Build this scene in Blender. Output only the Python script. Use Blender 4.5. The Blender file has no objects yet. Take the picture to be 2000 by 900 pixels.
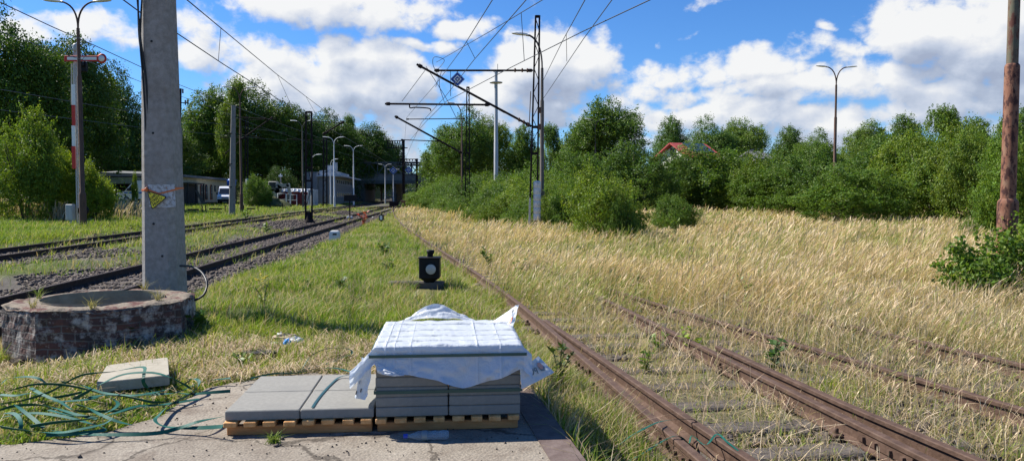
SKY_STR=.064; CLOUD_STR=.53; SUN_STR=5.0; EXPO=0.85
import bpy, math, random
import numpy as np
from mathutils import Vector, Matrix
random.seed(11)
C = bpy.context.scene.collection
PI = math.pi
F = 1480.0
TH = math.atan(70/1480)
CAMZ = 1.6
def ray(px, py):
    dx = (px-1000)/F; dy = (450-py)/F
    return Vector((dx, math.cos(TH)+dy*math.sin(TH), -math.sin(TH)+dy*math.cos(TH)))
def at(px, py, Y):
    d = ray(px, py); t = Y/d.y
    return Vector((d.x*t, Y, CAMZ+d.z*t))
def gnd(px, py, z=0.0):
    d = ray(px, py); t = (z-CAMZ)/d.z
    return Vector((d.x*t, d.y*t, z))
def X_at(px, Y): return (px-1000)/F*Y
# ------------------------------------------------------------------ mesh building
class MB:
    def __init__(s): s.v=[]; s.f=[]; s.m=[]; s.s=[]
    def add(s, vs, fs, smooth=False, mat=0):
        o=len(s.v); s.v += [tuple(v) for v in vs]
        for f in fs: s.f.append(tuple(i+o for i in f)); s.m.append(mat); s.s.append(smooth)
        return s
    def box(s, c, size, rot=None, mat=0, bev=0.0):
        c=Vector(c); hx,hy,hz=[q/2 for q in size]
        if bev<=0:
            P=[Vector((x,y,z)) for z in (-hz,hz) for x,y in ((-hx,-hy),(hx,-hy),(hx,hy),(-hx,hy))]
            fs=[(3,2,1,0),(4,5,6,7),(0,1,5,4),(1,2,6,5),(2,3,7,6),(3,0,4,7)]
        else:
            b=min(bev,hx*.9,hy*.9,hz*.9); P=[]
            for z,i in ((-hz,b),(-hz+b,0),(hz-b,0),(hz,b)):
                X=hx-i; Y=hy-i
                P+=[Vector((x,y,z)) for x,y in ((-X+b,-Y),(X-b,-Y),(X,-Y+b),(X,Y-b),(X-b,Y),(-X+b,Y),(-X,Y-b),(-X,-Y+b))]
            fs=[tuple(range(7,-1,-1)),tuple(range(24,32))]
            for k in range(3):
                for j in range(8):
                    a=k*8+j; d=k*8+(j+1)%8; fs.append((a,d,d+8,a+8))
        if rot is not None: P=[rot@p for p in P]
        return s.add([c+p for p in P], fs, False, mat)
    def bar(s, p0, p1, w, h=None, mat=0):
        p0=Vector(p0); p1=Vector(p1); h=h or w; t=(p1-p0)
        L=t.length
        if L<1e-6: return s
        t/=L; up=Vector((0,0,1)) if abs(t.z)<.95 else Vector((0,1,0))
        a=t.cross(up).normalized(); b=a.cross(t).normalized()
        P=[]
        for q in (p0,p1):
            P+=[q-a*w/2-b*h/2, q+a*w/2-b*h/2, q+a*w/2+b*h/2, q-a*w/2+b*h/2]
        return s.add(P,[(3,2,1,0),(4,5,6,7),(0,1,5,4),(1,2,6,5),(2,3,7,6),(3,0,4,7)],False,mat)
    def tube(s, pts, r, n=8, mat=0, caps=True, smooth=True):
        pts=[Vector(p) for p in pts]; m=len(pts)
        R=r if hasattr(r,'__len__') else [r]*m
        prev=None; P=[]
        for i,p in enumerate(pts):
            t=(pts[min(i+1,m-1)]-pts[max(i-1,0)]).normalized()
            if prev is None:
                up=Vector((0,0,1)) if abs(t.z)<.9 else Vector((1,0,0))
                a=t.cross(up).normalized()
            else:
                a=(prev-t*prev.dot(t)).normalized()
            prev=a; b=t.cross(a)
            for k in range(n):
                an=2*PI*k/n; P.append(p+(a*math.cos(an)+b*math.sin(an))*R[i])
        fs=[]
        for i in range(m-1):
            for k in range(n):
                q=(k+1)%n; fs.append((i*n+k,i*n+q,(i+1)*n+q,(i+1)*n+k))
        s.add(P,fs,smooth,mat)
        if caps:
            s.add(P[:n],[tuple(range(n-1,-1,-1))],False,mat); s.add(P[-n:],[tuple(range(n))],False,mat)
        return s
    def lathe(s, prof, c=(0,0,0), n=20, mat=0, rot=None, smooth=True):
        c=Vector(c); P=[]; m=len(prof)
        for r,z in prof:
            for k in range(n):
                an=2*PI*k/n; p=Vector((r*math.cos(an),r*math.sin(an),z))
                P.append(c+(rot@p if rot is not None else p))
        fs=[]
        for i in range(m-1):
            for k in range(n):
                q=(k+1)%n; fs.append((i*n+k,i*n+q,(i+1)*n+q,(i+1)*n+k))
        s.add(P,fs,smooth,mat)
        s.add(P[:n],[tuple(range(n-1,-1,-1))],False,mat); s.add(P[-n:],[tuple(range(n))],False,mat)
        return s
    def prism(s, poly, d, mat=0):
        """poly: list of 3D points (ccw seen from the tip of d), extruded by vector d"""
        d=Vector(d); A=[Vector(p) for p in poly]; n=len(A)
        fs=[tuple(range(n-1,-1,-1)),tuple(range(n,2*n))]+[(k,(k+1)%n,n+(k+1)%n,n+k) for k in range(n)]
        return s.add(A+[p+d for p in A],fs,False,mat)
    def build(s, name, mats, parent=None, loc=None):
        me=bpy.data.meshes.new(name)
        off=Vector((0,0,0))
        if parent is not None:
            r=parent
            while r.parent is not None: r=r.parent
            off=Vector(r.location)
        elif loc is not None: off=Vector(loc)
        me.from_pydata([(v[0]-off.x,v[1]-off.y,v[2]-off.z) for v in s.v],[],s.f)
        if not isinstance(mats,(list,tuple)): mats=[mats]
        for m in mats: me.materials.append(m)
        me.polygons.foreach_set('material_index',s.m); me.polygons.foreach_set('use_smooth',s.s)
        me.update()
        o=bpy.data.objects.new(name,me); C.objects.link(o)
        if parent is not None: o.parent=parent
        elif loc is not None: o.location=off
        return o
def tag(o,label=None,cat=None,group=None,kind=None):
    if label: o['label']=label
    if cat: o['category']=cat
    if group: o['group']=group
    if kind: o['kind']=kind
    return o
def thing(name,label,cat,loc=(0,0,0),group=None):
    o=bpy.data.objects.new(name,None); o.empty_display_size=.2; C.objects.link(o); o.location=loc
    return tag(o,label,cat,group)
def dup(root, loc=None, rotz=None, scale=None, label=None, group=None):
    def rec(o,par):
        c=o.copy(); C.objects.link(c)
        if par is not None: c.parent=par
        for ch in list(kids.get(o,[])): rec(ch,c)
        return c
    kids={}
    for ch in root.children_recursive: kids.setdefault(ch.parent,[]).append(ch)
    c=rec(root,None)
    if loc is not None: c.location=loc
    if rotz is not None: c.rotation_euler=(0,0,rotz)
    if scale is not None: c.scale=scale if hasattr(scale,'__len__') else (scale,)*3
    if label: c['label']=label
    if group: c['group']=group
    return c
def fast_mesh(name, V, Q, mat, col=None, kind=None, parent=None, loc=None, smooth=False):
    me=bpy.data.meshes.new(name)
    V=np.ascontiguousarray(V,dtype=np.float32); Q=np.ascontiguousarray(Q,dtype=np.int32)
    n=len(V); m,k=Q.shape
    me.vertices.add(n); me.vertices.foreach_set('co',V.ravel())
    me.loops.add(m*k); me.loops.foreach_set('vertex_index',Q.ravel())
    me.polygons.add(m); me.polygons.foreach_set('loop_start',np.arange(0,m*k,k,dtype=np.int32))
    if smooth: me.polygons.foreach_set('use_smooth',np.ones(m,dtype=bool))
    me.update(calc_edges=True)
    if col is not None:
        a=me.color_attributes.new('Col','FLOAT_COLOR','POINT')
        c4=np.ones((n,4),dtype=np.float32); c4[:,:3]=col
        a.data.foreach_set('color',c4.ravel())
    me.materials.append(mat)
    o=bpy.data.objects.new(name,me); C.objects.link(o)
    if parent is not None: o.parent=parent
    if loc is not None: o.location=loc
    if kind: o['kind']=kind
    return o
def catmull(pts, n=8):
    P=[Vector(p) for p in pts]; out=[]
    for i in range(len(P)-1):
        p0=P[max(i-1,0)];p1=P[i];p2=P[i+1];p3=P[min(i+2,len(P)-1)]
        for k in range(n):
            t=k/n; out.append(.5*((2*p1)+(p2-p0)*t+(2*p0-5*p1+4*p2-p3)*t*t+(3*p1-p0-3*p2+p3)*t**3))
    out.append(P[-1]); return out
def vnoise(x, y, seed=0):
    """smooth value noise for numpy arrays"""
    x=np.asarray(x,dtype=np.float64); y=np.asarray(y,dtype=np.float64)
    xi=np.floor(x).astype(np.int64); yi=np.floor(y).astype(np.int64); fx=x-xi; fy=y-yi
    fx=fx*fx*(3-2*fx); fy=fy*fy*(3-2*fy)
    def h(a,b):
        n=(a*374761393+b*668265263+seed*1442695041)&0x7fffffff
        n=((n^(n>>13))*1274126177)&0x7fffffff
        return ((n^(n>>16))&0xffff)/65535.0
    return (h(xi,yi)*(1-fx)+h(xi+1,yi)*fx)*(1-fy)+(h(xi,yi+1)*(1-fx)+h(xi+1,yi+1)*fx)*fy
def sstep(a,b,x):
    t=np.clip((x-a)/(b-a),0,1); return t*t*(3-2*t)

# ------------------------------------------------------------------ materials
def mat_new(name):
    m=bpy.data.materials.new(name); m.use_nodes=True; nt=m.node_tree
    for n in list(nt.nodes): nt.nodes.remove(n)
    out=nt.nodes.new('ShaderNodeOutputMaterial'); return m,nt,out
def N(nt,t,**kw):
    n=nt.nodes.new(t)
    for k,v in kw.items():
        if hasattr(n,k): setattr(n,k,v)
        else: n.inputs[k.replace('_',' ')].default_value=v
    return n
def noisy(name, stops, scale=4, rough=.8, detail=6, bump=.0, bscale=None, metal=0, spec=.3, coord='Object', stretch=(1,1,1), dist=.02, second=None):
    """procedural: noise -> colour ramp, optional bump; second=(scale, (r,g,b), lo, hi): blotches of another colour"""
    m,nt,out=mat_new(name); L=nt.links.new
    b=N(nt,'ShaderNodeBsdfPrincipled'); b.inputs['Roughness'].default_value=rough; b.inputs['Metallic'].default_value=metal
    b.inputs['Specular IOR Level'].default_value=spec
    tc=N(nt,'ShaderNodeTexCoord'); mp=N(nt,'ShaderNodeMapping'); mp.inputs['Scale'].default_value=stretch
    L(tc.outputs[coord],mp.inputs['Vector'])
    no=N(nt,'ShaderNodeTexNoise'); no.inputs['Scale'].default_value=scale; no.inputs['Detail'].default_value=detail; no.inputs['Roughness'].default_value=.65
    L(mp.outputs[0],no.inputs['Vector'])
    cr=N(nt,'ShaderNodeValToRGB'); el=cr.color_ramp.elements
    while len(el)<len(stops): el.new(.5)
    for e,(p,c) in zip(el,stops): e.position=p; e.color=(*c,1)
    L(no.outputs['Fac'],cr.inputs['Fac']); colout=cr.outputs['Color']
    if second:
        sc,c2,lo,hi=second
        n2=N(nt,'ShaderNodeTexNoise'); n2.inputs['Scale'].default_value=sc; n2.inputs['Detail'].default_value=8; n2.inputs['Roughness'].default_value=.7
        L(mp.outputs[0],n2.inputs['Vector'])
        mr=N(nt,'ShaderNodeMapRange'); mr.inputs['From Min'].default_value=lo; mr.inputs['From Max'].default_value=hi
        L(n2.outputs['Fac'],mr.inputs['Value'])
        mx=N(nt,'ShaderNodeMix',data_type='RGBA'); L(mr.outputs[0],mx.inputs[0]); L(colout,mx.inputs[6]); mx.inputs[7].default_value=(*c2,1)
        colout=mx.outputs[2]
    L(colout,b.inputs['Base Color'])
    if bump:
        nb=N(nt,'ShaderNodeTexNoise'); nb.inputs['Scale'].default_value=bscale or scale*4; nb.inputs['Detail'].default_value=8
        L(mp.outputs[0],nb.inputs['Vector'])
        bp=N(nt,'ShaderNodeBump'); bp.inputs['Strength'].default_value=bump; bp.inputs['Distance'].default_value=dist
        L(nb.outputs['Fac'],bp.inputs['Height']); L(bp.outputs[0],b.inputs['Normal'])
    L(b.outputs[0],out.inputs['Surface']); return m
def leafmat(name, tint=(1,1,1), trans=.3, rough=.55, spec=.25):
    """colour comes from the natural per-leaf / per-blade variation stored in the mesh, times a tint for species and, in the darkest, backlit shade"""
    m,nt,out=mat_new(name); L=nt.links.new
    at_=N(nt,'ShaderNodeAttribute'); at_.attribute_name='Col'
    mx=N(nt,'ShaderNodeMix',data_type='RGBA',blend_type='MULTIPLY'); mx.inputs[0].default_value=1
    L(at_.outputs['Color'],mx.inputs[6]); mx.inputs[7].default_value=(*tint,1)
    b=N(nt,'ShaderNodeBsdfPrincipled'); b.inputs['Roughness'].default_value=rough; b.inputs['Specular IOR Level'].default_value=spec
    t=N(nt,'ShaderNodeBsdfTranslucent'); ms=N(nt,'ShaderNodeMixShader'); ms.inputs[0].default_value=trans
    L(mx.outputs[2],b.inputs['Base Color'])
    m2=N(nt,'ShaderNodeMix',data_type='RGBA',blend_type='MULTIPLY'); m2.inputs[0].default_value=1
    L(mx.outputs[2],m2.inputs[6]); m2.inputs[7].default_value=(1.3,1.35,.7,1); L(m2.outputs[2],t.inputs['Color'])
    L(b.outputs[0],ms.inputs[1]); L(t.outputs[0],ms.inputs[2]); L(ms.outputs[0],out.inputs['Surface']); return m
M={}
M['rust_rail']=noisy('rusty_rail_steel',[(.25,(.048,.027,.018)),(.55,(.095,.056,.038)),(.8,(.15,.10,.074))],9,.75,bump=.3,metal=0,spec=.3,stretch=(1,1,1))
M['dark_rail']=noisy('dark_rail_steel',[(.3,(.022,.015,.012)),(.7,(.055,.037,.03))],8,.7,bump=.2,spec=.2)
M['sleeper']=noisy('weathered_sleeper_wood',[(.25,(.05,.042,.036)),(.6,(.13,.11,.095)),(.85,(.2,.175,.15))],3,.9,bump=.6,bscale=30,stretch=(1,6,1))
M['dark_sleeper']=noisy('dark_sleeper_wood',[(.3,(.04,.032,.028)),(.7,(.11,.09,.078))],3,.9,bump=.5,bscale=20)
M['stone']=noisy('ballast_stone',[(.3,(.055,.043,.036)),(.55,(.10,.081,.069)),(.8,(.18,.15,.13))],2.5,.9,detail=3)
M['concrete_pole']=noisy('pole_concrete',[(.3,(.20,.185,.165)),(.55,(.29,.27,.245)),(.8,(.37,.35,.32))],14,.9,bump=.5,bscale=60,dist=.01,second=(1.2,(.2,.165,.13),.5,.75))
M['far_concrete']=noisy('far_pole_concrete',[(.3,(.17,.155,.14)),(.7,(.26,.24,.22))],5,.9,bump=.2)
M['slab']=noisy('paving_slab_concrete',[(.3,(.20,.193,.173)),(.6,(.245,.237,.212)),(.8,(.285,.277,.25))],30,.85,bump=.25,bscale=180,dist=.004,second=(2.2,(.195,.19,.175),.50,.70))
M['old_slab']=noisy('old_slab_concrete',[(.3,(.30,.27,.21)),(.7,(.39,.355,.285))],12,.9,bump=.4,bscale=70,dist=.005,second=(5,(.24,.21,.155),.55,.7))
M['pallet']=noisy('pallet_wood',[(.25,(.42,.19,.06)),(.5,(.60,.30,.11)),(.8,(.72,.43,.2))],5,.75,bump=.2,bscale=30,stretch=(6,1,6))
M['pallet_dark']=noisy('pallet_stringer_wood',[(.25,(.34,.14,.045)),(.6,(.50,.23,.085)),(.85,(.58,.31,.14))],5,.8,bump=.2,bscale=30,stretch=(1,6,6))
M['strap']=noisy('green_strap_plastic',[(.3,(.006,.07,.052)),(.7,(.01,.105,.08))],6,.6,spec=.2)
M['strap_dark']=noisy('dark_green_strap_plastic',[(.3,(.008,.055,.05)),(.7,(.012,.08,.07))],6,.3,spec=.5)
M['black']=noisy('black_paint',[(.3,(.006,.006,.007)),(.7,(.013,.013,.014))],6,.6,spec=.2,bump=.1)
M['lens']=noisy('milk_glass',[(.3,(.32,.32,.31)),(.7,(.42,.42,.41))],20,.35,spec=.6)
M['white_paint']=noisy('white_paint',[(.3,(.68,.68,.66)),(.7,(.8,.8,.78))],6,.55)
M['old_white']=noisy('weathered_white_paint',[(.3,(.42,.43,.44)),(.7,(.56,.57,.58))],12,.8,bump=.2,second=(24,(.26,.245,.225),.46,.58))
M['red_paint']=noisy('red_paint',[(.3,(.45,.03,.02)),(.7,(.55,.05,.035))],6,.5)
M['lamp_white']=noisy('lamp_housing',[(.3,(.6,.61,.6)),(.7,(.72,.73,.72))],4,.4,spec=.5)
M['lamp_glass']=noisy('lamp_bowl',[(.3,(.45,.46,.46)),(.7,(.55,.56,.56))],4,.25,spec=.6)
M['galv']=noisy('galvanised_steel',[(.3,(.30,.31,.31)),(.7,(.42,.43,.43))],8,.5,spec=.5,stretch=(1,1,.2))
M['pale_post']=noisy('pale_painted_steel',[(.3,(.55,.56,.56)),(.7,(.7,.71,.71))],6,.5,stretch=(1,1,.2))
M['rust_pole']=noisy('rusty_painted_pole',[(.3,(.15,.055,.033)),(.5,(.21,.095,.058)),(.7,(.22,.135,.088))],7,.8,bump=.4,bscale=40,dist=.006,stretch=(1,1,.4),second=(15,(.05,.019,.016),.49,.56))
M['rust_pole_green']=noisy('flaking_green_pole',[(.3,(.08,.10,.07)),(.5,(.13,.11,.075)),(.7,(.18,.085,.05))],6,.8,bump=.4,bscale=40,dist=.006,stretch=(1,1,.35),second=(9,(.09,.035,.025),.5,.58))
M['brown_post']=noisy('rusty_lamp_post',[(.3,(.06,.036,.028)),(.6,(.12,.07,.05)),(.85,(.17,.115,.09))],5,.8,stretch=(1,1,.25))
M['grey_post']=noisy('weathered_lamp_post',[(.3,(.085,.07,.06)),(.7,(.16,.14,.12))],5,.8,stretch=(1,1,.25))
M['mast']=noisy('mast_steel',[(.3,(.012,.010,.011)),(.7,(.032,.023,.022))],5,.85,spec=.1)
M['wire']=noisy('overhead_wire',[(.3,(.03,.035,.04)),(.7,(.05,.055,.06))],3,.5)
M['sign_blue']=noisy('sign_blue',[(.3,(.015,.06,.30)),(.7,(.02,.08,.36))],8,.5)
M['sign_yellow']=noisy('sign_yellow',[(.3,(.66,.55,.03)),(.7,(.78,.66,.05))],10,.55)
M['ink']=noisy('black_ink',[(.3,(.012,.012,.012)),(.7,(.02,.02,.02))],5,.6)
M['orange_tape']=noisy('orange_tape',[(.3,(.5,.12,.03)),(.7,(.62,.17,.05))],10,.45)
M['cable']=noisy('black_cable',[(.3,(.01,.01,.011)),(.7,(.02,.02,.021))],5,.45)
M['plaster']=noisy('old_plaster',[(.3,(.5,.43,.29)),(.6,(.6,.53,.38)),(.8,(.66,.59,.45))],1.2,.9,bump=.2,second=(2.5,(.3,.25,.19),.55,.68))
M['brickred']=noisy('brick_red',[(.3,(.2,.06,.035)),(.7,(.3,.1,.06))],9,.9)
M['roof_felt']=noisy('roof_felt',[(.3,(.13,.13,.135)),(.7,(.2,.2,.205))],2,.85)
M['dark_wood']=noisy('dark_timber',[(.3,(.035,.03,.026)),(.7,(.07,.06,.05))],3,.9)
M['green_board']=noisy('greenish_board',[(.3,(.10,.14,.105)),(.7,(.14,.18,.14))],3,.85)
M['glass']=noisy('dark_window_glass',[(.3,(.02,.024,.028)),(.7,(.035,.04,.046))],2,.12,spec=.6)
M['van_white']=noisy('white_van_paint',[(.3,(.7,.71,.73)),(.7,(.78,.79,.8))],2,.25,spec=.5)
M['van_stripe']=noisy('blue_vinyl',[(.3,(.03,.13,.5)),(.7,(.04,.16,.55))],3,.35)
M['rubber']=noisy('rubber',[(.3,(.018,.018,.018)),(.7,(.03,.03,.03))],8,.85)
M['grey_panel']=noisy('grey_facade_panel',[(.3,(.16,.165,.175)),(.6,(.21,.215,.225)),(.8,(.26,.265,.275))],1.1,.8,bump=.1)
M['light_panel']=noisy('pale_facade_panel',[(.3,(.34,.37,.41)),(.7,(.42,.45,.49))],1.5,.7)
M['maroon']=noisy('maroon_sheet_steel',[(.3,(.14,.02,.024)),(.7,(.2,.032,.036))],3,.6)
M['sheet_white']=noisy('white_tarpaulin',[(.3,(.62,.62,.62)),(.7,(.75,.75,.75))],4,.5,bump=.4)
M['red_roof']=noisy('red_roof_tile',[(.3,(.30,.05,.045)),(.7,(.40,.08,.07))],5,.7)
M['solar']=noisy('solar_panel',[(.3,(.025,.035,.07)),(.7,(.035,.05,.09))],3,.25,spec=.6)
M['house_white']=noisy('house_render',[(.3,(.6,.58,.54)),(.7,(.7,.68,.64))],3,.8)
M['steel_dark']=noisy('bridge_steel',[(.3,(.085,.09,.085)),(.7,(.15,.155,.145))],2,.75)
M['bridge_conc']=noisy('bridge_concrete',[(.3,(.15,.15,.145)),(.7,(.24,.24,.23))],2,.85)
M['abut']=noisy('abutment_stone',[(.3,(.09,.085,.08)),(.7,(.15,.145,.14))],2,.9,bump=.3)
M['bark']=noisy('bark',[(.3,(.05,.038,.028)),(.7,(.11,.085,.065))],5,.9,bump=.5,stretch=(1,1,.25))
M['excav']=noisy('excavator_paint',[(.3,(.28,.27,.23)),(.7,(.36,.35,.30))],4,.5)
M['earth']=noisy('heap_earth',[(.3,(.045,.045,.018)),(.55,(.07,.085,.028)),(.8,(.13,.10,.06))],3,.95,bump=.7,bscale=8,dist=.15)
M['bag']=noisy('plastic_rubbish',[(.3,(.6,.6,.56)),(.7,(.75,.75,.72))],12,.4,bump=.5)
M['tan_bag']=noisy('tan_rubbish',[(.3,(.42,.3,.18)),(.7,(.55,.42,.28))],12,.6,bump=.5)
M['blue_bag']=noisy('blue_rubbish',[(.3,(.03,.22,.6)),(.7,(.05,.3,.7))],12,.4)
M['cap_blue']=noisy('blue_cap',[(.3,(.02,.05,.35)),(.7,(.03,.07,.42))],9,.35)
M['logo_orange']=noisy('logo_orange',[(.3,(.6,.12,.05)),(.7,(.66,.15,.07))],9,.4)
M['logo_blue']=noisy('logo_blue',[(.3,(.16,.28,.42)),(.7,(.2,.33,.48))],9,.4)
M['pale_ink']=noisy('ink_seen_through_film',[(.3,(.14,.19,.22)),(.7,(.18,.23,.26))],9,.4)
M['pale_orange']=noisy('orange_seen_through_film',[(.3,(.62,.30,.22)),(.7,(.66,.34,.26))],9,.4)
M['white_sleeve']=noisy('white_concrete_sleeve',[(.3,(.5,.5,.49)),(.7,(.64,.64,.63))],6,.8,second=(9,(.28,.27,.25),.57,.68))
M['leaf']=leafmat('leaf_green',(1.25,1.2,1.0),.36); M['leaf_backlit']=leafmat('leaf_backlit_green',(.72,.75,.65),.2)  # darker second tint carries the backlit shade of the left wood in its colour
M['leaf_light']=leafmat('leaf_light_green',(1.8,1.6,1.0),.38); M['leaf_yellow']=leafmat('leaf_yellow_green',(2.7,1.95,.8),.4)
M['leaf_birch']=leafmat('leaf_birch_green',(1.5,1.45,1.4),.35); M['leaf_far']=leafmat('leaf_far_green',(1.4,1.35,1.35),.35)
M['grass']=leafmat('grass_blade',(1,1,1),.32,.6,.2); M['straw']=leafmat('dry_grass_blade',(1,1,1),.22,.65,.2)
M['weed']=leafmat('weed_leaf',(1,1,1),.3,.5,.3)
# clear tinted bottle plastic
m,nt,out=mat_new('bottle_plastic'); b=N(nt,'ShaderNodeBsdfPrincipled'); b.inputs['Base Color'].default_value=(.62,.8,.95,1); b.inputs['Roughness'].default_value=.12
b.inputs['Transmission Weight'].default_value=.85; b.inputs['IOR'].default_value=1.2
no=N(nt,'ShaderNodeTexNoise'); no.inputs['Scale'].default_value=40; bp=N(nt,'ShaderNodeBump'); bp.inputs['Strength'].default_value=.2; bp.inputs['Distance'].default_value=.004
nt.links.new(no.outputs['Fac'],bp.inputs['Height']); nt.links.new(bp.outputs[0],b.inputs['Normal']); nt.links.new(b.outputs[0],out.inputs['Surface']); M['bottle']=m
# wrapping film
m,nt,out=mat_new('white_film'); L=nt.links.new
b=N(nt,'ShaderNodeBsdfPrincipled'); b.inputs['Base Color'].default_value=(.62,.66,.71,1); b.inputs['Roughness'].default_value=.38; b.inputs['Specular IOR Level'].default_value=.45
tc=N(nt,'ShaderNodeTexCoord'); no=N(nt,'ShaderNodeTexNoise'); no.inputs['Scale'].default_value=9; no.inputs['Detail'].default_value=3; no.inputs['Distortion'].default_value=1.2
vo=N(nt,'ShaderNodeTexVoronoi'); vo.inputs['Scale'].default_value=7; vo.feature='SMOOTH_F1'
L(tc.outputs['Object'],no.inputs['Vector']); L(no.outputs['Color'],vo.inputs['Vector'])
ad=N(nt,'ShaderNodeMath',operation='ADD'); L(no.outputs['Fac'],ad.inputs[0]); L(vo.outputs['Distance'],ad.inputs[1])
bp=N(nt,'ShaderNodeBump'); bp.inputs['Strength'].default_value=.22; bp.inputs['Distance'].default_value=.03; L(ad.outputs[0],bp.inputs['Height']); L(bp.outputs[0],b.inputs['Normal'])
t=N(nt,'ShaderNodeBsdfTranslucent'); t.inputs['Color'].default_value=(.78,.85,.92,1); ms=N(nt,'ShaderNodeMixShader'); ms.inputs[0].default_value=.25
L(b.outputs[0],ms.inputs[1]); L(t.outputs[0],ms.inputs[2]); L(ms.outputs[0],out.inputs['Surface']); M['film']=m
# bricks of the well (UV = metres along the wall, height)
m,nt,out=mat_new('old_brick_wall'); L=nt.links.new
uv=N(nt,'ShaderNodeUVMap'); br=N(nt,'ShaderNodeTexBrick'); br.offset=.5
nz=N(nt,'ShaderNodeTexNoise'); nz.inputs['Scale'].default_value=5; nz.inputs['Detail'].default_value=4
vm=N(nt,'ShaderNodeVectorMath',operation='SCALE'); vm.inputs['Scale'].default_value=.05; L(uv.outputs[0],nz.inputs['Vector']); L(nz.outputs['Color'],vm.inputs[0])
va=N(nt,'ShaderNodeVectorMath',operation='ADD'); L(uv.outputs[0],va.inputs[0]); L(vm.outputs[0],va.inputs[1]); L(va.outputs[0],br.inputs['Vector'])
br.inputs['Color1'].default_value=(.12,.05,.038,1); br.inputs['Color2'].default_value=(.035,.025,.024,1); br.inputs['Mortar'].default_value=(.14,.12,.105,1)
br.inputs['Scale'].default_value=1; br.inputs['Brick Width'].default_value=.26; br.inputs['Row Height'].default_value=.078; br.inputs['Mortar Size'].default_value=.009; br.inputs['Mortar Smooth'].default_value=.3; br.inputs['Bias'].default_value=-.1
n2=N(nt,'ShaderNodeTexNoise'); n2.inputs['Scale'].default_value=4.8; n2.inputs['Detail'].default_value=10; n2.inputs['Roughness'].default_value=.72; L(uv.outputs[0],n2.inputs['Vector'])
mr=N(nt,'ShaderNodeMapRange'); mr.inputs['From Min'].default_value=.49; mr.inputs['From Max'].default_value=.61; L(n2.outputs['Fac'],mr.inputs['Value'])
mx=N(nt,'ShaderNodeMix',data_type='RGBA'); mk=N(nt,'ShaderNodeMath',operation='MULTIPLY'); mk.inputs[1].default_value=.8; L(mr.outputs[0],mk.inputs[0]); L(mk.outputs[0],mx.inputs[0]); n4=N(nt,'ShaderNodeTexNoise'); n4.inputs['Scale'].default_value=2.6; n4.inputs['Detail'].default_value=8; n4.inputs['Roughness'].default_value=.7; L(uv.outputs[0],n4.inputs['Vector'])
q4=N(nt,'ShaderNodeMapRange'); q4.inputs['From Min'].default_value=.42; q4.inputs['From Max'].default_value=.58; q4.inputs['To Max'].default_value=.82; L(n4.outputs['Fac'],q4.inputs['Value'])
gm_=N(nt,'ShaderNodeMix',data_type='RGBA'); L(q4.outputs[0],gm_.inputs[0]); L(br.outputs['Color'],gm_.inputs[6]); gm_.inputs[7].default_value=(.028,.023,.021,1)
L(gm_.outputs[2],mx.inputs[6]); mx.inputs[7].default_value=(.46,.42,.37,1)
b=N(nt,'ShaderNodeBsdfPrincipled'); b.inputs['Roughness'].default_value=.9; L(mx.outputs[2],b.inputs['Base Color'])
n3=N(nt,'ShaderNodeTexNoise'); n3.inputs['Scale'].default_value=25; n3.inputs['Detail'].default_value=6; L(uv.outputs[0],n3.inputs['Vector'])
ma=N(nt,'ShaderNodeMath',operation='MULTIPLY_ADD'); ma.inputs[1].default_value=-1.2; L(br.outputs['Fac'],ma.inputs[0]); L(n3.outputs['Fac'],ma.inputs[2])
bp=N(nt,'ShaderNodeBump'); bp.inputs['Strength'].default_value=.8; bp.inputs['Distance'].default_value=.015; L(ma.outputs[0],bp.inputs['Height']); L(bp.outputs[0],b.inputs['Normal'])
L(b.outputs[0],out.inputs['Surface']); M['brick']=m
M['well_top']=noisy('mossy_mortar_cap',[(.25,(.09,.07,.05)),(.45,(.20,.165,.125)),(.65,(.30,.255,.20)),(.85,(.15,.13,.07))],6,.95,bump=.8,bscale=18,dist=.03,second=(6,(.10,.042,.034),.50,.58))
M['well_in']=noisy('well_lining',[(.3,(.2,.17,.125)),(.7,(.34,.3,.22))],5,.9,bump=.4)
# concrete apron
m,nt,out=mat_new('weathered_apron_concrete'); L=nt.links.new
tc=N(nt,'ShaderNodeTexCoord')
def nn(sc,de=6,ro=.65):
    n=N(nt,'ShaderNodeTexNoise'); n.inputs['Scale'].default_value=sc; n.inputs['Detail'].default_value=de; n.inputs['Roughness'].default_value=ro; L(tc.outputs['Object'],n.inputs['Vector']); return n
a=nn(1.1,8,.7); cr=N(nt,'ShaderNodeValToRGB'); el=cr.color_ramp.elements; el.new(.5)
for e,(p,c) in zip(el,[(.3,(.17,.14,.112)),(.52,(.27,.235,.19)),(.72,(.36,.32,.265))]): e.position=p; e.color=(*c,1)
L(a.outputs['Fac'],cr.inputs['Fac'])
vo=N(nt,'ShaderNodeTexVoronoi'); vo.inputs['Scale'].default_value=55; L(tc.outputs['Object'],vo.inputs['Vector'])
mr=N(nt,'ShaderNodeMapRange'); mr.inputs['From Min'].default_value=.05; mr.inputs['From Max'].default_value=.35; mr.inputs['To Min'].default_value=.62; mr.inputs['To Max'].default_value=1.08; L(vo.outputs['Distance'],mr.inputs['Value'])
mx=N(nt,'ShaderNodeMix',data_type='RGBA',blend_type='MULTIPLY'); mx.inputs[0].default_value=.55; L(cr.outputs['Color'],mx.inputs[6]); L(mr.outputs[0],mx.inputs[7])
f=nn(45,5); mr2=N(nt,'ShaderNodeMapRange'); mr2.inputs['From Min'].default_value=.35; mr2.inputs['From Max'].default_value=.7; mr2.inputs['To Min'].default_value=.72; mr2.inputs['To Max'].default_value=1.15; L(f.outputs['Fac'],mr2.inputs['Value'])
mx2=N(nt,'ShaderNodeMix',data_type='RGBA',blend_type='MULTIPLY'); mx2.inputs[0].default_value=1; L(mx.outputs[2],mx2.inputs[6]); L(mr2.outputs[0],mx2.inputs[7])
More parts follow.
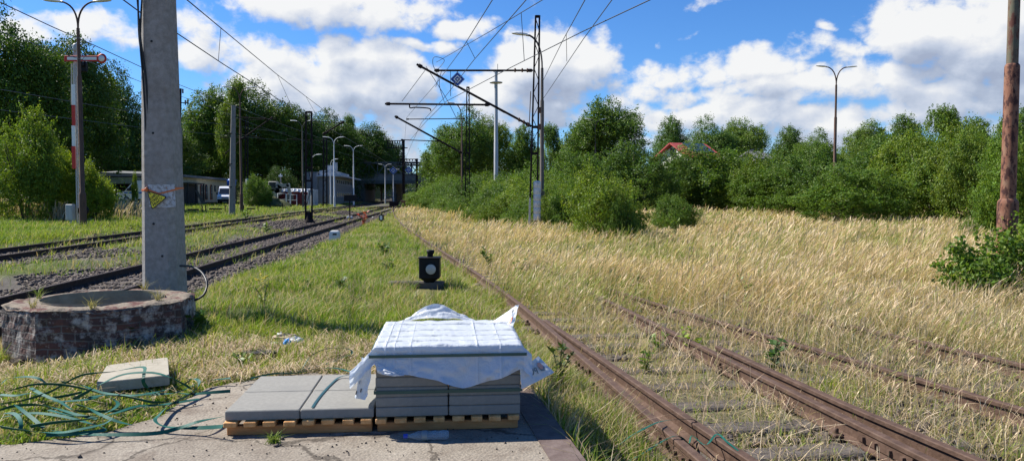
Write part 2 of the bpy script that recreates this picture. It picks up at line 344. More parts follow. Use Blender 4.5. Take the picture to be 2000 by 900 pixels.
# brown dirt stains, pale sand drifts and a few cracks
st=nn(2.3,9,.72); q1=N(nt,'ShaderNodeMapRange'); q1.inputs['From Min'].default_value=.53; q1.inputs['From Max'].default_value=.66; q1.inputs['To Max'].default_value=.8; L(st.outputs['Fac'],q1.inputs['Value'])
x3=N(nt,'ShaderNodeMix',data_type='RGBA'); L(q1.outputs[0],x3.inputs[0]); L(mx2.outputs[2],x3.inputs[6]); x3.inputs[7].default_value=(.135,.105,.082,1)
ck=N(nt,'ShaderNodeTexVoronoi'); ck.feature='DISTANCE_TO_EDGE'; ck.inputs['Scale'].default_value=.75; wv_=nn(3.5,5); vs_=N(nt,'ShaderNodeVectorMath',operation='MULTIPLY_ADD'); L(wv_.outputs['Color'],vs_.inputs[0]); vs_.inputs[1].default_value=(.35,.35,0); L(tc.outputs['Object'],vs_.inputs[2]); L(vs_.outputs[0],ck.inputs['Vector'])
q2=N(nt,'ShaderNodeMapRange'); q2.inputs['From Min'].default_value=.004; q2.inputs['From Max'].default_value=.010; q2.inputs['To Min'].default_value=.75; q2.inputs['To Max'].default_value=0; L(ck.outputs['Distance'],q2.inputs['Value'])
x4=N(nt,'ShaderNodeMix',data_type='RGBA'); L(q2.outputs[0],x4.inputs[0]); L(x3.outputs[2],x4.inputs[6]); x4.inputs[7].default_value=(.06,.05,.04,1)
b=N(nt,'ShaderNodeBsdfPrincipled'); b.inputs['Roughness'].default_value=.93; b.inputs['Specular IOR Level'].default_value=.15; L(x4.outputs[2],b.inputs['Base Color'])
ad=N(nt,'ShaderNodeMath',operation='ADD'); L(f.outputs['Fac'],ad.inputs[0]); L(vo.outputs['Distance'],ad.inputs[1])
bp=N(nt,'ShaderNodeBump'); bp.inputs['Strength'].default_value=.55; bp.inputs['Distance'].default_value=.008; L(ad.outputs[0],bp.inputs['Height']); L(bp.outputs[0],b.inputs['Normal'])
L(b.outputs[0],out.inputs['Surface']); M['apron']=m
M['kerb']=noisy('rusty_brown_kerb',[(.3,(.09,.062,.053)),(.6,(.145,.108,.095)),(.85,(.2,.16,.145))],9,.85,bump=.5,bscale=50,dist=.006)
# ground: zone colours from the terrain (soil kinds) broken up by noise
m,nt,out=mat_new('ground_soil'); L=nt.links.new
a_=N(nt,'ShaderNodeAttribute'); a_.attribute_name='Col'; tc=N(nt,'ShaderNodeTexCoord')
f=nn(14,8,.7); g=nn(1.3,6)
def mrr(src,lo,hi,t0,t1):
    q=N(nt,'ShaderNodeMapRange'); q.inputs['From Min'].default_value=lo; q.inputs['From Max'].default_value=hi; q.inputs['To Min'].default_value=t0; q.inputs['To Max'].default_value=t1; L(src,q.inputs['Value']); return q.outputs[0]
x1=N(nt,'ShaderNodeMix',data_type='RGBA',blend_type='MULTIPLY'); x1.inputs[0].default_value=1; L(a_.outputs['Color'],x1.inputs[6]); L(mrr(f.outputs['Fac'],.3,.7,.55,1.4),x1.inputs[7])
x2=N(nt,'ShaderNodeMix',data_type='RGBA',blend_type='MULTIPLY'); x2.inputs[0].default_value=1; L(x1.outputs[2],x2.inputs[6]); L(mrr(g.outputs['Fac'],.3,.7,.75,1.25),x2.inputs[7])
b=N(nt,'ShaderNodeBsdfPrincipled'); b.inputs['Roughness'].default_value=.95; b.inputs['Specular IOR Level'].default_value=.1; L(x2.outputs[2],b.inputs['Base Color'])
bp=N(nt,'ShaderNodeBump'); bp.inputs['Strength'].default_value=.7; bp.inputs['Distance'].default_value=.03; L(f.outputs['Fac'],bp.inputs['Height']); L(bp.outputs[0],b.inputs['Normal'])
L(b.outputs[0],out.inputs['Surface']); M['ground']=m
# ------------------------------------------------------------------ track geometry (metres; camera looks along +Y)
def xc2(Y): return -6.1-.097*np.asarray(Y,dtype=float)
def xc1(Y): return -12.3-.097*np.asarray(Y,dtype=float)
_ky=np.array([-20,0,2,5,8,10.5,13.25,16.75,20.7,27.7,42,60,80,100,125,220]); _kx=np.array([5.2,2.02,1.70,1.21,.74,.38,-.08,-.78,-1.62,-3.1,-6.0,-9.3,-12.6,-15.4,-18.2,-27.44])
_yy=np.arange(-20,220.1,.25); _xx=np.interp(_yy,_ky,_kx)
for _ in range(3): _xx=np.convolve(np.pad(_xx,8,mode='reflect',reflect_type='odd'),np.ones(17)/17,'valid')
def L1(Y): return np.interp(Y,_yy,_xx)
def L2(Y): return L1(Y)+np.interp(Y,[2,4.9,5.8,7.55,10.5],[.52,.33,.28,.21,.085])
def R1(Y): return L1(Y)+1.5
def R1b(Y): return L1(Y)+1.5+np.interp(Y,[2,4.9,6.2,8.6],[.45,.32,.24,.2])
def R2(Y): return np.interp(Y,[1,5,6,7.8,9.5,11.8,15,18.5,24],[5.9,4.5,4.14,3.6,3.06,2.35,1.45,.55,-.9])
def R3(Y): return R2(Y)+1.56
def edge(Y): return .066+(6.49-np.asarray(Y,dtype=float))*.164
ZR=-.12
def bank_line(Y): return np.where(np.asarray(Y)<6.6, edge(Y)+.02, np.where(np.asarray(Y)<9,  np.interp(Y,[6.6,9],[.07,-.35]), L1(Y)-.95))
def ztop_r(Y): return ZR+(-ZR)*sstep(35,90,np.asarray(Y,dtype=float))
def zt(X,Y):
    X=np.asarray(X,dtype=float); Y=np.asarray(Y,dtype=float)
    right=-.30+.2*sstep(35,90,Y)
    left=-.016+0*X
    d1=np.abs(X-xc1(Y)); d2=np.abs(X-xc2(Y)); dm=np.minimum(d1,d2)
    left=left-.165*sstep(3.0,1.7,dm)
    fl=xc1(Y)-X
    left=left+.35*sstep(3,25,fl)+ 3.0*sstep(45,110,fl)*sstep(30,60,Y)
    wd=np.where(Y<6.7,.22,.75)
    t=sstep(0,1,(X-bank_line(Y))/wd)
    z=left*(1-t)+right*t
    n=(vnoise(X/1.7,Y/1.7,3)-.5)*.07+(vnoise(X/.45,Y/.45,5)-.5)*.03
    z=z+n*np.where((Y<7.2)&(X<edge(Y)+.1)&(X>-6),.25,1)*np.where(dm<1.9,.3,1)
    xm=-6.1-.097*165
    z=z+5.2*sstep(11,17,np.abs(X-xm))*sstep(148,163,Y)
    z=z+sstep(150,400,Y)*4+ sstep(60,140,X)*sstep(40,120,Y)*2.0
    return z
def zt1(x,y): return float(zt(np.array([x]),np.array([y]))[0])
# platform outline (ground plan)
_pl=[gnd(1133,912),gnd(1015,745),gnd(1000,728),gnd(930,735),gnd(800,738),gnd(700,731),gnd(600,728),gnd(500,741),gnd(452,748),gnd(405,758),gnd(372,776),gnd(338,792),gnd(312,812),gnd(262,826),gnd(215,842),gnd(150,851),gnd(92,858),gnd(30,866),gnd(-60,868)]
PLAT=[(p.x,p.y) for p in _pl]
def densify(P,jit,n0):
    out=[]; rng=random.Random(5)
    for i in range(len(P)-1):
        a=P[i];b=P[i+1]; L_=math.hypot(b[0]-a[0],b[1]-a[1]); k=max(1,int(L_/.06))
        for j in range(k):
            t=j/k; w=jit if i>=n0 else 0
            out.append((a[0]+(b[0]-a[0])*t+rng.uniform(-w,w),a[1]+(b[1]-a[1])*t+rng.uniform(-w,w)))
    out.append(P[-1]); return out
PLATD=densify(PLAT,.022,1)+[(-6.5,PLAT[-1][1]),(-6.5,1.5),(float(edge(1.5)),1.5)]
def inpoly(X,Y,P):
    X=np.asarray(X);Y=np.asarray(Y); c=np.zeros(X.shape,bool); n=len(P); j=n-1
    for i in range(n):
        xi,yi=P[i];xj,yj=P[j]
        if yi!=yj:
            c^=((yi>Y)!=(yj>Y))&(X<(xj-xi)*(Y-yi)/(yj-yi)+xi)
        j=i
    return c
# ------------------------------------------------------------------ terrain sheet
def zone_cols(X,Y):
    X=np.asarray(X,dtype=float);Y=np.asarray(Y,dtype=float)
    n=vnoise(X/1.3,Y/1.3,21); n2=vnoise(X/4,Y/4,22); n3=vnoise(X/.5,Y/.5,23)
    G=np.array([.085,.105,.028]); D=np.array([.30,.235,.115]); B=np.array([.105,.092,.084]); S=np.array([.34,.29,.23]); T=np.array([.26,.20,.115])
    col=np.zeros(X.shape+(3,)); col[:]=G
    def lay(c,w):
        nonlocal col
        col=col*(1-w[...,None])+np.array(c)*w[...,None]
    lay([.17,.15,.06],.6*sstep(.45,.75,n2))
    dry=sstep(-.7,.3,X-L1(Y))*sstep(7,10,Y)
    lay(D,dry*.85)
    rightnear=sstep(0,.3,X-bank_line(Y))*sstep(13,9,Y)
    lay([.15,.13,.085],rightnear*.9); lay(B*1.15,rightnear*sstep(.45,.6,n)*.9)
    lay(B,sstep(1,.0,(Y-7.5)/-2)*rightnear*sstep(3.6,4.2,X)*.8)
    d1=np.abs(X-xc1(Y)); d2=np.abs(X-xc2(Y)); dm=np.minimum(d1,d2)
    lay(B,sstep(2.7,1.6,dm+.9*(n-.5)))
    bt=((X<xc2(Y))&(X>xc1(Y))).astype(float)
    lay(B,bt*sstep(.42,.56,n2+.3*(n-.5))*.9)
    # trodden straw-littered soil behind the slabs
    w=sstep(8.4,7.5,Y)*sstep(5.9,6.3,Y)*sstep(-4.6,-4.0,X)*sstep(.2,-.3,X)
    lay(T,w*.9)
    w2=sstep(6.6,6.2,Y)*sstep(-2.6,-3.0,X)
    lay([.15,.15,.06],w2*.7); lay(S*.8,w2*sstep(.55,.7,n)*.8)
    lay(S,sstep(4.85,4.6,Y)*sstep(.4,.0,X-edge(Y))*.8)
    lay([.06,.075,.025],sstep(25,40,xc1(Y)-X)*.8)
    return col
def axis(a,b,st,lo,hi,g):
    c=list(np.arange(a,b+st/2,st)); s=st
    while c[-1]<hi: s*=g; c.append(c[-1]+s)
    s=st
    while c[0]>lo: s*=g; c.insert(0,c[0]-s)
    return np.array(c)
gx=axis(-9,6.5,.11,-2500,2500,1.05); gy=axis(2.2,15,.11,-300,4500,1.04)
GX,GY=np.meshgrid(gx,gy); nx,ny=len(gx),len(gy)
GZ=zt(GX,GY)
idx=np.arange(nx*ny).reshape(ny,nx)
Q=np.stack([idx[:-1,:-1],idx[:-1,1:],idx[1:,1:],idx[1:,:-1]],-1).reshape(-1,4)
fast_mesh('ground',np.stack([GX,GY,GZ],-1).reshape(-1,3),Q,M['ground'],zone_cols(GX,GY).reshape(-1,3),'structure',smooth=True)
# concrete apron
mb=MB(); mb.prism([(x,y,-.34) for x,y in reversed(PLATD)],(0,0,.34)); 
pl=mb.build('concrete_apron',M['apron']); tag(pl,kind='structure')
bm_dir=Vector((edge(1.5)-edge(6.6),1.5-6.6,0)).normalized()
mb=MB()
e0=Vector((float(edge(6.58)),6.58,-.15)); e1=Vector((float(edge(2.2)),2.2,-.15))
nrm=Vector((1,.164,0)).normalized()
mb.prism([e0-nrm*.16-Vector((0,0,.19)),e1-nrm*.16-Vector((0,0,.19)),e1+nrm*.05-Vector((0,0,.19)),e0+nrm*.05-Vector((0,0,.19))],(0,0,.346))
tag(mb.build('platform_kerb',M['kerb']),kind='structure')
# ------------------------------------------------------------------ tracks
PROF=[(-.065,-.15),(.065,-.15),(.065,-.138),(.012,-.118),(.012,-.045),(.035,-.035),(.036,-.006),(.028,0),(-.028,0),(-.036,-.006),(-.035,-.035),(-.012,-.045),(-.012,-.118),(-.065,-.138)]
def ysamp(a,b):
    y=[a]
    while y[-1]<b: y.append(y[-1]+max(.35,y[-1]*.05))
    y[-1]=b; return np.array(y)
def rail(fx,fz,a,b,mat,parent,label=None,name='rail'):
    ys=ysamp(a,b); xs=np.array([float(fx(y)) for y in ys]); zs=np.array([float(fz(y)) for y in ys])
    mb=MB(); n=len(PROF); P=[]
    for i in range(len(ys)):
        j,k=max(i-1,0),min(i+1,len(ys)-1)
        t=Vector((xs[k]-xs[j],ys[k]-ys[j],0)).normalized(); s=Vector((t.y,-t.x,0))
        for u,w in PROF: P.append(Vector((xs[i],ys[i],zs[i]+w))+s*u)
    fs=[]
    for i in range(len(ys)-1):
        for k in range(n):
            q=(k+1)%n; fs.append((i*n+q,i*n+k,(i+1)*n+k,(i+1)*n+q))
    fs.append(tuple(range(n))); fs.append(tuple(range(len(P)-1,len(P)-1-n,-1)))
    mb.add(P,fs)
    o=mb.build(name,mat,parent)
    if label: o['label']=label
    return o
def sleepers(fx,fz,a,b,step,parent,mat,length=2.5,chair=True,cap=95,gauge=.75,off=0):
    base=None; y=a; rng=random.Random(int(a*10)); k=0
    mb=MB(); mb.box((0,0,-.075),(length,.25,.15),bev=.018)
    if chair:
        for s in (-gauge,gauge):
            for u in (-.11,.11): mb.box((s+u,.0,.012),(.05,.09,.028),bev=.006,mat=1); mb.lathe([(.018,.026),(.018,.05),(.012,.056)],(s+u,.02,0),6,mat=1)
    while y<b and k<cap:
        x=float(fx(y)); s=(float(fx(y+.5))-float(fx(y-.5)))
        if base is None:
            base=mb.build('sleeper',[mat,M['rust_rail']]); o=base
        else:
            o=base.copy(); C.objects.link(o)
        o.parent=parent; r=Vector(parent.location)
        o.location=Vector((x+off,y,float(fz(y))-.153))-r; o.rotation_euler=(rng.uniform(-.008,.008),0,math.atan2(-s,1)+rng.uniform(-.02,.02))
        y+=step*rng.uniform(.93,1.07); k+=1
zl=lambda y: 0.0
t2=thing('railway_track','dark railway track nearer the concrete pole, beside the grass bank','railway track',(-6.3,2,0),'running tracks on dark ballast')
rail(lambda y: xc2(y)-.75,zl,1.5,200,M['dark_rail'],t2); rail(lambda y: xc2(y)+.75,zl,1.5,200,M['dark_rail'],t2)
sleepers(xc2,zl,3.0,64,.64,t2,M['dark_sleeper'],cap=94)
t1=thing('railway_track','dark railway track farther from the camera, beside the bright green meadow','railway track',(-12.5,2,0),'running tracks on dark ballast')
rail(lambda y: xc1(y)-.75,zl,1.5,200,M['dark_rail'],t1); rail(lambda y: xc1(y)+.75,zl,1.5,200,M['dark_rail'],t1)
sleepers(xc1,zl,8,74,.68,t1,M['dark_sleeper'],cap=96)
ycr=[72,80,90,100,108,114]; 
def xcr(y):
    t=float(sstep(70,112,np.array(y))); return float(xc1(y))*(1-t)+float(xc2(y))*t
t3=thing('crossover_track','short crossover linking the two dark tracks before the bridge','railway track',(xcr(72),72,0))
rail(lambda y: xcr(y)-.75,lambda y:.004,72,112,M['dark_rail'],t3); rail(lambda y: xcr(y)+.75,lambda y:.004,72,112,M['dark_rail'],t3)
ta=thing('rusty_turnout','rusty overgrown turnout with doubled rails beside the concrete apron','railway turnout',(1.9,4,ZR))
ZF=lambda y: float(ztop_r(y))
rail(L1,ZF,1.0,112,M['rust_rail'],ta); rail(R1,ZF,1.0,110,M['rust_rail'],ta)
rail(L2,lambda y: ZF(y)-.004,1.0,10.4,M['rust_rail'],ta,name='switch_blade'); rail(R1b,lambda y: ZF(y)-.006,1.0,8.6,M['rust_rail'],ta,name='guard_rail')
sleepers(lambda y:L1(y)+.9,ZF,2.2,58,.66,ta,M['sleeper'],length=2.9,cap=85,gauge=.75,chair=False)
# fish plates, bolts and slide chairs on the turnout
fast0=None
for fx,sg in ((L1,-1),(R1,-1),(R1,1),(L2,1),(R1b,1)):
    for y in np.arange(2.9,11,.72):
        if fx is L2 and y>9.5 or fx is R1b and y>8: continue
        x=float(fx(y))
        if fast0 is None:
            mb=MB(); mb.box((0,0,-.132),(.07,.12,.03),bev=.008); mb.lathe([(.022,-.118),(.022,-.088),(.012,-.078)],(.0,0,0),6); fast0=mb.build('rail_fastening',M['rust_rail']); o=fast0
        else: o=fast0.copy(); C.objects.link(o)
        o.parent=ta; o.location=Vector((x+sg*.088,y,ZR))-Vector(ta.location)
    for y0 in (5.3,7.9):
        x=float(fx(y0)); s=float(fx(y0+.3)-fx(y0-.3))/.6; mb=MB()
        mb.bar((x+sg*.024-s*.3,y0-.3,ZR-.08),(x+sg*.024+s*.3,y0+.3,ZR-.08),.02,.065)
        for w_ in (-.22,-.08,.08,.22): mb.box((x+sg*.042+s*w_,y0+w_,ZR-.08),(.025,.035,.035))
        mb.build('fish_plate',M['rust_rail'],ta)
tb=thing('siding_track','rusty siding track sunk in dry grass, nearest the rusty pole','railway track',(4.8,5,ZR))
rail(R2,ZF,1.0,19,M['rust_rail'],tb); rail(R3,ZF,1.0,22,M['rust_rail'],tb)
sleepers(lambda y:R2(y)+.78,ZF,3.2,22,.66,tb,M['sleeper'],length=2.5,cap=40,chair=True)
# ------------------------------------------------------------------ ballast stones (uncountable): one object
def stones(name,X,Y,Z,S,seed):
    rng=np.random.default_rng(seed); n=len(X)
    cube=np.array([(x,y,z) for z in (-1,1) for x,y in ((-1,-1),(1,-1),(1,1),(-1,1))],dtype=float)
    fq=np.array([(3,2,1,0),(4,5,6,7),(0,1,5,4),(1,2,6,5),(2,3,7,6),(3,0,4,7)])
    V=cube[None]*.5+rng.uniform(-.26,.26,(n,8,3)); V*=S[:,None,None]*rng.uniform(.6,1.2,(n,1,3))
    a=rng.uniform(0,2*PI,n); ca,sa=np.cos(a),np.sin(a); b=rng.uniform(-.6,.6,n); cb,sb=np.cos(b),np.sin(b)
    x=V[...,0]*cb[:,None]-V[...,2]*sb[:,None]; z=V[...,0]*sb[:,None]+V[...,2]*cb[:,None]; y=V[...,1]
    x2=x*ca[:,None]-y*sa[:,None]; y2=x*sa[:,None]+y*ca[:,None]
    V=np.stack([x2+X[:,None],y2+Y[:,None],z+Z[:,None]],-1)
    Q=(fq[None]+8*np.arange(n)[:,None,None]).reshape(-1,4)
    return fast_mesh(name,V.reshape(-1,3),Q,M['stone'],None,'stuff')
rng=np.random.default_rng(3)
n=60000; Y=8.5*np.exp(rng.uniform(0,1,n)*math.log(75/8.5)); X=rng.uniform(-17,-3.2,n)-.097*Y+.3
d1=np.abs(X-xc1(Y)); d2=np.abs(X-xc2(Y)); dm=np.minimum(d1,d2); bt=(X<xc2(Y))&(X>xc1(Y))
keep=(dm<1.95+1.0*(vnoise(X,Y,9)-.5))|(bt&(vnoise(X/4,Y/4,22)+.3*(vnoise(X/1.2,Y/1.2,24)-.5)>.5))
keep&=(np.abs(X)<.75*Y+2)&~((np.abs(dm-.75)<.05))
X,Y=X[keep],Y[keep]
stones('ballast_gravel',X,Y,zt(X,Y)+.0,rng.uniform(.03,.065,len(X))*(1+Y/90),4)
n=9000; Y=rng.uniform(3.6,11,n); X=rng.uniform(.3,7.5,n)
keep=(X>bank_line(Y)+.4)&((vnoise(X/1.3,Y/1.3,21)>.5)|(X>3.4)&(rng.uniform(0,1,n)<.7))
for f in (L1,L2,R1,R1b,R2,R3): keep&=np.abs(X-f(Y))>.075
X,Y=X[keep],Y[keep]
stones('siding_gravel',X,Y,zt(X,Y)+.006,rng.uniform(.025,.06,len(X)),5)
n=900; Y=rng.uniform(4.3,8,n); X=rng.uniform(-5,.3,n)
keep=(X<edge(Y)-.1); X,Y=X[keep],Y[keep]
stones('loose_gravel',X,Y,np.where(inpoly(X,Y,PLATD),0.0,zt(X,Y))+.003,rng.uniform(.004,.011,len(X))*np.where(rng.uniform(0,1,len(X))<.03,2,1),6)
# ------------------------------------------------------------------ grasses (uncountable)
def blades(P,H,az,lean,W,c0,c1,ts,ws,face=None,rng=None,droop=None):
    n=len(P); K=len(ts)
    if face is None: face=rng.normal(0,.7,n)
    D=np.stack([np.cos(az),np.sin(az)],-1); side=np.stack([np.cos(face),np.sin(face),np.zeros(n)],-1)
    V=np.zeros((n,K,2,3)); Cc=np.zeros((n,K,2,3))
    for k,(t,w) in enumerate(zip(ts,ws)):
        b=H*lean*t**1.9; up=H*t*(1-.32*np.minimum(lean,1.4)*t)
        c=P.copy(); c[:,:2]+=D*b[:,None]; c[:,2]+=up
        V[:,k,0]=c-side*(W*w/2)[:,None]; V[:,k,1]=c+side*(W*w/2)[:,None]
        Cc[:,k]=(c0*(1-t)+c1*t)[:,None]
    i=2*K*np.arange(n)[:,None]+2*np.arange(K-1)[None]
    Q=np.stack([i,i+1,i+3,i+2],-1).reshape(-1,4)
    return V.reshape(-1,3),Q,Cc.reshape(-1,3)
class Heap:
    def __init__(s): s.V=[];s.Q=[];s.C=[];s.n=0
    def add(s,v,q,c): s.V.append(v); s.Q.append(q+s.n); s.C.append(c); s.n+=len(v)
    def out(s,name,mat,kind='stuff'): return fast_mesh(name,np.concatenate(s.V),np.concatenate(s.Q),mat,np.concatenate(s.C),kind)
def logY(rng,n,a,b,p=1.0):
    u=rng.uniform(0,1,n)
    if p==1: return a*(b/a)**u
    return (a**(1-p)+u*(b**(1-p)-a**(1-p)))**(1/(1-p))
WELLC=(-4.55,8.4)
def blocked(X,Y):
    k=inpoly(X,Y,PLATD)|(np.hypot(X-WELLC[0],Y-WELLC[1])<.93)|(np.hypot(X+4.6,Y-9.95)<.3)
    k=k|(np.hypot((X-X_at(840,12.7))*1.2,(Y-12.45)*.6)<.32)
    return k
def railgap(X,Y):
    g=np.full(X.shape,9.0)
    for f,ym in ((L1,999),(L2,10.4),(R1,999),(R1b,8.6),(R2,19),(R3,22)): g=np.minimum(g,np.where(Y<ym,np.abs(X-f(Y)),9))
    return g
rng=np.random.default_rng(8)
hp=Heap()
TS=[0,.3,.55,.74,.83,.92,1.0]; WS=[1,.85,.6,.5,1.7,1.8,.25]
TSB=[0,.4,.75,1.0]; WSB=[1,.9,.6,.1]
STRAW=np.array([[.65,.50,.315],[.73,.60,.42],[.58,.44,.27],[.64,.46,.31],[.52,.43,.235]])
def dry(n,Y0,Y1,p,hmin,hmax,thin):
    Y=logY(rng,n,Y0,Y1,p); X=rng.uniform(-.62,.80,n)*Y+rng.uniform(-.5,1.5,n)
    dX=X-L1(Y)+1.1*(vnoise(X/1.1,Y/1.1,61)-.5)
    pr=sstep(-.25,.75,dX)
    n2=vnoise(X/2.6,Y/3.4,41); n3=vnoise(X/.7,Y/.7,42)
    pr=pr*(.25+.9*sstep(.30,.62,n2*.65+n3*.35))
    g=railgap(X,Y)
    near=sstep(15,7.5,Y)
    inside=sstep(3.2,1.2,X-R1(Y))            # the open strip between the rails and right of them
    corr=sstep(-.5,-.1,X-L1(Y))*sstep(.9,.2,X-R1b(Y)); pr=pr*(1-near*np.maximum(.72*sstep(5.6,3.6,X-R3(Y)+4.0),.86*corr)); pr=np.where(g<.06,0,pr); pr=np.where((g<.3)&(Y<13),pr*.5,pr)
    pr=np.where((X<bank_line(Y)+.15),pr*.35,pr)
    keep=(rng.uniform(0,1,n)<pr)&~blocked(X,Y)
    X,Y=X[keep],Y[keep]; m=len(X); g=g[keep]
    n4=vnoise(X/3.5,Y/3.5,43)
    H=rng.uniform(hmin,hmax,m)*(.5+.85*n4)*(.72+.55*vnoise(X/.8,Y/.8,47))*rng.uniform(.75,1.12,m)
    H=np.where(Y<12.5,H*np.interp(Y,[4.5,8,12.5],[.38,.55,1]),H)
    H=np.where((g<.35)&(Y<13),H*.75,H); lf=np.abs(X-L1(Y)); H=H*np.interp(lf,[0,.5,1.3],[.35,.55,1.0])**np.where(Y>12,.45,1)*np.where((X<R1(Y)+.2)&(Y<20),.8,1)
    az=rng.normal(-.12,.65,m); lean=np.clip(rng.normal(.45,.24,m),.03,1.5)
    fl=rng.uniform(0,1,m)<.10
    az=np.where(fl,rng.uniform(0,2*PI,m),az); lean=np.where(fl,rng.uniform(.8,1.7,m),lean)
    W=(.0022+.00038*Y)*rng.uniform(.8,1.25,m)
    c=STRAW[rng.integers(0,len(STRAW),m)]*rng.uniform(.78,1.18,(m,1))
    warm=vnoise(X/2.8,Y/2.8,44)[:,None]; c=c*(1-.22*(warm>.6)*np.array([0,.12,.35]))
    gr=(rng.uniform(0,1,m)<.12+.40*sstep(.52,.75,vnoise(X/1.9,Y/2.4,46))+.15*sstep(12,7,Y))[:,None]; c=np.where(gr,np.array([.26,.30,.075])*rng.uniform(.8,1.2,(m,1)),c)
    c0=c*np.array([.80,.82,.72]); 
    P=np.stack([X,Y,zt(X,Y)-.01],-1)
    if thin:
        b=rng.uniform(0,1,m)<.55
        for s,ts,ws in ((b,TS,WS),(~b,TSB,WSB)):
            hp.add(*blades(P[s],H[s],az[s],lean[s],W[s],c0[s],c[s],ts,ws,rng=rng))
    else: hp.add(*blades(P,H,az,lean,W,c0,c,[0,.45,.75,.9,1],[1.2,1,1.4,1.9,.2],rng=rng))
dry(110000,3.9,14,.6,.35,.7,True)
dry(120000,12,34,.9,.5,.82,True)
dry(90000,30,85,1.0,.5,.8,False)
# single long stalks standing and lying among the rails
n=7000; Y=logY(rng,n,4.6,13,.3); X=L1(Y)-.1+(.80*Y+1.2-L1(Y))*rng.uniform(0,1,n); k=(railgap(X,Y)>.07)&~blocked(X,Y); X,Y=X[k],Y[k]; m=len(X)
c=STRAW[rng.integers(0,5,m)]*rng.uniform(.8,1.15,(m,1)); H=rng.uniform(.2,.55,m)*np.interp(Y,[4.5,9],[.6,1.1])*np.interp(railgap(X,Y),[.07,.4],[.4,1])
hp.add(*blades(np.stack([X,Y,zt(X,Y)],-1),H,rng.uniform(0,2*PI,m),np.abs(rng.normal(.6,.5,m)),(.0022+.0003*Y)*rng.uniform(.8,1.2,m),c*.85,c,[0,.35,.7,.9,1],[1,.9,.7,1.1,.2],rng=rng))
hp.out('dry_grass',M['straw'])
# green grass
hp=Heap(); 
GREEN=np.array([[.20,.285,.034],[.26,.33,.043],[.15,.245,.03],[.30,.34,.052],[.30,.27,.10]])
def green(n,Y0,Y1,p,xa,xb,fp,hmin,hmax,kw=1.0,dryp=.12,seed=0,off=0.0):
    Y=logY(rng,n,Y0,Y1,p); X=xa(Y)+(xb(Y)-xa(Y))*rng.uniform(0,1,n)
    keep=(rng.uniform(0,1,n)<fp(X,Y))&~blocked(X,Y)&(railgap(X,Y)>.05)
    for f in (xc1,xc2): keep&=np.abs(np.abs(X-f(Y))-.75)>.06
    X,Y=X[keep],Y[keep]; m=len(X)
    n4=vnoise(X/1.2,Y/1.2,53+seed); n5=vnoise(X/.35,Y/.35,54+seed)
    H=rng.uniform(hmin,hmax,m)*(.5+.9*n4)*(.65+.7*n5)
    az=rng.uniform(0,2*PI,m); az=np.where(rng.uniform(0,1,m)<.35,rng.normal(-.2,.6,m),az); lean=np.clip(rng.normal(.6,.35,m),.05,1.6)
    W=(.0042+.00052*Y)*rng.uniform(.7,1.3,m)*kw
    c=GREEN[rng.integers(0,4,m)]*rng.uniform(.75,1.25,(m,1))
    big=vnoise(X/2.6,Y/2.6,55)[:,None]; c=c*(1+.35*(big-.5)*np.array([1.2,.6,.3]))
    d=rng.uniform(0,1,m)<dryp*(.3+1.6*vnoise(X/1.5,Y/1.5,56)); c=np.where(d[:,None],STRAW[rng.integers(0,5,m)]*.85*rng.uniform(.7,1.15,(m,1)),c)
    H=np.where(d,H*1.25,H); H=H*np.where(Y<16,np.interp(railgap(X,Y),[.05,.3],[.35,1]),1)
    P=np.stack([X,Y,zt(X,Y)-.008+off],-1)
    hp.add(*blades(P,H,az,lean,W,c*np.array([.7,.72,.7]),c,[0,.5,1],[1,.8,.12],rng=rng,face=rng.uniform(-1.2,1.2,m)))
A=lambda f:f
# bank between the near track and the turnout
def f_bank(X,Y):
    p=np.ones_like(X); p*=sstep(1.6,2.5,X-xc2(Y)); p*=sstep(.25,-.25,X-L1(Y))
    st=sstep(8.4,7.6,Y)*sstep(-4.4,-4.0,X)*sstep(.1,-.2,X); p*=1-.72*st
    p*=.16+.9*sstep(.27,.52,vnoise(X/.9,Y/1.1,57)*.6+vnoise(X/2.6,Y/3.4,63)*.4); return p
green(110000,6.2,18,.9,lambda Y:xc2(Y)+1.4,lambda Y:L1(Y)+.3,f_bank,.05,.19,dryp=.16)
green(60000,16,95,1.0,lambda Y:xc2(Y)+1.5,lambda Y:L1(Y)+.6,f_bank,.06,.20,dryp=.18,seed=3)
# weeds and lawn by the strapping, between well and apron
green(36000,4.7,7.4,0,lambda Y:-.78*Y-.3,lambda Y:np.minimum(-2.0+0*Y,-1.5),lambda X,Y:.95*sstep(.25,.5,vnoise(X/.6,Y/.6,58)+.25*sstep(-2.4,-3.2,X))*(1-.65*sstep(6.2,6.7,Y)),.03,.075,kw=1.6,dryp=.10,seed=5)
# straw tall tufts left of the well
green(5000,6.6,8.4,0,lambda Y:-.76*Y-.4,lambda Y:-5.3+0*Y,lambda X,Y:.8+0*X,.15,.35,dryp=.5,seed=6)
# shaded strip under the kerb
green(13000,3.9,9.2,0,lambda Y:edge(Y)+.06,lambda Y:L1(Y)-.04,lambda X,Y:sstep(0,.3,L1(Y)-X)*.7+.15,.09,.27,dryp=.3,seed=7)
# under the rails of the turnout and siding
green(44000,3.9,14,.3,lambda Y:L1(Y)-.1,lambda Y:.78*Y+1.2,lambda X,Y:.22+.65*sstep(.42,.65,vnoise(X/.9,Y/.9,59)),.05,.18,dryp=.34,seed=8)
green(34000,12,60,.9,lambda Y:L1(Y)-.3,lambda Y:.78*Y,lambda X,Y:.75*sstep(.45,.7,vnoise(X/2,Y/2.6,60)),.2,.5,dryp=.25,seed=9)
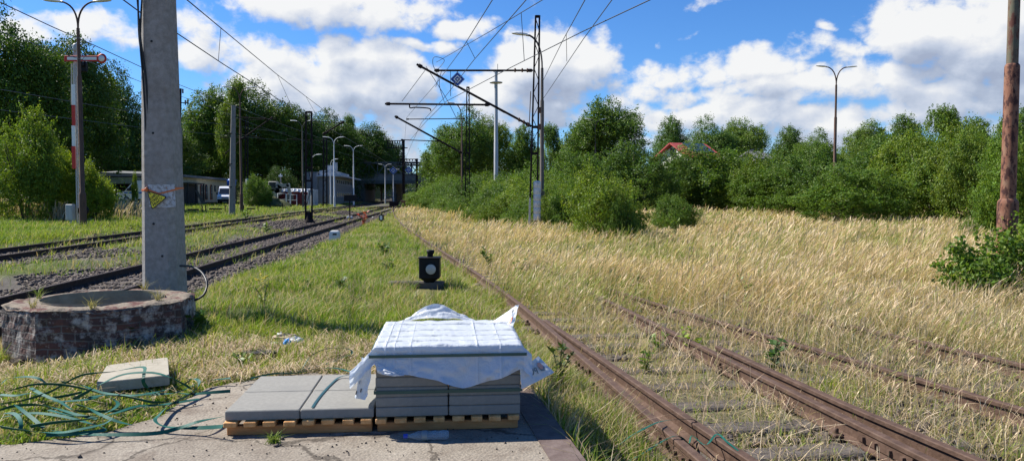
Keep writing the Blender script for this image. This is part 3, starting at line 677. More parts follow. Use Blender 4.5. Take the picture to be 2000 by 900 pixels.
# between the running tracks
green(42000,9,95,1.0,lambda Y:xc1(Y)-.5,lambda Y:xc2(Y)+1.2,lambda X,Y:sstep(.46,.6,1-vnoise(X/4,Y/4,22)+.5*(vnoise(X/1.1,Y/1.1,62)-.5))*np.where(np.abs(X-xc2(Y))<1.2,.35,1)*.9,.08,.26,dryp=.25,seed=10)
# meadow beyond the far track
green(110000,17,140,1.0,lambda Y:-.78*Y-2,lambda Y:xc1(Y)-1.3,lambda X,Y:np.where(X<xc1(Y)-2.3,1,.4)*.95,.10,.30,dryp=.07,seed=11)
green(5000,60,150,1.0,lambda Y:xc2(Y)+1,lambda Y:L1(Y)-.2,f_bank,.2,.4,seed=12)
hp.out('green_grass',M['grass'])
# pale tall grass at the edge of the left wood
hp=Heap()
n=16000; Y=rng.uniform(44,66,n); X=X_at(rng.uniform(-60,330,n),Y); k=(vnoise(X/3,Y/3,71)>.5)&((X<X_at(135,Y))|(rng.uniform(0,1,n)<.18)); X,Y=X[k],Y[k]; m=len(X)
c=STRAW[rng.integers(0,5,m)]*rng.uniform(.65,1.0,(m,1))
hp.add(*blades(np.stack([X,Y,zt(X,Y)],-1),rng.uniform(.6,1.35,m),rng.normal(0,.8,m),rng.uniform(.1,.6,m),rng.uniform(.025,.05,m),c*.7,c,[0,.5,.85,1],[1,.9,1.3,.2],rng=rng))
hp.out('tall_dry_grass',M['straw'])
# straw litter lying flat
hp=Heap()
def litter(n,xa,xb,ya,yb,fp,z0=.012,kl=1):
    X=rng.uniform(xa,xb,n);Y=rng.uniform(ya,yb,n); k=(rng.uniform(0,1,n)<fp(X,Y))&~blocked(X,Y); X,Y=X[k],Y[k]; m=len(X)
    a=rng.uniform(0,2*PI,m); Ln=rng.uniform(.05,.22,m)*kl; ts=[0,.5,1]; V=np.zeros((m,3,2,3)); s=np.stack([-np.sin(a),np.cos(a),0*a],-1)
    z=zt(X,Y)+rng.uniform(.004,.05,m); bow=rng.uniform(-.02,.06,m); tl=rng.normal(0,.12,m)
    for i,t in enumerate(ts):
        c=np.stack([X+np.cos(a)*Ln*(t-.5),Y+np.sin(a)*Ln*(t-.5),z+bow*(1-(2*t-1)**2)+np.abs(tl)*Ln*t],-1); w=rng.uniform(.0016,.0036,m)
        V[:,i,0]=c-s*w[:,None];V[:,i,1]=c+s*w[:,None]
    i=6*np.arange(m)[:,None]+2*np.arange(2)[None]; Q=np.stack([i,i+1,i+3,i+2],-1).reshape(-1,4)
    cc=np.repeat(STRAW[rng.integers(0,5,m)]*rng.uniform(.4,.95,(m,1)),6,0)
    hp.add(V.reshape(-1,3),Q,cc)
litter(24000,-4.4,.3,5.9,8.8,lambda X,Y:(.2+.8*sstep(.35,.6,vnoise(X/.6,Y/.6,81)))*sstep(.0,.5,(X+2.9)*.5+Y-6.35)*sstep(9.2,8.0,Y))
litter(9000,.2,7,4,10,lambda X,Y:.8*sstep(.4,.6,vnoise(X/.6,Y/.6,82))*(X>bank_line(Y)+.1))
litter(1800,-6.2,-2.5,5.2,7.8,lambda X,Y:.6+0*X); litter(9000,-6.2,-2.6,6.3,8.3,lambda X,Y:.9*sstep(.3,.55,vnoise(X/.5,Y/.5,83)))
hp.out('straw_litter',M['straw'])
# ------------------------------------------------------------------ near objects: pallets, slabs, film, straps
ROT=math.radians(5.0)
EX=Vector((math.cos(ROT),math.sin(ROT),0)); EY=Vector((-math.sin(ROT),math.cos(ROT),0)); EZ=Vector((0,0,1))
S_=.492; TH_=.068; PH=.098
_o=gnd(437,803,PH+TH_); O0=Vector((_o.x,_o.y,0))
RM=Matrix((EX,EY,EZ)).transposed()
def loc_(s,d,z): return O0+EX*s+EY*d+EZ*z
def pallet(s0,label):
    base=loc_(s0+S_,S_,0)
    t=thing('wooden_pallet',label,'pallet',base,'pallets under the paving slabs')
    n=8; w=.078; span=2*S_-.012
    for k in range(n):
        mb=MB(); sx=s0+.006+w/2+k*(span-w)/(n-1)+random.uniform(-.006,.006)
        l=random.uniform(-.008,.012)
        mb.box(loc_(sx,S_-.006+l,PH-.017),(w+random.uniform(-.006,.006),2*S_+.055,.034),RM,bev=.004)
        mb.build('deck_board',M['pallet'],t)
    for d in (.035,S_,2*S_-.035):
        mb=MB(); mb.box(loc_(s0+S_,d,(PH-.034)/2),(2*S_-.03,.055,PH-.036),RM,bev=.004); mb.build('stringer',M['pallet_dark'],t)
    return t
pallet(0,'low wooden pallet under the four loose grey slabs')
pallet(2*S_+.006,'low wooden pallet under the tall film-wrapped slab stack')
mb=MB(); mb.box((0,0,TH_/2),(S_-.006,S_-.006,TH_-.002),bev=.006); slab0=mb.build('paving_slab',M['slab'])
ORD=['bottom','second','third','fourth','fifth','sixth','topmost']
def put_slab(s,d,z,label,group,first=False,rj=.004):
    o=slab0 if first else slab0.copy()
    if not first: C.objects.link(o)
    o.location=loc_(s+random.uniform(-rj,rj)*.4,d+random.uniform(-rj,rj)*.6,z+.001); o.rotation_euler=(0,0,ROT+random.uniform(-.004,.004))
    tag(o,label,'paving slab',group); return o
LB={(0,0):'single grey paving slab at the front outer corner, near the camera',(1,0):'single grey paving slab beside the tall stack, front one, crossed by the green strap end',
    (0,1):'single grey paving slab at the rear outer corner, nearest the tilted old slab',(1,1):'single grey paving slab behind, touching the side of the wrapped stack'}
f=True
for i in (0,1):
    for j in (0,1):
        put_slab(S_*(i+.5),S_*(j+.5),PH,LB[(i,j)],'loose single layer of paving slabs',f); f=False
for k in range(7):
    for i in (0,1):
        for j in (0,1):
            side='column touching the loose slabs' if i==0 else 'column nearest the kerb'
            put_slab(S_*(i+2.5)+.010,S_*(j+.5),PH+k*TH_,f"{ORD[k]} grey slab of the wrapped stack, {'front' if j==0 else 'hidden rear'} row, {side}",'paving slabs in the wrapped stack',rj=.005)
# --- film over the stack
W2=2*S_; SX=2*S_+.010; ZT=PH+7*TH_+.006
def Lp(s,d,z): return loc_(SX+s,d,z)
rngf=np.random.default_rng(17)
def nz2(x,y,seed): return float(vnoise(np.array([x]),np.array([y]),seed)[0])-.5
film=thing('plastic_sheet','white plastic film draped over the tall slab stack, creased and loose at the hem','plastic sheet',Lp(W2/2,W2/2,0))
# main sheet: top plus front / left / right skirts in one grid
def front_len(s):  return float(np.interp(s/W2,[-.12,0,.06,.12,.3,.45,.6,.75,.9,1.0,1.12],[.10,.115,.155,.175,.2,.235,.285,.25,.205,.165,.15]))
us=[-.30+i*.011 for i in range(int(.30/.011))]+[W2*i/84 for i in range(85)]+[W2+.012*i for i in range(1,14)]
CRU=(.075,.135,.245,.70,.86); CRV=(.13,.32,.52,.80)
us=sorted(set(us+[c*W2+e for c in CRU for e in (-.012,-.002,0,.003)]))
vs=[-1+i/26 for i in range(26)]+sorted(set([W2*i/60 for i in range(61)]+[c*W2+e for c in CRV for e in (-.003,0,.006,.012)]))
def crease(x,y):
    """film pinched up into narrow standing folds"""
    h=0
    for k,c in enumerate(CRU):
        dd=x-c*W2; g=.0048*(.3+1.2*max(0,nz2(y*6,k*3.1,71)+.4)); h=max(h,g*(max(0,1+dd/.014) if dd<=0 else max(0,1-dd/.0029)))
    for k,c in enumerate(CRV):
        dd=y-c*W2; g=.013*(.4+1.2*max(0,nz2(x*5,k*2.3,72)+.3)); h=max(h,g*(max(0,1-dd/.024) if dd>=0 else max(0,1+dd/.0029)))
    return h
P=[];ids={}
for i,u in enumerate(us):
    for j,v in enumerate(vs):
        s=min(max(u,0),W2)
        dside=0; side=0
        if u<0: dside=-u; side=-1
        if u>W2: dside=u-W2; side=1
        fl=front_len(u)
        if v<0:
            t=-v; L_=fl*t
            cr_=sum(.010*max(0,1-abs(u-c*W2)/.010) for c in CRU); d=-.012-.018*min(1,L_/.03)*.6-max(0,L_-.075)*(.42+.55*nz2(u*4.5,2.3,31))-.05*nz2(u*7,t*2.5,32)*t-.030*nz2(u*17,t*6,33)*t-cr_*min(1,t*3)
            z=ZT-max(0,L_-.008)+.0; 
        else:
            d=v; L_=0; z=ZT
        x=s; 
        wr=.010*nz2(u*5,v*6,34)+.016*abs(nz2(u*9+v*6,v*11-u*5,35))+.004*nz2(u*30,v*33,36)
        if side==0 and v>=0: z+=max(0,wr)+crease(u,v)+.004
        if side:
            # side skirts hang; near the front they flare away from the stack
            flare=(.16 if side<0 else .07)
            q=dside/(.30 if side<0 else .156)
            yy=max(v,0)/W2
            x=(0 if side<0 else W2)+side*(.010+flare*q**1.2*(.55+.45*math.cos(yy*2.2))+.02*nz2(dside*9,yy*6,36)*q)
            drop=dside*.93*(1 if side<0 else .8)
            z=min(z,ZT+.003) - drop*(1 if v>=0 else (.55+.1*t))
            d=d-(0 if v>=0 else .02*q)
            z+=.012*nz2(dside*20,yy*12,37)
        if v<0 and side==0: x=x+.006*nz2(u*13,t*5,38)
        ids[i,j]=len(P); P.append(Lp(x,d,z))
mb=MB(); mb.add(P,[(ids[i,j],ids[i+1,j],ids[i+1,j+1],ids[i,j+1]) for i in range(len(us)-1) for j in range(len(vs)-1)],True)
mb.build('cover',M['film'],film)
def patch(c00,c10,c11,c01,bulge,amp,seed,nu=26,nv=18,fr=5):
    c00,c10,c11,c01,bulge=[Vector(q) for q in (c00,c10,c11,c01,bulge)]
    nrm=(c10-c00).cross(c01-c00).normalized()
    def ev(u,v):
        p=c00*(1-u)*(1-v)+c10*u*(1-v)+c11*u*v+c01*(1-u)*v
        return p+bulge*(4*u*(1-u)*(.35+.65*v))+nrm*amp*(nz2(u*fr,v*fr,seed)+.5*nz2(u*fr*2.7,v*fr*2.7,seed+1))
    mb=MB(); P=[ev(i/nu,j/nv) for j in range(nv+1) for i in range(nu+1)]
    mb.add(P,[(j*(nu+1)+i,j*(nu+1)+i+1,(j+1)*(nu+1)+i+1,(j+1)*(nu+1)+i) for j in range(nv) for i in range(nu)],True)
    return mb,ev,nrm
def text_mesh(txt,size=1.0,bold=.03,align='CENTER'):
    cu=bpy.data.curves.new('t','FONT'); cu.body=txt; cu.size=size; cu.align_x=align; cu.align_y='CENTER'; cu.offset=bold*size; cu.fill_mode='FRONT'; cu.resolution_u=3
    o=bpy.data.objects.new('t',cu); C.objects.link(o); dg=bpy.context.evaluated_depsgraph_get(); dg.update()
    me=bpy.data.meshes.new_from_object(o.evaluated_get(dg)); vs=[tuple(v.co) for v in me.vertices]; fs=[tuple(p.vertices) for p in me.polygons]
    bpy.data.objects.remove(o); bpy.data.curves.remove(cu); bpy.data.meshes.remove(me); return vs,fs
def on_patch(name,vs,fs,ev,u0,v0,su,sv,ang,nrm,off,mat,parent,mirror=False):
    ca,sa=math.cos(ang),math.sin(ang); P=[]
    for x,y,_ in vs:
        if mirror: x=-x
        a,b=(x*ca-y*sa)*su,(x*sa+y*ca)*sv
        P.append(ev(u0+a,v0+b)+nrm*off)
    mb=MB(); mb.add(P,fs); return mb.build(name,mat,parent)
HEXO=[(.5*math.cos(PI/6+k*PI/3),.5*math.sin(PI/6+k*PI/3),0) for k in range(6)]
# rear skirt blown up behind the stack
yb=W2
hs_=[Lp(.12,yb,ZT),Lp(.80,yb,ZT)]
mb,ev,nr=patch(Lp(.10,yb+.0,ZT-.01),Lp(.76,yb,ZT-.01),Lp(.62,yb+.10,ZT+.02),Lp(.18,yb+.10,ZT+.015),EZ*.10,.03,51,30,12); mb.build('blown_rear_hem',M['film'],film)
# rear corner standing up with lettering
A0,A1,A2,A3=Lp(.83,W2-.10,ZT+.0),Lp(W2-.0,W2-.28,ZT-.04),Lp(W2+.075,W2-.12,ZT+.15),Lp(W2+.045,W2-.10,ZT+.135)
mb,ev,nr=patch(A0,A1,A2,A3,-EY*.015,.012,53); cf=mb.build('corner_flap',M['film'],film)
if nr.y>0: nr=-nr
vs_,fs_=text_mesh('IL',1,.02)
on_patch('lettering',vs_,fs_,ev,.50,.72,.20,.26,1.0,nr,.004,M['ink'],cf)
on_patch('logo',HEXO,[tuple(range(6))],ev,.76,.36,.17,.30,.3,nr,.004,M['logo_orange'],cf)
on_patch('logo',[(x*1.0+.42,y*.9-.02,0) for x,y,_ in HEXO],[tuple(range(6))],ev,.76,.36,.17,.30,.3,nr,.003,M['logo_blue'],cf)
# front corner flap blown out sideways, print seen mirrored through the film
B0,B1,B2,B3=Lp(W2-.04,-.055,.335),Lp(W2+.02,.03,.465),Lp(W2+.185,.05,.385),Lp(W2+.015,-.03,.300)
B0,B1,B2,B3=Lp(W2+.00,-.05,.285),Lp(W2+.235,.03,.375),Lp(W2+.13,.06,.485),Lp(W2-.01,-.02,.435)
mb,ev,nr=patch(B0,B1,B2,B3,-EY*.03,.012,55); bf=mb.build('side_flap',M['film'],film)
if nr.y>0: nr=-nr
vs_,fs_=text_mesh('PO',1,.02)
on_patch('lettering',vs_,fs_,ev,.46,.50,.26,.46,-.12,nr,.008,M['pale_ink'],bf,mirror=True)
on_patch('logo',HEXO,[tuple(range(6))],ev,.78,.60,.17,.40,.2,nr,.011,M['pale_orange'],bf)
on_patch('logo',[(x,y-.2,0) for x,y,_ in HEXO],[tuple(range(6))],ev,.78,.58,.19,.42,.2,nr,.008,M['pale_ink'],bf)
# crumpled corner hanging beside the loose slabs
mb,ev,nr=patch(Lp(-.01,-.02,.47),Lp(-.10,.06,.50),Lp(-.13,.02,.235),Lp(-.055,-.05,.235),-EX*.03,.035,57,fr=3); lf=mb.build('hanging_corner',M['film'],film)
mb=MB()
for k,(u,v) in enumerate(((.35,.72),(.58,.80),(.46,.52))):
    for s in (-1,1):
        p=ev(u,v)+nr*.006*s; q=ev(u+.04,v+.10)+nr*.006*s; mb.bar(p,q,.006,.002)
mb.build('lettering',M['ink'],lf)
mb,ev,nr=patch(Lp(.0,-.03,.475),Lp(.16,-.045,.425),Lp(.20,-.075,.400),Lp(.02,-.055,.418),-EY*.045,.035,59,fr=3); mb.build('folded_hem',M['film'],film)
# straps round the stack
def ring(z,w,out,name,label,mat):
    o=out; t=.004
    pts=[Lp(-o,-o,z),Lp(W2+o,-o,z),Lp(W2+o,W2+o,z),Lp(-o,W2+o,z)]
    mb=MB()
    for k in range(4):
        a=pts[k];b=pts[(k+1)%4]; d=(b-a).normalized(); n_=d.cross(EZ)
        mb.prism([a-EZ*w/2,b-EZ*w/2,b+EZ*w/2,a+EZ*w/2],n_*t)
    r=mb.build(name,mat,None,pts[0]); return tag(r,label,'packing strap','straps tight around the wrapped stack')
ring(PH+2.53*TH_,.022,.0065,'packing_strap','dark green strap tight around the bare grey slabs below the film',M['strap_dark'])
ring(ZT-.060,.019,.034,'packing_strap','dark teal strap tight around the white film near its top edge',M['strap_dark'])
# ribbons
def ribbon(mb,pts,w=.016,twist=0.0,seed=0,n=8):
    C_=catmull(pts,n); rng=random.Random(seed); ph=rng.uniform(0,6.28)
    L_=[];m=len(C_)
    for i,p in enumerate(C_):
        t=(C_[min(i+1,m-1)]-C_[max(i-1,0)]).normalized(); s=t.cross(EZ)
        if s.length<1e-3: s=Vector((1,0,0))
        s.normalize(); u=s.cross(t); a=twist*math.sin(ph+i*.11)+.5*twist
        s2=s*math.cos(a)+u*math.sin(a); th=u*math.cos(a)-s*math.sin(a)
        L_+= [p-s2*w/2+th*.0008,p+s2*w/2+th*.0008,p+s2*w/2-th*.0008,p-s2*w/2-th*.0008]
    fs=[]
    for i in range(m-1):
        for k in range(4):
            q=(k+1)%4; fs.append((i*4+k,i*4+q,(i+1)*4+q,(i+1)*4+k))
    mb.add(L_,fs,False); return mb
def gp(px,py,h=0.012):
    p=gnd(px,py,h); return p
tang=thing('strapping_tangle','loose tangle of cut green plastic strapping lying on weeds beside the brick well','strapping',gnd(165,790,0))
SP=[[(435,813,.02),(390,822,.05),(347,836,.012),(307,845,.01),(240,848,.01),(165,847,.015),(100,840,.02)],
 [(435,832,.05),(405,834,.03),(373,835,.015),(335,834,.012),(313,829,.02),(303,820,.03),(309,811,.03),(333,789,.02),(373,768,.02),(389,750,.05),(384,740,.07),(365,739,.04)],
 [(0,789,.08),(50,780,.06),(101,763,.06),(157,733,.11),(220,725,.15),(278,716,.17),(281,730,.17),(280,745,.12),(288,757,.06),(309,771,.02)],
 [(144,779,.03),(168,766,.09),(192,752,.13),(240,731,.17),(293,727,.18),(331,736,.15),(371,757,.05),(379,768,.02)],
 [(-20,766,.04),(0,752,.07),(16,739,.09),(53,735,.11),(76,739,.10),(91,749,.06)],
 [(60,757,.05),(85,771,.06),(117,784,.05),(144,800,.06),(181,803,.03),(220,802,.02),(253,800,.02),(304,791,.012),(350,785,.012),(389,778,.01)],
 [(173,776,.06),(203,771,.06),(240,773,.06),(275,780,.05),(299,785,.03),(331,784,.012)],
 [(150,790,.05),(171,795,.07),(190,806,.06),(213,816,.05),(235,824,.03),(262,830,.012)],
 [(0,833,.03),(27,837,.04),(80,843,.03),(120,844,.035),(160,837,.045),(203,827,.05),(219,816,.06)],
 [(30,790,.07),(43,800,.08),(67,819,.05),(85,835,.02)],
 [(10,806,.06),(27,807,.07),(37,816,.07),(41,828,.05),(40,840,.02)],
 [(77,784,.05),(125,783,.05),(173,779,.05),(197,771,.04)],
 [(450,738,.03),(420,741,.02),(390,747,.03),(347,765,.02),(310,769,.015),(285,768,.02)],
 [(450,763,.012),(410,766,.012),(373,769,.014),(345,766,.02),(320,763,.03)],
 [(0,800,.05),(30,792,.06),(75,790,.04),(110,797,.05),(150,809,.05),(190,817,.03)],
 [(20,762,.05),(70,750,.09),(130,752,.08),(190,766,.05),(230,786,.03),(205,806,.03),(150,812,.05),(95,800,.05)],
 [(120,745,.08),(160,752,.07),(200,766,.05),(255,772,.06),(310,764,.06),(352,752,.05),(372,742,.03)],
 [(0,815,.05),(60,806,.06),(120,812,.05),(175,826,.03),(205,838,.02),(150,846,.02),(90,848,.02)],
 [(60,832,.03),(110,824,.05),(170,818,.06),(225,806,.04),(262,794,.03),(300,790,.015),(345,790,.012)],
 [(0,770,.06),(30,772,.07),(60,768,.07),(95,776,.05),(130,772,.05),(160,765,.06)]]
for k,pp in enumerate(SP):
    mb=MB(); ribbon(mb,[gp(q[0],q[1],q[2]*1.1+.03) for q in pp],.026,.7,k); mb.build('strap',M['strap'],tang)
mb=MB(); ribbon(mb,[gp(589,722,.03),gp(598,706,.08),gp(611,692,.10),gp(642,680,.12),gp(680,681,.10),gp(687,690,.06),gp(668,698,.04),gp(646,707,.03),gp(589,722,.02),gp(528,730,.03),gp(490,738,.03)],.018,.5,31)
ribbon(mb,[gp(470,748,.02),gp(520,731,.05),gp(575,728,.05),gp(625,719,.07),gp(660,719,.06),gp(700,730,.05)],.018,.5,32)
tag(mb.build('loose_strap',M['strap'],None,gp(600,720,0)),'looped green strap lying in straw behind the loose slabs','strapping')
zs=PH+TH_+.004
mb=MB(); ribbon(mb,[gnd(694,729,zs+.03),gnd(678,732,zs+.02),gnd(661,737,zs+.006),gnd(646,750,zs+.003),gnd(632,765,zs+.003),gnd(620,780,zs+.003),gnd(610,795,zs+.003)],.017,.1,33)
tag(mb.build('strap_end',M['strap_dark'],None,gnd(650,760,zs)),'curved dark green strap end lying across the loose slab tops','strapping')
zr=ZR+.012
mb=MB(); ribbon(mb,[gnd(1205,872,-.2),gnd(1230,852,-.12),gnd(1257,837,-.06),gnd(1285,824,zr+.03),gnd(1315,819,zr+.01),gnd(1350,818,zr+.006),gnd(1362,824,zr-.02)],.016,.3,34)
tag(mb.build('loose_strap',M['strap'],None,gnd(1257,837,-.1)),'green strap draped over the doubled rails, upper one','strapping')
mb=MB(); ribbon(mb,[gnd(1215,905,-.25),gnd(1250,888,-.2),gnd(1285,866,-.16),gnd(1313,852,zr+.005),gnd(1330,853,zr),gnd(1345,866,-.2),gnd(1352,850,-.2),gnd(1378,868,-.15),gnd(1400,847,zr+.004),gnd(1420,862,zr+.004),gnd(1445,882,zr-.02)],.015,.4,35)
tag(mb.build('loose_strap',M['strap'],None,gnd(1300,870,-.2)),'green strap zigzagging under the doubled rails, lower one','strapping')
# --- old slab piece lying on the weeds
t_=[gnd(203,741,.085),gnd(330,729,.10),gnd(331,697,.115),gnd(206,716,.10)]
t_=[gnd(188,748,.10),gnd(331,733,.115),gnd(328,698,.125),gnd(208,714,.11)]
mb=MB(); 
def rnd_poly(P,r,n=3):
    out=[];m=len(P)
    for i in range(m):
        a=P[i-1];b=P[i];c=P[(i+1)%m]; p0=b+(a-b).normalized()*r; p1=b+(c-b).normalized()*r
        for k in range(n+1):
            q=k/n; out.append(p0*(1-q)**2+b*2*q*(1-q)+p1*q*q)
    return out
pl_=rnd_poly(t_,.035); cc=sum(pl_,Vector())/len(pl_)
topi=[cc+(p-cc)*.985+EZ*.006 for p in pl_]
k=len(pl_); V_=[p-EZ*.078 for p in pl_]+pl_+topi
mb.add(V_,[tuple(range(k-1,-1,-1))]+[(i,(i+1)%k,k+(i+1)%k,k+i) for i in range(k)]+[(k+i,k+(i+1)%k,2*k+(i+1)%k,2*k+i) for i in range(k)]+[tuple(range(2*k,3*k))])
tag(mb.build('concrete_slab',M['old_slab'],None,Vector((cc.x,cc.y,.0))),'tilted beige concrete slab lying in front of the brick well','concrete slab')
# --- bottle in front of the pallet
bl=thing('plastic_bottle','crumpled clear plastic bottle with blue cap lying before the pallet','bottle',gnd(830,853,.0))
p0=gnd(788,851,.032); p1=gnd(877,848,.034); ax=(p1-p0).normalized()
rotb=Vector((0,0,1)).rotation_difference(ax).to_matrix(); LB_=(p1-p0).length
mb=MB(); mb.lathe([(.012,.030),(.013,.045),(.022,.075),(.031,.10),(.029,.125),(.032,.15),(.028,.17),(.031,.20),(.027,.225),(.031,.25),(.030,LB_-.01),(.022,LB_)],p0,16,rot=rotb); mb.build('body',M['bottle'],bl)
mb=MB(); mb.lathe([(.0145,0),(.0155,.004),(.0155,.022),(.0145,.028)],p0,14,rot=rotb); mb.build('cap',M['cap_blue'],bl)
mb=MB(); mb.lathe([(.0315,.118),(.0335,.122),(.0335,.150),(.0315,.154)],p0,16,rot=rotb); mb.build('paper_label',M['pale_ink'],bl)
# --- rubbish
rb=thing('rubbish_heap','white and blue plastic rubbish dumped in the grass behind the slabs','rubbish',gnd(560,675,0))
def crumple(c,sx,sy,sz,seed,mat,name,rotz=0):
    rng=random.Random(seed); mb=MB(); n=14; m=8; P=[]
    for j in range(m+1):
        th=PI*j/m
        for i in range(n):
            a=2*PI*i/n; r=1+rng.uniform(-.28,.28); x,y,z=sx*r*math.sin(th)*math.cos(a),sy*r*math.sin(th)*math.sin(a),sz*r*math.cos(th)
            P.append(c+Vector((x*math.cos(rotz)-y*math.sin(rotz),x*math.sin(rotz)+y*math.cos(rotz),max(z,-sz*.4)+sz*.4)))
    mb.add(P,[(j*n+i,(j+1)*n+i,(j+1)*n+(i+1)%n,j*n+(i+1)%n) for j in range(m) for i in range(n)])
    return mb.build(name,mat,rb)
crumple(gnd(575,671,0),.12,.06,.05,1,M['bag'],'white_bag',.2); crumple(gnd(548,665,0),.035,.11,.06,2,M['bag'],'white_bag',.5)
crumple(gnd(558,664,.02),.13,.05,.05,3,M['tan_bag'],'tan_wrapper',.3); crumple(gnd(562,671,.05),.04,.04,.035,4,M['blue_bag'],'blue_wrapper'); crumple(gnd(538,674,0),.07,.03,.025,5,M['bag'],'white_bag',-.2)
mb=MB(); c=gnd(506,693,.0); pts=[c+Vector((.19*math.cos(a)*random.uniform(.7,1.1),.09*math.sin(a)*random.uniform(.7,1.1),.02)) for a in [k*PI/9 for k in range(18)]]
mb.prism(pts,(0,0,.018)); tag(mb.build('rubber_scrap',M['rubber'],None,c),'flat black scrap lying on the straw behind the slabs','scrap')
# --- brick well
WC=Vector((WELLC[0],WELLC[1],0)); RO=.97; RI=.62; HZ=.445; NS=8; A0_=math.radians(-103)
well=thing('brick_well','low eight-sided brick well ring with round opening beside the concrete pole','well',WC)
def octp(r,k,z,jit=0): a=A0_+k*PI/4; return WC+Vector((r*math.cos(a),r*math.sin(a)*.93,z))
me=bpy.data.meshes.new('brick_wall'); V=[];Fc=[];UV=[]
rr=random.Random(4); nu,nv=14,7; side_len=2*RO*math.sin(PI/8)
for k in range(NS):
    a,b=octp(RO,k,0),octp(RO,k+1,0); nrm_=((a+b)/2-WC).normalized(); o=len(V)
    for j in range(nv+1):
        for i in range(nu+1):
            u=i/nu; z=-.08+(HZ+.08-.01)*j/nv
            off=(nz2((k+u)*9,z*14,91)*.022 if 0<i<nu else 0)-(.012 if j==nv else 0)
            V.append(a*(1-u)+b*u+EZ*z+nrm_*off-WC)
    for j in range(nv):
        for i in range(nu):
            Fc.append((o+j*(nu+1)+i,o+j*(nu+1)+i+1,o+(j+1)*(nu+1)+i+1,o+(j+1)*(nu+1)+i))
            for (q,r_) in ((i,j),(i+1,j),(i+1,j+1),(i,j+1)): UV.append(((k+q/nu)*side_len,-.08+(HZ+.08)*r_/nv))
me.from_pydata(V,[],Fc); uvl=me.uv_layers.new(name='UVMap')
for i,q in enumerate(UV): uvl.data[i].uv=q
me.materials.append(M['brick']); me.update(); o=bpy.data.objects.new('brick_wall',me); C.objects.link(o); o.parent=well
# cap ring between octagon and circle
mb=MB(); nseg=96; P=[]; rings=9
for j in range(rings+1):
    q=j/rings
    for i in range(nseg):
        a=A0_+2*PI*i/nseg; k=(a-A0_)/(PI/4); kk=int(k)%8; ff=k-int(k)
        pa,pb=octp(RO+.004,kk,0)-WC,octp(RO+.004,kk+1,0)-WC; po=pa*(1-ff)+pb*ff
        pi_=Vector((RI*math.cos(a),RI*math.sin(a)*.93,0)); p=po*(1-q)+pi_*q
        z=HZ-.012*(1 if j==0 else 0)+.03*nz2(p.x*5,p.y*5,92)*(1 if 0<j else .4)+.02*nz2(p.x*14,p.y*14,93)
        if j<=1: z-=.075*max(0,nz2(i*.30,3,94)-.12)*(2 if j==0 else 1)
        P.append(WC+p+EZ*z)
mb.add(P,[(j*nseg+i,j*nseg+(i+1)%nseg,(j+1)*nseg+(i+1)%nseg,(j+1)*nseg+i) for j in range(rings) for i in range(nseg)],True)
mb.build('mortar_cap',M['well_top'],well)
mb=MB(); P=[]
for z in (HZ+.02,HZ-.02,.1,-.6):
    for i in range(48):
        a=2*PI*i/48; r=RI+(.004 if z>.4 else .0); P.append(WC+Vector((r*math.cos(a),r*math.sin(a)*.93,z)))
mb.add(P,[(j*48+(i+1)%48,j*48+i,(j+1)*48+i,(j+1)*48+(i+1)%48) for j in range(3) for i in range(48)],True)
mb.add(P[-48:],[tuple(range(48))]); mb.build('shaft_lining',M['well_in'],well)
# --- concrete pole with cables and sign
PY=9.95; pb=at(322.5,565,PY); PX=pb.x
pole=thing('concrete_pole','stout grey concrete traction pole standing behind the brick well','pole',(PX,PY,0))
def pole_sec(z):
    w=.462-.0275*max(z,0); c=w*.16; return w,c
mb=MB(); P=[]; zs_=[-.1,.6,1.5,2.5,3.5,4.4,5.0]
for z in zs_:
    w,c=pole_sec(z); h=w/2; lean=(z-.8)*-.0005
    for x,y in ((-h+c,-h),(h-c,-h),(h,-h+c),(h,h-c),(h-c,h),(-h+c,h),(-h,h-c),(-h,-h+c)): P.append((PX+x+lean,PY+y,z))
fs=[tuple(range(7,-1,-1)),tuple(range(len(P)-8,len(P)))]
for i in range(len(zs_)-1):
    for k in range(8): q=(k+1)%8; fs.append((i*8+k,i*8+q,(i+1)*8+q,(i+1)*8+k))
mb.add(P,fs); shaft=mb.build('shaft',M['concrete_pole'],pole)
def fy(z): return PY-pole_sec(z)[0]/2
def onpole(px,py,pr=.003):
    Y=PY-.22
    for _ in range(3): p=at(px,py,Y); Y=fy(p.z)-pr
    return at(px,py,Y)
q=[onpole(289,361),onpole(341,360),onpole(343,405),onpole(291,404)]
mb=MB(); rr=random.Random(3); edge_=[]
for a,b in zip(q,q[1:]+q[:1]):
    for k in range(8): p=a*(1-k/8)+b*k/8; edge_.append(p+Vector((rr.uniform(-.004,.004),0,rr.uniform(-.006,.006))))
mb.prism(list(reversed(edge_)),(0,.002,0)); mb.build('whitewash_patch',M['old_white'],pole)
for px,py in ((296,81),(299,260),(300,437),(317,500)): 
    mb=MB(); p=onpole(px,py,.001); mb.lathe([(.001,0),(.016,0),(.016,.004)],p,8,rot=Matrix.Rotation(PI/2,3,'X')); mb.build('bolt_hole',M['ink'],pole)

# warning triangle on orange tape
sg=thing('warning_sign','yellow triangular warning sign hung on orange tape around the concrete pole','sign',onpole(305,395,.03))
T0,T1,T2=onpole(288,373,.02),onpole(327,384.5,.035),onpole(297,410,.03)
tri=rnd_poly([T0,T2,T1],.03,3); ctr=(T0+T1+T2)/3; nS=(T2-T0).cross(T1-T0).normalized()
if nS.y>0: nS=-nS
mb=MB(); mb.prism(tri if (tri[1]-tri[0]).cross(tri[4]-tri[1]).dot(nS)>0 else list(reversed(tri)),nS*.004); pan=mb.build('border',M['ink'],sg)
tri2=[ctr+(p-ctr)*.88+nS*.004 for p in tri]; mb=MB(); mb.prism(tri2,nS*.0015); face=mb.build('face',M['sign_yellow'],sg)
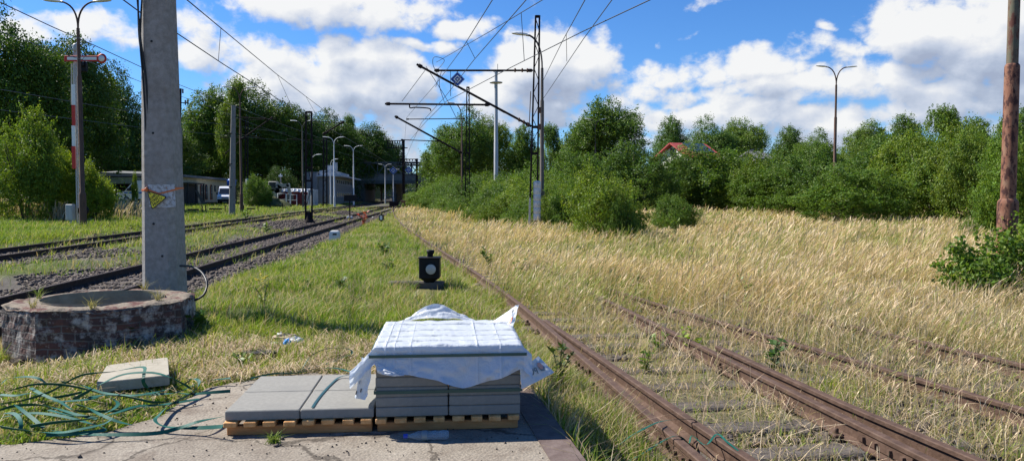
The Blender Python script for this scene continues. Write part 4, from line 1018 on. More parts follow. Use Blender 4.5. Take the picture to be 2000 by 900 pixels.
# lettering axis runs parallel to the lower right edge (T2 -> T1)
ex=(T1-T2).normalized(); ey=nS.cross(ex).normalized()
if ey.dot(T0-(T1+T2)/2)<0: ey=-ey
sc_t=(T1-T2).length
hh=abs((T0-T2).dot(ey))
for txt,fr,wd in (('KONIEC',.50,.40),('STREFY',.30,.55),('PRACY',.115,.60)):
    vs_,fs_=text_mesh(txt,1,.025); xs=[v[0] for v in vs_]; ys=[v[1] for v in vs_]; W_=max(xs)-min(xs); H_=max(ys)-min(ys)
    k1=wd*sc_t/W_; k2=.15*hh/H_; cx_=(max(xs)+min(xs))/2; cy_=(max(ys)+min(ys))/2
    org=T2+ex*sc_t*(.48)+ey*hh*(fr+.03)+nS*.0068
    # centre each line between the two sloping sides
    t_=fr+.03; l0=T2*(1-t_)+T0*t_; l1=T1*(1-t_)+T0*t_; org=(l0+l1)/2+nS*.0068
    mb=MB(); mb.add([org+ex*(v[0]-cx_)*k1+ey*(v[1]-cy_)*k2 for v in vs_],fs_); mb.build('lettering',M['ink'],face)
bolt=[(-.05,.5),(.18,.5),(.05,.12),(.2,.12),(-.06,-.5),(.0,-.06),(-.17,-.06)]
org=ctr*.36+T0*.64+nS*.0068; mb=MB(); mb.add([org+ex*x*hh*.2+ey*y*hh*.24 for x,y in bolt],[tuple(range(7))]); mb.build('lightning_bolt',M['ink'],face)
tp=thing('orange_tape','orange tape tied around the concrete pole holding the yellow sign','tape',onpole(320,375,.01))
def strip(pa,pb,w,name='tape_band'):
    mb=MB(); d=(pb-pa).normalized(); n_=Vector((0,-1,0)); s=d.cross(n_).normalized()
    mb.prism([pa-s*w/2,pa+s*w/2,pb+s*w/2,pb-s*w/2],n_*.003); return mb.build(name,M['orange_tape'],tp)
strip(onpole(287,370,.006),onpole(312,379,.012),.022); strip(onpole(305,380,.006),onpole(353,367.5,.006),.020)
w_,c_=pole_sec(1.65); 
mb=MB(); mb.bar((PX+w_/2+.003,PY-w_/2+c_,onpole(352,367,.0).z),(PX+w_/2+.003,PY+w_/2-c_,onpole(352,367,.0).z),.004,.02); mb.bar((PX+w_/2-c_,PY-w_/2-.004,onpole(352,367,.0).z),(PX+w_/2+.003,PY-w_/2+c_,onpole(352,367,.0).z),.004,.02); mb.build('tape_band',M['orange_tape'],tp)
mb=MB(); mb.bar((PX-w_/2-.003,PY-w_/2+c_,onpole(288,371,0).z),(PX-w_/2-.003,PY+w_/2-c_,onpole(288,371,0).z),.004,.022); mb.bar((PX-w_/2+c_,PY-w_/2-.004,onpole(288,371,0).z),(PX-w_/2-.003,PY-w_/2+c_,onpole(288,371,0).z),.004,.022)
kn=onpole(286,370,.02); mb.lathe([(.0,-.03),(.02,-.02),(.024,0),(.02,.02),(.0,.03)],kn,8); mb.build('tape_knot',M['orange_tape'],tp)
# cables hanging along the pole
for pts,lab in (([(269,-30,.35),(271,60,.30),(276,105,.25),(284,150,.2),(289,190,.1)],'black cable hanging against the concrete pole, thick inner one'),
                ([(279,-30,.3),(275,40,.32),(274,90,.3),(279,150,.25),(283,220,.2),(286,270,.12),(288,330,.05)],'thin black cable looping down the side of the concrete pole'),
                ([(266,-30,.4),(274,70,.35),(281,120,.25),(287,175,.16),(289,250,.1)],'black cable hanging beside the pole, bent against its corner')):
    mb=MB(); mb.tube(catmull([at(x,y,PY-.16-d*.2) for x,y,d in pts],6),.011,6); tag(mb.build('hanging_cable',M['cable'],None,at(pts[2][0],pts[2][1],PY-.2)),lab,'cable','cables on the concrete pole')
mb=MB(); mb.tube(catmull([gnd(350,517,.22)+Vector((0,-3.5,0)) if False else at(352,519,9.7),at(375,521,9.5),at(392,530,9.3),at(402,545,9.1),at(404,560,9.0),at(398,575,8.9),at(385,584,8.85),at(372,588,8.85)],6),.014,7)
tag(mb.build('cable_loop',M['cable'],None,at(392,560,9)),'black cable looping out of the ground beside the concrete pole','cable')
# --- point lantern
def lantern(px,py_base,py_top,Y,label,front_white=False):
    b=at(px,py_base,Y); H_=at(px,py_top,Y).z-b.z; k=H_/.74
    t=thing('point_lantern',label,'lantern',b,'point lanterns beside the rusty track')
    def q(x,y,z): return b+Vector((x,y,z))*k
    mb=MB(); mb.lathe([(.045,0),(.05,.06),(.036,.07),(.036,.15),(.05,.16),(.05,.19),(.03,.2),(.05,.25)],b,12) if False else mb.lathe([(.05*k,0),(.05*k,.08*k),(.035*k,.1*k),(.035*k,.16*k),(.055*k,.17*k),(.055*k,.2*k),(.04*k,.21*k)],b,12)
    mb.box(q(-.07,0,.05),(.09*k,.05*k,.05*k)); mb.build('stem',M['black'],t)
    mb=MB(); mb.prism([q(-.06,-.06,.2),q(.06,-.06,.2),q(.15,-.12,.27),q(-.15,-.12,.27)],(0,.001,0)); 
    mb.add([q(x*.055,y*.055,.2) for x,y in ((-1,-1),(1,-1),(1,1),(-1,1))]+[q(x*.15,y*.13,.28) for x,y in ((-1,-1),(1,-1),(1,1),(-1,1))],[(0,1,5,4),(1,2,6,5),(2,3,7,6),(3,0,4,7),(3,2,1,0)]); mb.build('cradle',M['black'],t)
    mb=MB(); mb.box(q(0,0,.44),(.34*k,.28*k,.34*k),bev=.012*k); mb.box(q(0,0,.615),(.37*k,.31*k,.02*k),bev=.006*k); body=mb.build('body',M['black'],t)
    mb=MB(); rx=Matrix.Rotation(PI/2,3,'X')
    if front_white:
        mb.box(q(0,-.145,.44),(.17*k,.012*k,.29*k),bev=.003); mb.build('white_panel',M['white_paint'],body)
    else:
        mb.lathe([(.001,.0),(.092*k,.0),(.092*k,.006*k),(.08*k,.014*k),(.001,.018*k)],q(.03,-.141,.43),28,rot=rx); mb.build('lens',M['lens'],body)
        mb=MB(); mb.lathe([(.093*k,.0),(.108*k,.0),(.108*k,.012*k),(.093*k,.012*k)],q(.03,-.141,.43),28,rot=rx); mb.build('lens_rim',M['black'],body)
    mb=MB(); tl=Matrix.Rotation(.10,3,'Y'); mb.lathe([(.05*k,0),(.05*k,.05*k),(.062*k,.075*k),(.07*k,.12*k),(.001,.118*k)],q(0,0,.62),14,rot=tl); mb.build('chimney',M['black'],t)
    return t
lantern(840,574,488,12.9,'black point lantern with round milky lens standing on a sleeper')
lantern(745,437,417,42,'small distant black point lantern with white panel beside the grass',True)
mb=MB(); mb.box(Vector((gnd(825,572,-.2).x,12.95,zt1(X_at(825,12.95),12.95)+.04)),(.95,.24,.16),bev=.02); tag(mb.build('timber_sleeper',M['sleeper'],None,(X_at(825,12.95),12.95,-.1)),'weathered timber under the black point lantern','timber')
# --- white concrete marker block by the near track
b=gnd(654,470,-.05); mk=thing('marker_block','squat white concrete marker block beside the near track','marker',b)
mb=MB(); P=[]
for w,z in ((.36,0),(.34,.26),(.30,.33),(.2,.37)):
    for x,y in ((-1,-1),(1,-1),(1,1),(-1,1)): P.append(b+Vector((x*w/2,y*w*.4,z)))
mb.add(P,[(3,2,1,0),(12,13,14,15)]+[(i*4+k,i*4+(k+1)%4,i*4+4+(k+1)%4,i*4+4+k) for i in range(3) for k in range(4)]); mb.build('block',M['white_sleeve'],mk)
mb=MB(); mb.box(b+Vector((.03,-.142,.24)),(.14,.006,.06)); mb.build('painted_mark',M['rubber'],mk)
# --- rusty pole at the right edge
PY2=14.2; pb=at(1966,540,PY2); px0=at(1968,420,PY2).x
rp=thing('rusty_pole','thick rusty lamp pole in dry grass with a shrub at its foot','pole',(px0,PY2,zt1(px0,PY2)))
z1=at(1970,393,PY2).z; z2=at(1980,128,PY2).z; cx=px0
mb=MB(); mb.lathe([(.175,zt1(px0,PY2)-.1),(.175,z1-.05),(.168,z1),(.128,z1+.05)],(cx,PY2,0),28); mb.build('base_sleeve',M['rust_pole'],rp)
mb=MB(); mb.lathe([(.128,z1+.04),(.126,z2-.03),(.12,z2),(.098,z2+.03)],(cx,PY2,0),28); mb.build('lower_tube',M['rust_pole'],rp)
mb=MB(); mb.lathe([(.098,z2+.02),(.092,9.5),(.09,11)],(cx,PY2,0),24); mb.build('upper_tube',M['rust_pole_green'],rp)
mb=MB(); mb.box((cx-.05,PY2-.165,z1-.5),(.12,.03,.34),bev=.006); mb.build('access_door',M['rust_pole'],rp)
# ------------------------------------------------------------------ street lamps
def arc(p0,p1,p2,n=10):
    p0,p1,p2=Vector(p0),Vector(p1),Vector(p2); return [p0*(1-t)**2+p1*2*t*(1-t)+p2*t*t for t in [i/n for i in range(n+1)]]
def lamp_head(c,dirx,parent,tilt=.08):
    mb=MB(); sec=[(0,.05,.05),(.10,.075,.065),(.35,.15,.085),(.62,.16,.075),(.80,.12,.05),(.86,.05,.02)]; P=[];n=12
    for s,w,h in sec:
        for k in range(n):
            a=2*PI*k/n; y=math.cos(a)*w; z=math.sin(a)*h*(1 if math.sin(a)>0 else .55); P.append(Vector(c)+Vector((dirx*s,y,z+s*tilt)))
    fs=[(i*n+k,i*n+(k+1)%n,(i+1)*n+(k+1)%n,(i+1)*n+k) for i in range(len(sec)-1) for k in range(n)]+[tuple(range(n)),tuple(range(len(P)-1,len(P)-1-n,-1))]
    mb.add(P,fs,True); h=mb.build('lamp_head',M['lamp_white'],parent)
    mb=MB(); mb.lathe([(.001,-.07),(.07,-.06),(.11,-.03),(.12,0)],Vector(c)+Vector((dirx*.5,0,.02+.5*tilt)),14); mb.build('glass_bowl',M['lamp_glass'],h)
    return h
def make_lamp(name,label,mat,double=True,Hh=11.3,group=None,sx=1):
    t=thing(name,label,'street lamp',(0,0,0),group)
    mb=MB(); mb.lathe([(.15,-.3),(.15,1.6),(.135,1.7),(.105,1.75),(.10,Hh*.66),(.075,Hh*.67),(.068,Hh-1.4)],(0,0,0),14); mb.build('post',mat,t)
    for s in ((-1,1) if double else (sx,)):
        mb=MB(); a=arc((0,0,Hh-1.42),(0,0,Hh-.35),(s*.62,0,Hh-.12),8)+[Vector((s*.80,0,Hh-.10))]
        mb.tube(a,.042,8); mb.build('arm',mat,t)
        lamp_head((s*.66,0,Hh-.10),s,t)
    return t
G_='street lamps along the railway yard'
def place_lamp(proto,first,px,py,Y,label,mat=None,Hh=11.3,wscale=None,rz=0):
    top=at(px,py,Y); g=zt1(top.x,Y); k=(top.z+.05-g)/Hh
    o=proto if first else dup(proto)
    o.location=(top.x,Y,g); ks=wscale or 1; o.scale=(ks,ks,k) if not first else (ks,ks,k); o.rotation_euler=(0,0,rz)
    o['label']=label; o['group']=G_
    if mat and not first:
        for c in o.children:
            if c.name.split('.')[0] in('post','arm'): c.material_slots[0].link='OBJECT'; c.material_slots[0].material=mat
    return o
lp=make_lamp('street_lamp','x',M['brown_post'])
for i,(px,py,Y,lab,mt,ws,rz) in enumerate([
    (151,2,38,'tall rusty twin-arm street lamp standing in front of the semaphore signal',None,1.1,0),
    (1634,130,57,'twin-arm street lamp rising alone from the bushes against the clouds','brown_post',1.05,.1),
    (468,170,68,'twin-arm street lamp on a rusty post beside the slim bare concrete pole','brown_post',1,.15),
    (590,236,92,'twin-arm street lamp on a grey-brown post before the maroon cabin','grey_post',.95,0),
    (652,268,106,'pale twin-arm street lamp in front of the grey two-storey building','pale_post',1,.1),
    (690,285,118,'pale twin-arm street lamp just past the grey two-storey building','pale_post',.95,0),
    (752,321,138,'twin-arm street lamp nearest the dark bridge opening','pale_post',.8,0),
    (768,331,147,'smallest twin-arm street lamp under the bridge edge beside a blue sign','pale_post',.8,0),
    (1163,233,89,'twin-arm street lamp in front of the tallest tree behind the thicket','grey_post',.85,0),
    (985,279,125,'distant twin-arm street lamp beside the pale floodlight mast','grey_post',.8,0)]):
    place_lamp(lp,i==0,px,py,Y,lab,M[mt] if mt else None,11.3,ws,rz)
sl_=make_lamp('street_lamp','x',M['pale_post'],False,8.0,sx=1)
for i,(px,py,Y,lab,mt,ws,rz) in enumerate([
    (608,302,100,'single-arm pale street lamp beside the white cabin wall','pale_post',.9,0),
    (645,311,116,'single-arm pale street lamp at the corner of the grey two-storey building','pale_post',.8,0),
    (902,201,62,'single-arm street lamp in front of the farther lattice mast','brown_post',.8,PI),
    (1059,66,36.3,'single-arm street lamp close behind the nearest lattice mast','grey_post',.95,PI)]):
    place_lamp(sl_,i==0,px,py,Y,lab,M[mt],8.0,ws,rz)
# ------------------------------------------------------------------ masts
def lattice(px_b,px_t,py_t,Y,label,w0=.36,w1=.17,leg=.075,name='lattice_mast',sleeve=False,step=.55,split=0):
    top=at(px_t,py_t,Y); xb=X_at(px_b,Y); g=zt1(xb,Y); H_=top.z-g
    t=thing(name,label,'mast',(xb,Y,g),'lattice catenary masts')
    def leg_p(s,z): f=z/H_; return Vector((xb+(top.x-xb)*f+s*(w0*(1-f)+w1*f)/2,Y,g+z))
    mb=MB()
    for s in (-1,1): mb.bar(leg_p(s,-.2),leg_p(s,H_),leg,.14)
    mb.build('leg_channels',M['mast'],t)
    mb=MB(); z=.9;k=1
    while z<H_-.2:
        z2=min(z+step,H_-.05); mb.bar(leg_p(-k,z),leg_p(k,z2),.035,.03); k=-k; z=z2
    for z in (.5,H_*.38,H_*.5,H_-.04): mb.bar(leg_p(-1,z),leg_p(1,z),.05,.12)
    mb.build('lattice_bars',M['mast'],t)
    if sleeve:
        p=leg_p(1,0); mb=MB(); prof=[(.155,.75)]
        z=.75
        for i in range(6): prof+=[(.17,z+.02),(.17,z+.27),(.155,z+.285)]; z+=.29
        prof+=[(.11,z+.02)]
        mb.lathe(prof,(p.x,Y,g),16); mb.build('ringed_sleeve',M['white_sleeve'],t)
        mb=MB(); mb.bar(leg_p(-1,.0)+Vector((0,-.004,0)),leg_p(-1,1.75)+Vector((0,-.004,0)),leg+.006,.148); mb.build('white_leg_paint',M['old_white'],t)
        mb=MB(); 
        for z in (H_*.575,H_*.5): mb.box(leg_p(1,z)+Vector((.05,-.09,0)),(.14,.14,.26),bev=.02)
        mb.tube([leg_p(-1,H_*.66)+Vector((-.12,-.08,0)),leg_p(-1,H_*.50)+Vector((-.14,-.08,0))],.022,6); mb.build('tensioning_gear',M['brown_post'],t)
    return t,g,H_
mastB,gB,HB=lattice(1041,1050,31,34,'tallest dark lattice mast at the thicket edge with white ringed sleeve at its foot',sleeve=True)
lattice(913,914,170,58,'dark lattice mast farther along the thicket behind the blue diamond sign')
def cantilever(mast,Yc,pts,name='cantilever'):
    """pts: list of (px0,py0,px1,py1,r) bars in the plane of the mast"""
    for nm,(a,b,c,d,r) in pts:
        mb=MB(); p,q=at(a,b,Yc),at(c,d,Yc); mb.tube([p,q],r,8)
        if r>.03:
            for f in (.03,.97): 
                e=p*(1-f)+q*f; dr=(q-p).normalized(); rot=Vector((0,0,1)).rotation_difference(dr).to_matrix(); mb.lathe([(r,-.09),(r*1.7,-.08),(r*1.7,.08),(r,.09)],e,8,rot=rot)
        mb.build(nm,M['mast'],mast)
cantilever(mastB,34,[('cantilever_tube',(814,126,1038,247,.052)),('top_tie',(848,138,1041,138,.045)),('steady_beam',(752,203,957,205,.045))])
insu=[(1006,137.5),(1020,137.5),(1030,137.8),(1014,234),(1023,238.5),(1031,243)]
for a,b in insu: mb=MB(); mb.lathe([(.02,-.06),(.095,-.02),(.095,.02),(.02,.06)],at(a,b,34),10,rot=Matrix.Rotation(PI/2,3,'Y')); mb.build('insulator',M['brown_post'],mastB)
mb=MB()
for ln in ([(853,138),(868,118),(848,112),(846,128),(856,150),(851,170)],[(830,138),(785,198)],[(955,204),(985,221)],[(832,130),(870,190),(892,232)],[(863,136),(858,165),(868,200)],[(880,138),(880,188)]):
    mb=MB(); mb.tube(catmull([at(a,b,34) for a,b in ln],5),.013,5); mb.build('jumper_wire',M['wire'],mastB)
mb=MB(); mb.tube(catmull([at(a,b,34) for a,b in ((800,205),(801,211),(812,210),(838,212),(841,217))],4),.03,6); mb.build('registration_arm',M['mast'],mastB)
mastC=[o for o in C.objects if o.get('label','').startswith('dark lattice mast farther')][0]
cantilever(mastC,58,[('cantilever_tube',(771,227,902,299,.07)),('top_tie',(793,233,909,232,.035)),('steady_beam',(783,273,857,276,.035))])
# diamond signs
def diamond(c,s,label,Y,n=Vector((0,-1,0)),bracket=None):
    t=thing('diamond_sign',label,'sign',c,'blue diamond signs')
    mb=MB(); d=.012
    def sq(r): return [c+Vector((0,0,r)),c+Vector((-r,0,0)),c+Vector((0,0,-r)),c+Vector((r,0,0))]
    mb.prism([p+Vector((0,d,0)) for p in sq(s)],(0,-d,0)); pn=mb.build('panel',M['sign_blue'],t)
    def frame(ro,ri,y):
        A_=[p+Vector((0,y,0)) for p in sq(ro)]; B_=[p+Vector((0,y,0)) for p in sq(ri)]; mb=MB()
        for k in range(4):
            q=(k+1)%4; mb.add([A_[k],A_[q],B_[q],B_[k]],[(0,1,2,3)])
        return mb
    frame(s*.96,s*.91,-.004).build('white_edge',M['white_paint'],pn)
    frame(s*.56,s*.38,-.004).build('white_diamond',M['white_paint'],pn)
    mb=MB(); mb.prism([p+Vector((0,-.003,0)) for p in sq(s*.16)],(0,-.002,0)); mb.build('white_centre',M['white_paint'],pn)
    if bracket: 
        mb=MB(); mb.bar(c+Vector((0,.03,s)),Vector(bracket)+Vector((0,.03,0)),.05); mb.build('bracket',M['mast'],t)
    return t
diamond(at(893.5,155,33.85),.33,'largest blue and white diamond sign hanging from the cantilever tube',34,bracket=at(893,139,33.85))
diamond(at(768,333,146),.8,'small blue diamond sign beside the bridge parapet',146,bracket=at(768,325,146))
diamond(at(798,332,158),.8,'smallest blue diamond sign, in front of the bridge truss',158,bracket=at(798,322,158))
# portal mast between the tracks
pm,gP,HP=lattice(603,603,218,47,'dark two-legged steel mast standing in ballast between the running tracks',w0=.40,w1=.34,leg=.08,name='steel_mast',step=1.5)
mb=MB(); b=Vector(pm.location); mb.lathe([(.42,-.1),(.4,.05),(.26,.2),(.16,.6),(.15,.7)],b,4); mb.build('flared_foot',M['mast'],pm)
cantilever(pm,47,[('cantilever_tube',(632,262,671,238,.05)),('top_tie',(606,236,664,240,.025))]) 
m4,_,_=lattice(635,635,269,101,'dark lattice mast right before the grey two-storey building',w0=.5,w1=.4,leg=.16,step=.8)
cantilever(m4,101,[('top_tie',(560,272,633,275,.04))])
m5,_,_=lattice(481,482,228,95,'dark lattice mast with pale sleeved foot behind the rusty lamp post',w0=.4,w1=.25,leg=.12,step=.8)
p=at(480,372,95); mb=MB(); mb.lathe([(.21,1.0),(.22,1.1),(.22,3.4),(.1,3.5)],(m5.location.x+.2,95,m5.location.z),12); mb.build('ringed_sleeve',M['white_sleeve'],m5)
cantilever(m5,95,[('cantilever_tube',(440,300,470,275,.07)),('top_tie',(420,268,478,270,.035)),('steady_beam',(484,235,540,232,.035))])
# slim concrete poles
def conc(px_b,px_t,py_b,py_t,Y,label,w0=.42,w1=.3):
    a=Vector((X_at(px_b,Y),Y,zt1(X_at(px_b,Y),Y)-.1)); b=at(px_t,py_t,Y); t=thing('concrete_pole',label,'pole',a,'slim concrete poles by the meadow'); mb=MB(); P=[]
    for c,w in ((a,w0),(b,w1)):
        h=w/2;k=w*.2
        P+=[c+Vector((x,y,0)) for x,y in ((-h+k,-h),(h-k,-h),(h,-h+k),(h,h-k),(h-k,h),(-h+k,h),(-h,h-k),(-h,-h+k))]
    mb.add(P,[tuple(range(7,-1,-1)),tuple(range(8,16))]+[(k,(k+1)%8,8+(k+1)%8,8+k) for k in range(8)]); mb.build('shaft',M['far_concrete'],t); return t,a,b
c2,a,b=conc(453,456,420,206,60,'slim bare concrete pole standing in the meadow, nearest the white van',.44,.30)
mb=MB()
for z in (2.2,4.0,6.4): mb=MB(); mb.lathe([(.235,-.03),(.245,-.03),(.245,.03),(.235,.03)],(a.x+.02,60,z),8); mb.build('steel_band',M['mast'],c2)
cantilever(c2,60,[('top_tie',(456,229,521,232,.035)),('cantilever_tube',(470,273,533,229,.05)),('steady_beam',(458,262,505,268,.03))])
c3,a,b=conc(351,352,411,250,78,'slim concrete pole half hidden by the stout pole, with insulator fork on top',.5,.36)
mb=MB(); mb.bar(b-Vector((0,0,.3)),at(353,173,78),.14); mb.bar(at(344,201,78),at(366,201,78),.09); mb.build('fork_arm',M['mast'],c3)
mb=MB()
for q in ((351,176),(357,176),(362,198),(367,198)):
    mb=MB(); mb.lathe([(.03,-.35),(.1,-.3),(.06,-.22),(.1,-.15),(.06,-.08),(.1,0),(.05,.12)],at(*q,78),8); mb.build('insulator',M['brown_post'],c3)
# floodlight mast
t=thing('floodlight_mast','tall pale floodlight mast rising behind the thicket','mast',(X_at(969,72),72,zt1(X_at(969,72),72)))
p=at(972,140,72); g=t.location.z; mb=MB(); mb.lathe([(.22,g),(.2,(g+p.z)/2),(.19,(g+p.z)/2+.02),(.15,p.z-.2),(.12,p.z)],(t.location.x,72,0),14); mb.build('post',M['galv'],t)
mb=MB(); mb.lathe([(.15,0),(.6,.02),(.62,.10),(.15,.14)],(t.location.x,72,at(972,163,72).z),14); mb.build('ring_platform',M['galv'],t)
mb=MB(); mb.bar(p+Vector((-.4,0,0)),p+Vector((.4,0,0)),.1); mb.bar(p+Vector((0,0,-.2)),p+Vector((0,0,.7)),.05); mb.build('head_frame',M['galv'],t)
# portals beyond
def portal(px,py0,py1,Y,xl,ya,yb,label):
    b=at(px,py1,Y); t=thing('catenary_portal',label,'portal',(b.x,Y,zt1(b.x,Y)),'catenary portals at the bridge'); mb=MB(); mb.bar((b.x,Y,zt1(b.x,Y)),at(px,py0,Y),.45); mb.build('post',M['mast'],t)
    mb=MB(); A_=[at(x,y,Y) for x,y in ((xl,ya),(px+3,ya),(xl,yb),(px+8,yb))]
    mb.bar(A_[0],A_[1],.16);mb.bar(A_[2],A_[3],.16); n=7
    for k in range(n):
        x0=xl+(px-xl)*k/n; x1=xl+(px-xl)*(k+.5)/n; x2=xl+(px-xl)*(k+1)/n; mb.bar(at(x0,yb,Y),at(x1,ya,Y),.10); mb.bar(at(x1,ya,Y),at(x2,yb,Y),.10)
    mb.build('truss_beam',M['mast'],t); return t
portal(788,274,345,141,755,275,289,'catenary portal with truss beam in front of the bridge, the taller one')
portal(814,310,358,161,775,311,322,'catenary portal with truss beam beside the bridge, the smaller one')
# ------------------------------------------------------------------ semaphore
Ys=39.2; xs=X_at(156.5,Ys); gs=zt1(xs,Ys)
sem=thing('semaphore_signal','railway semaphore signal with raised red-edged arm beside the tall rusty lamp','signal',(xs,Ys,gs))
topz=at(157,100,Ys).z
mb=MB()
for s in (-1,1):
    for q in (-1,1): mb.bar((xs+s*.11,Ys+q*.09,gs-.1),(xs+s*.07,Ys+q*.06,topz),.045)
z=gs+.3;k=1
while z<topz-.3: mb.bar((xs-k*.10,Ys-.08,z),(xs+k*.10,Ys-.08,z+.35),.02); z+=.35;k=-k
mb.lathe([(.12,0),(.14,.03),(.14,.3),(.09,.36),(.001,.4)],(xs,Ys,topz),10); mb.build('mast',M['galv'],sem)
za=at(160,116,Ys).z; r=at(203,116,Ys); l=at(130,116,Ys)
mb=MB(); mb.box(((l.x+r.x-.2)/2,Ys-.20,za),(r.x-.2-l.x,.03,.30),bev=.01); arm=mb.build('arm',M['red_paint'],sem)
mb=MB(); mb.box(((l.x+r.x-.2)/2+.05,Ys-.218,za),(r.x-.2-l.x-.22,.012,.15)); mb.build('white_stripe',M['white_paint'],arm)
rx=Matrix.Rotation(PI/2,3,'X')
mb=MB(); mb.lathe([(.001,0),(.25,0),(.25,.03),(.001,.03)],(r.x,Ys-.19,za),20,rot=rx); dsc=mb.build('arm_disc',M['red_paint'],sem)
mb=MB(); mb.lathe([(.001,0),(.155,0),(.155,.012),(.001,.012)],(r.x,Ys-.222,za),20,rot=rx); mb.build('white_centre',M['white_paint'],dsc)
mb=MB(); c=at(166,132,Ys); mb.box(c+Vector((0,-.12,0)),(.34,.2,.5),bev=.03); mb.lathe([(.11,0),(.13,.2)],c+Vector((.0,-.22,.1)),12,rot=rx); mb.build('lamp_case',M['black'],sem)
# mast board in red and white
for k,(y0,y1,mt) in enumerate(((166,206,'white_paint'),(206,246,'red_paint'),(246,286,'white_paint'),(286,330,'red_paint'))):
    a=at(147,y0,Ys);b=at(147,y1,Ys); mb=MB(); mb.box((a.x,Ys-.18,(a.z+b.z)/2),(.17,.03,a.z-b.z-.004)); mb.build('mast_board',M[mt],sem)
mb=MB(); 
for q in (139.5,143): mb.tube([at(q,124,Ys),at(q,265 if q>140 else 205,Ys)],.018,5)
mb.build('pull_rod',M['galv'],sem)
c=at(138,418,Ys-.4); bx=thing('relay_cabinet','grey metal cabinet at the foot of the semaphore signal','cabinet',(c.x,c.y,zt1(c.x,c.y)))
mb=MB(); z0=at(138,430,Ys-.4).z; z1_=at(138,399,Ys-.4).z; mb.box((c.x,c.y,(z0+z1_)/2),(.36,.3,z1_-z0),bev=.02); mb.build('case',M['galv'],bx)
mb=MB(); mb.bar((c.x,c.y,zt1(c.x,c.y)-.1),(c.x,c.y,z0),.08); mb.build('post',M['galv'],bx)
mb=MB(); mb.box((c.x,c.y-.155,(z0+z1_)/2),(.28,.01,(z1_-z0)*.8),bev=.003); mb.build('door',M['galv'],bx)
c=at(163,411,Ys-.3); wh=thing('signal_wire_wheel','black signal wire wheel mounted low on the semaphore mast','wheel',(c.x,c.y,zt1(c.x,c.y)))
mb=MB(); mb.lathe([(.12,-.03),(.26,-.05),(.28,0),(.26,.05),(.12,.03)],c,18,rot=rx); mb.build('wheel_rim',M['black'],wh); mb=MB(); mb.bar((c.x,c.y,zt1(c.x,c.y)-.1),c,.07); mb.build('post',M['black'],wh)
c=gnd(130,437,.2); c=Vector((X_at(130,Ys),Ys,gs)); t=thing('wire_pulley','low black signal wire pulley in the grass before the semaphore','pulley',c)
mb=MB(); mb.bar(c+Vector((-.3,0,.28)),c+Vector((.3,0,.28)),.06,.05); mb.build('bar',M['black'],t); mb=MB(); mb.bar(c+Vector((-.2,0,-.1)),c+Vector((-.2,0,.3)),.05); mb.bar(c+Vector((.2,0,-.1)),c+Vector((.2,0,.3)),.05); mb.build('stake',M['black'],t)
# wire guides along the far grass
for i,(x0,x1,py,Y) in enumerate(((402,440,413,66),(476,504,411.5,70),(528,552,407,86),(360,395,417,62))):
    c=at((x0+x1)/2,py,Y); g=zt1(c.x,Y); c.z=g+.35; a=X_at(x0,Y);b=X_at(x1,Y)
    t=thing('wire_guide',['black signal wire guide in the meadow left of the slim bare pole','black signal wire guide right of the rusty lamp post in the meadow','farthest black signal wire guide, near the maroon cabin','black signal wire guide just right of the stout concrete pole'][i],'wire guide',(c.x,Y,g),'signal wire guides in the meadow')
    mb=MB(); mb.bar((a+.3,Y,g+.32),(b-.3,Y,g+.32),.12); mb.build('rod',M['black'],t); mb=MB()
    for q in (a,b): mb.bar((q,Y,g-.1),(q,Y,g+.65),.07)
    mb.build('stake',M['black'],t)
# ------------------------------------------------------------------ boards beside the tracks
def board(px,y0,y1,x0,x1,yb,Y,label,mat):
    c=at(px,(y0+y1)/2,Y); g=zt1(c.x,Y); t=thing('track_board',label,'board',(c.x,Y,g),'boards on posts by the tracks'); w=X_at(x1,Y)-X_at(x0,Y); h=(y1-y0)/F*Y
    mb=MB(); mb.box((X_at((x0+x1)/2,Y),Y-.05,c.z),(w,.03,h),bev=.01); mb.build('panel',mat,t); mb=MB(); mb.bar((c.x,Y,g-.1),(c.x,Y,c.z+h/2),.07); mb.build('post',M['mast'],t)
    return t
board(683,380.5,393,672,697,427,53,'black board on a thin post between the running tracks',M['black'])
board(768,393.5,402.5,760.5,779,410,90,'rusty dark board seen from behind where the tracks meet',M['mast'])
p=gnd(683,426,-.1); mb=MB(); mb.box(p+Vector((0,0,.06)),(.42,.3,.16),bev=.03); tag(mb.build('concrete_block',M['white_sleeve'],None,p),'pale concrete block at the foot of the black board','block')
p=Vector((X_at(786,84),84,0)); t=thing('track_trestle','rusty point machine trestle where the rusty track joins','point machine',p)
mb=MB(); mb.bar(p+Vector((-.5,0,0)),p+Vector((.1,0,.9)),.12); mb.bar(p+Vector((.5,0,0)),p+Vector((.1,0,.9)),.12); mb.build('trestle_leg',M['brown_post'],t); mb=MB(); mb.box(p+Vector((.1,0,.85)),(.5,.4,.22),bev=.03); mb.build('case',M['brown_post'],t)
# ------------------------------------------------------------------ wires
def wire(pts,r,label,group,name='overhead_wire'):
    mb=MB(); mb.tube(pts,r,5,caps=False); o=mb.build(name,M['wire'],None,pts[0]); return tag(o,label,'wire',group)
def hgt(px,py,z):
    d=ray(px,py); t=(z-CAMZ)/d.z; return Vector((d.x*t,d.y*t,z))
def extend(P,n=2):
    return [P[0]+(P[0]-P[1]).normalized()*n]+P
GW='overhead wires of the railway'
def drop(a,b,lab): wire([a,b],.008,lab,'droppers between overhead wires','dropper_wire')
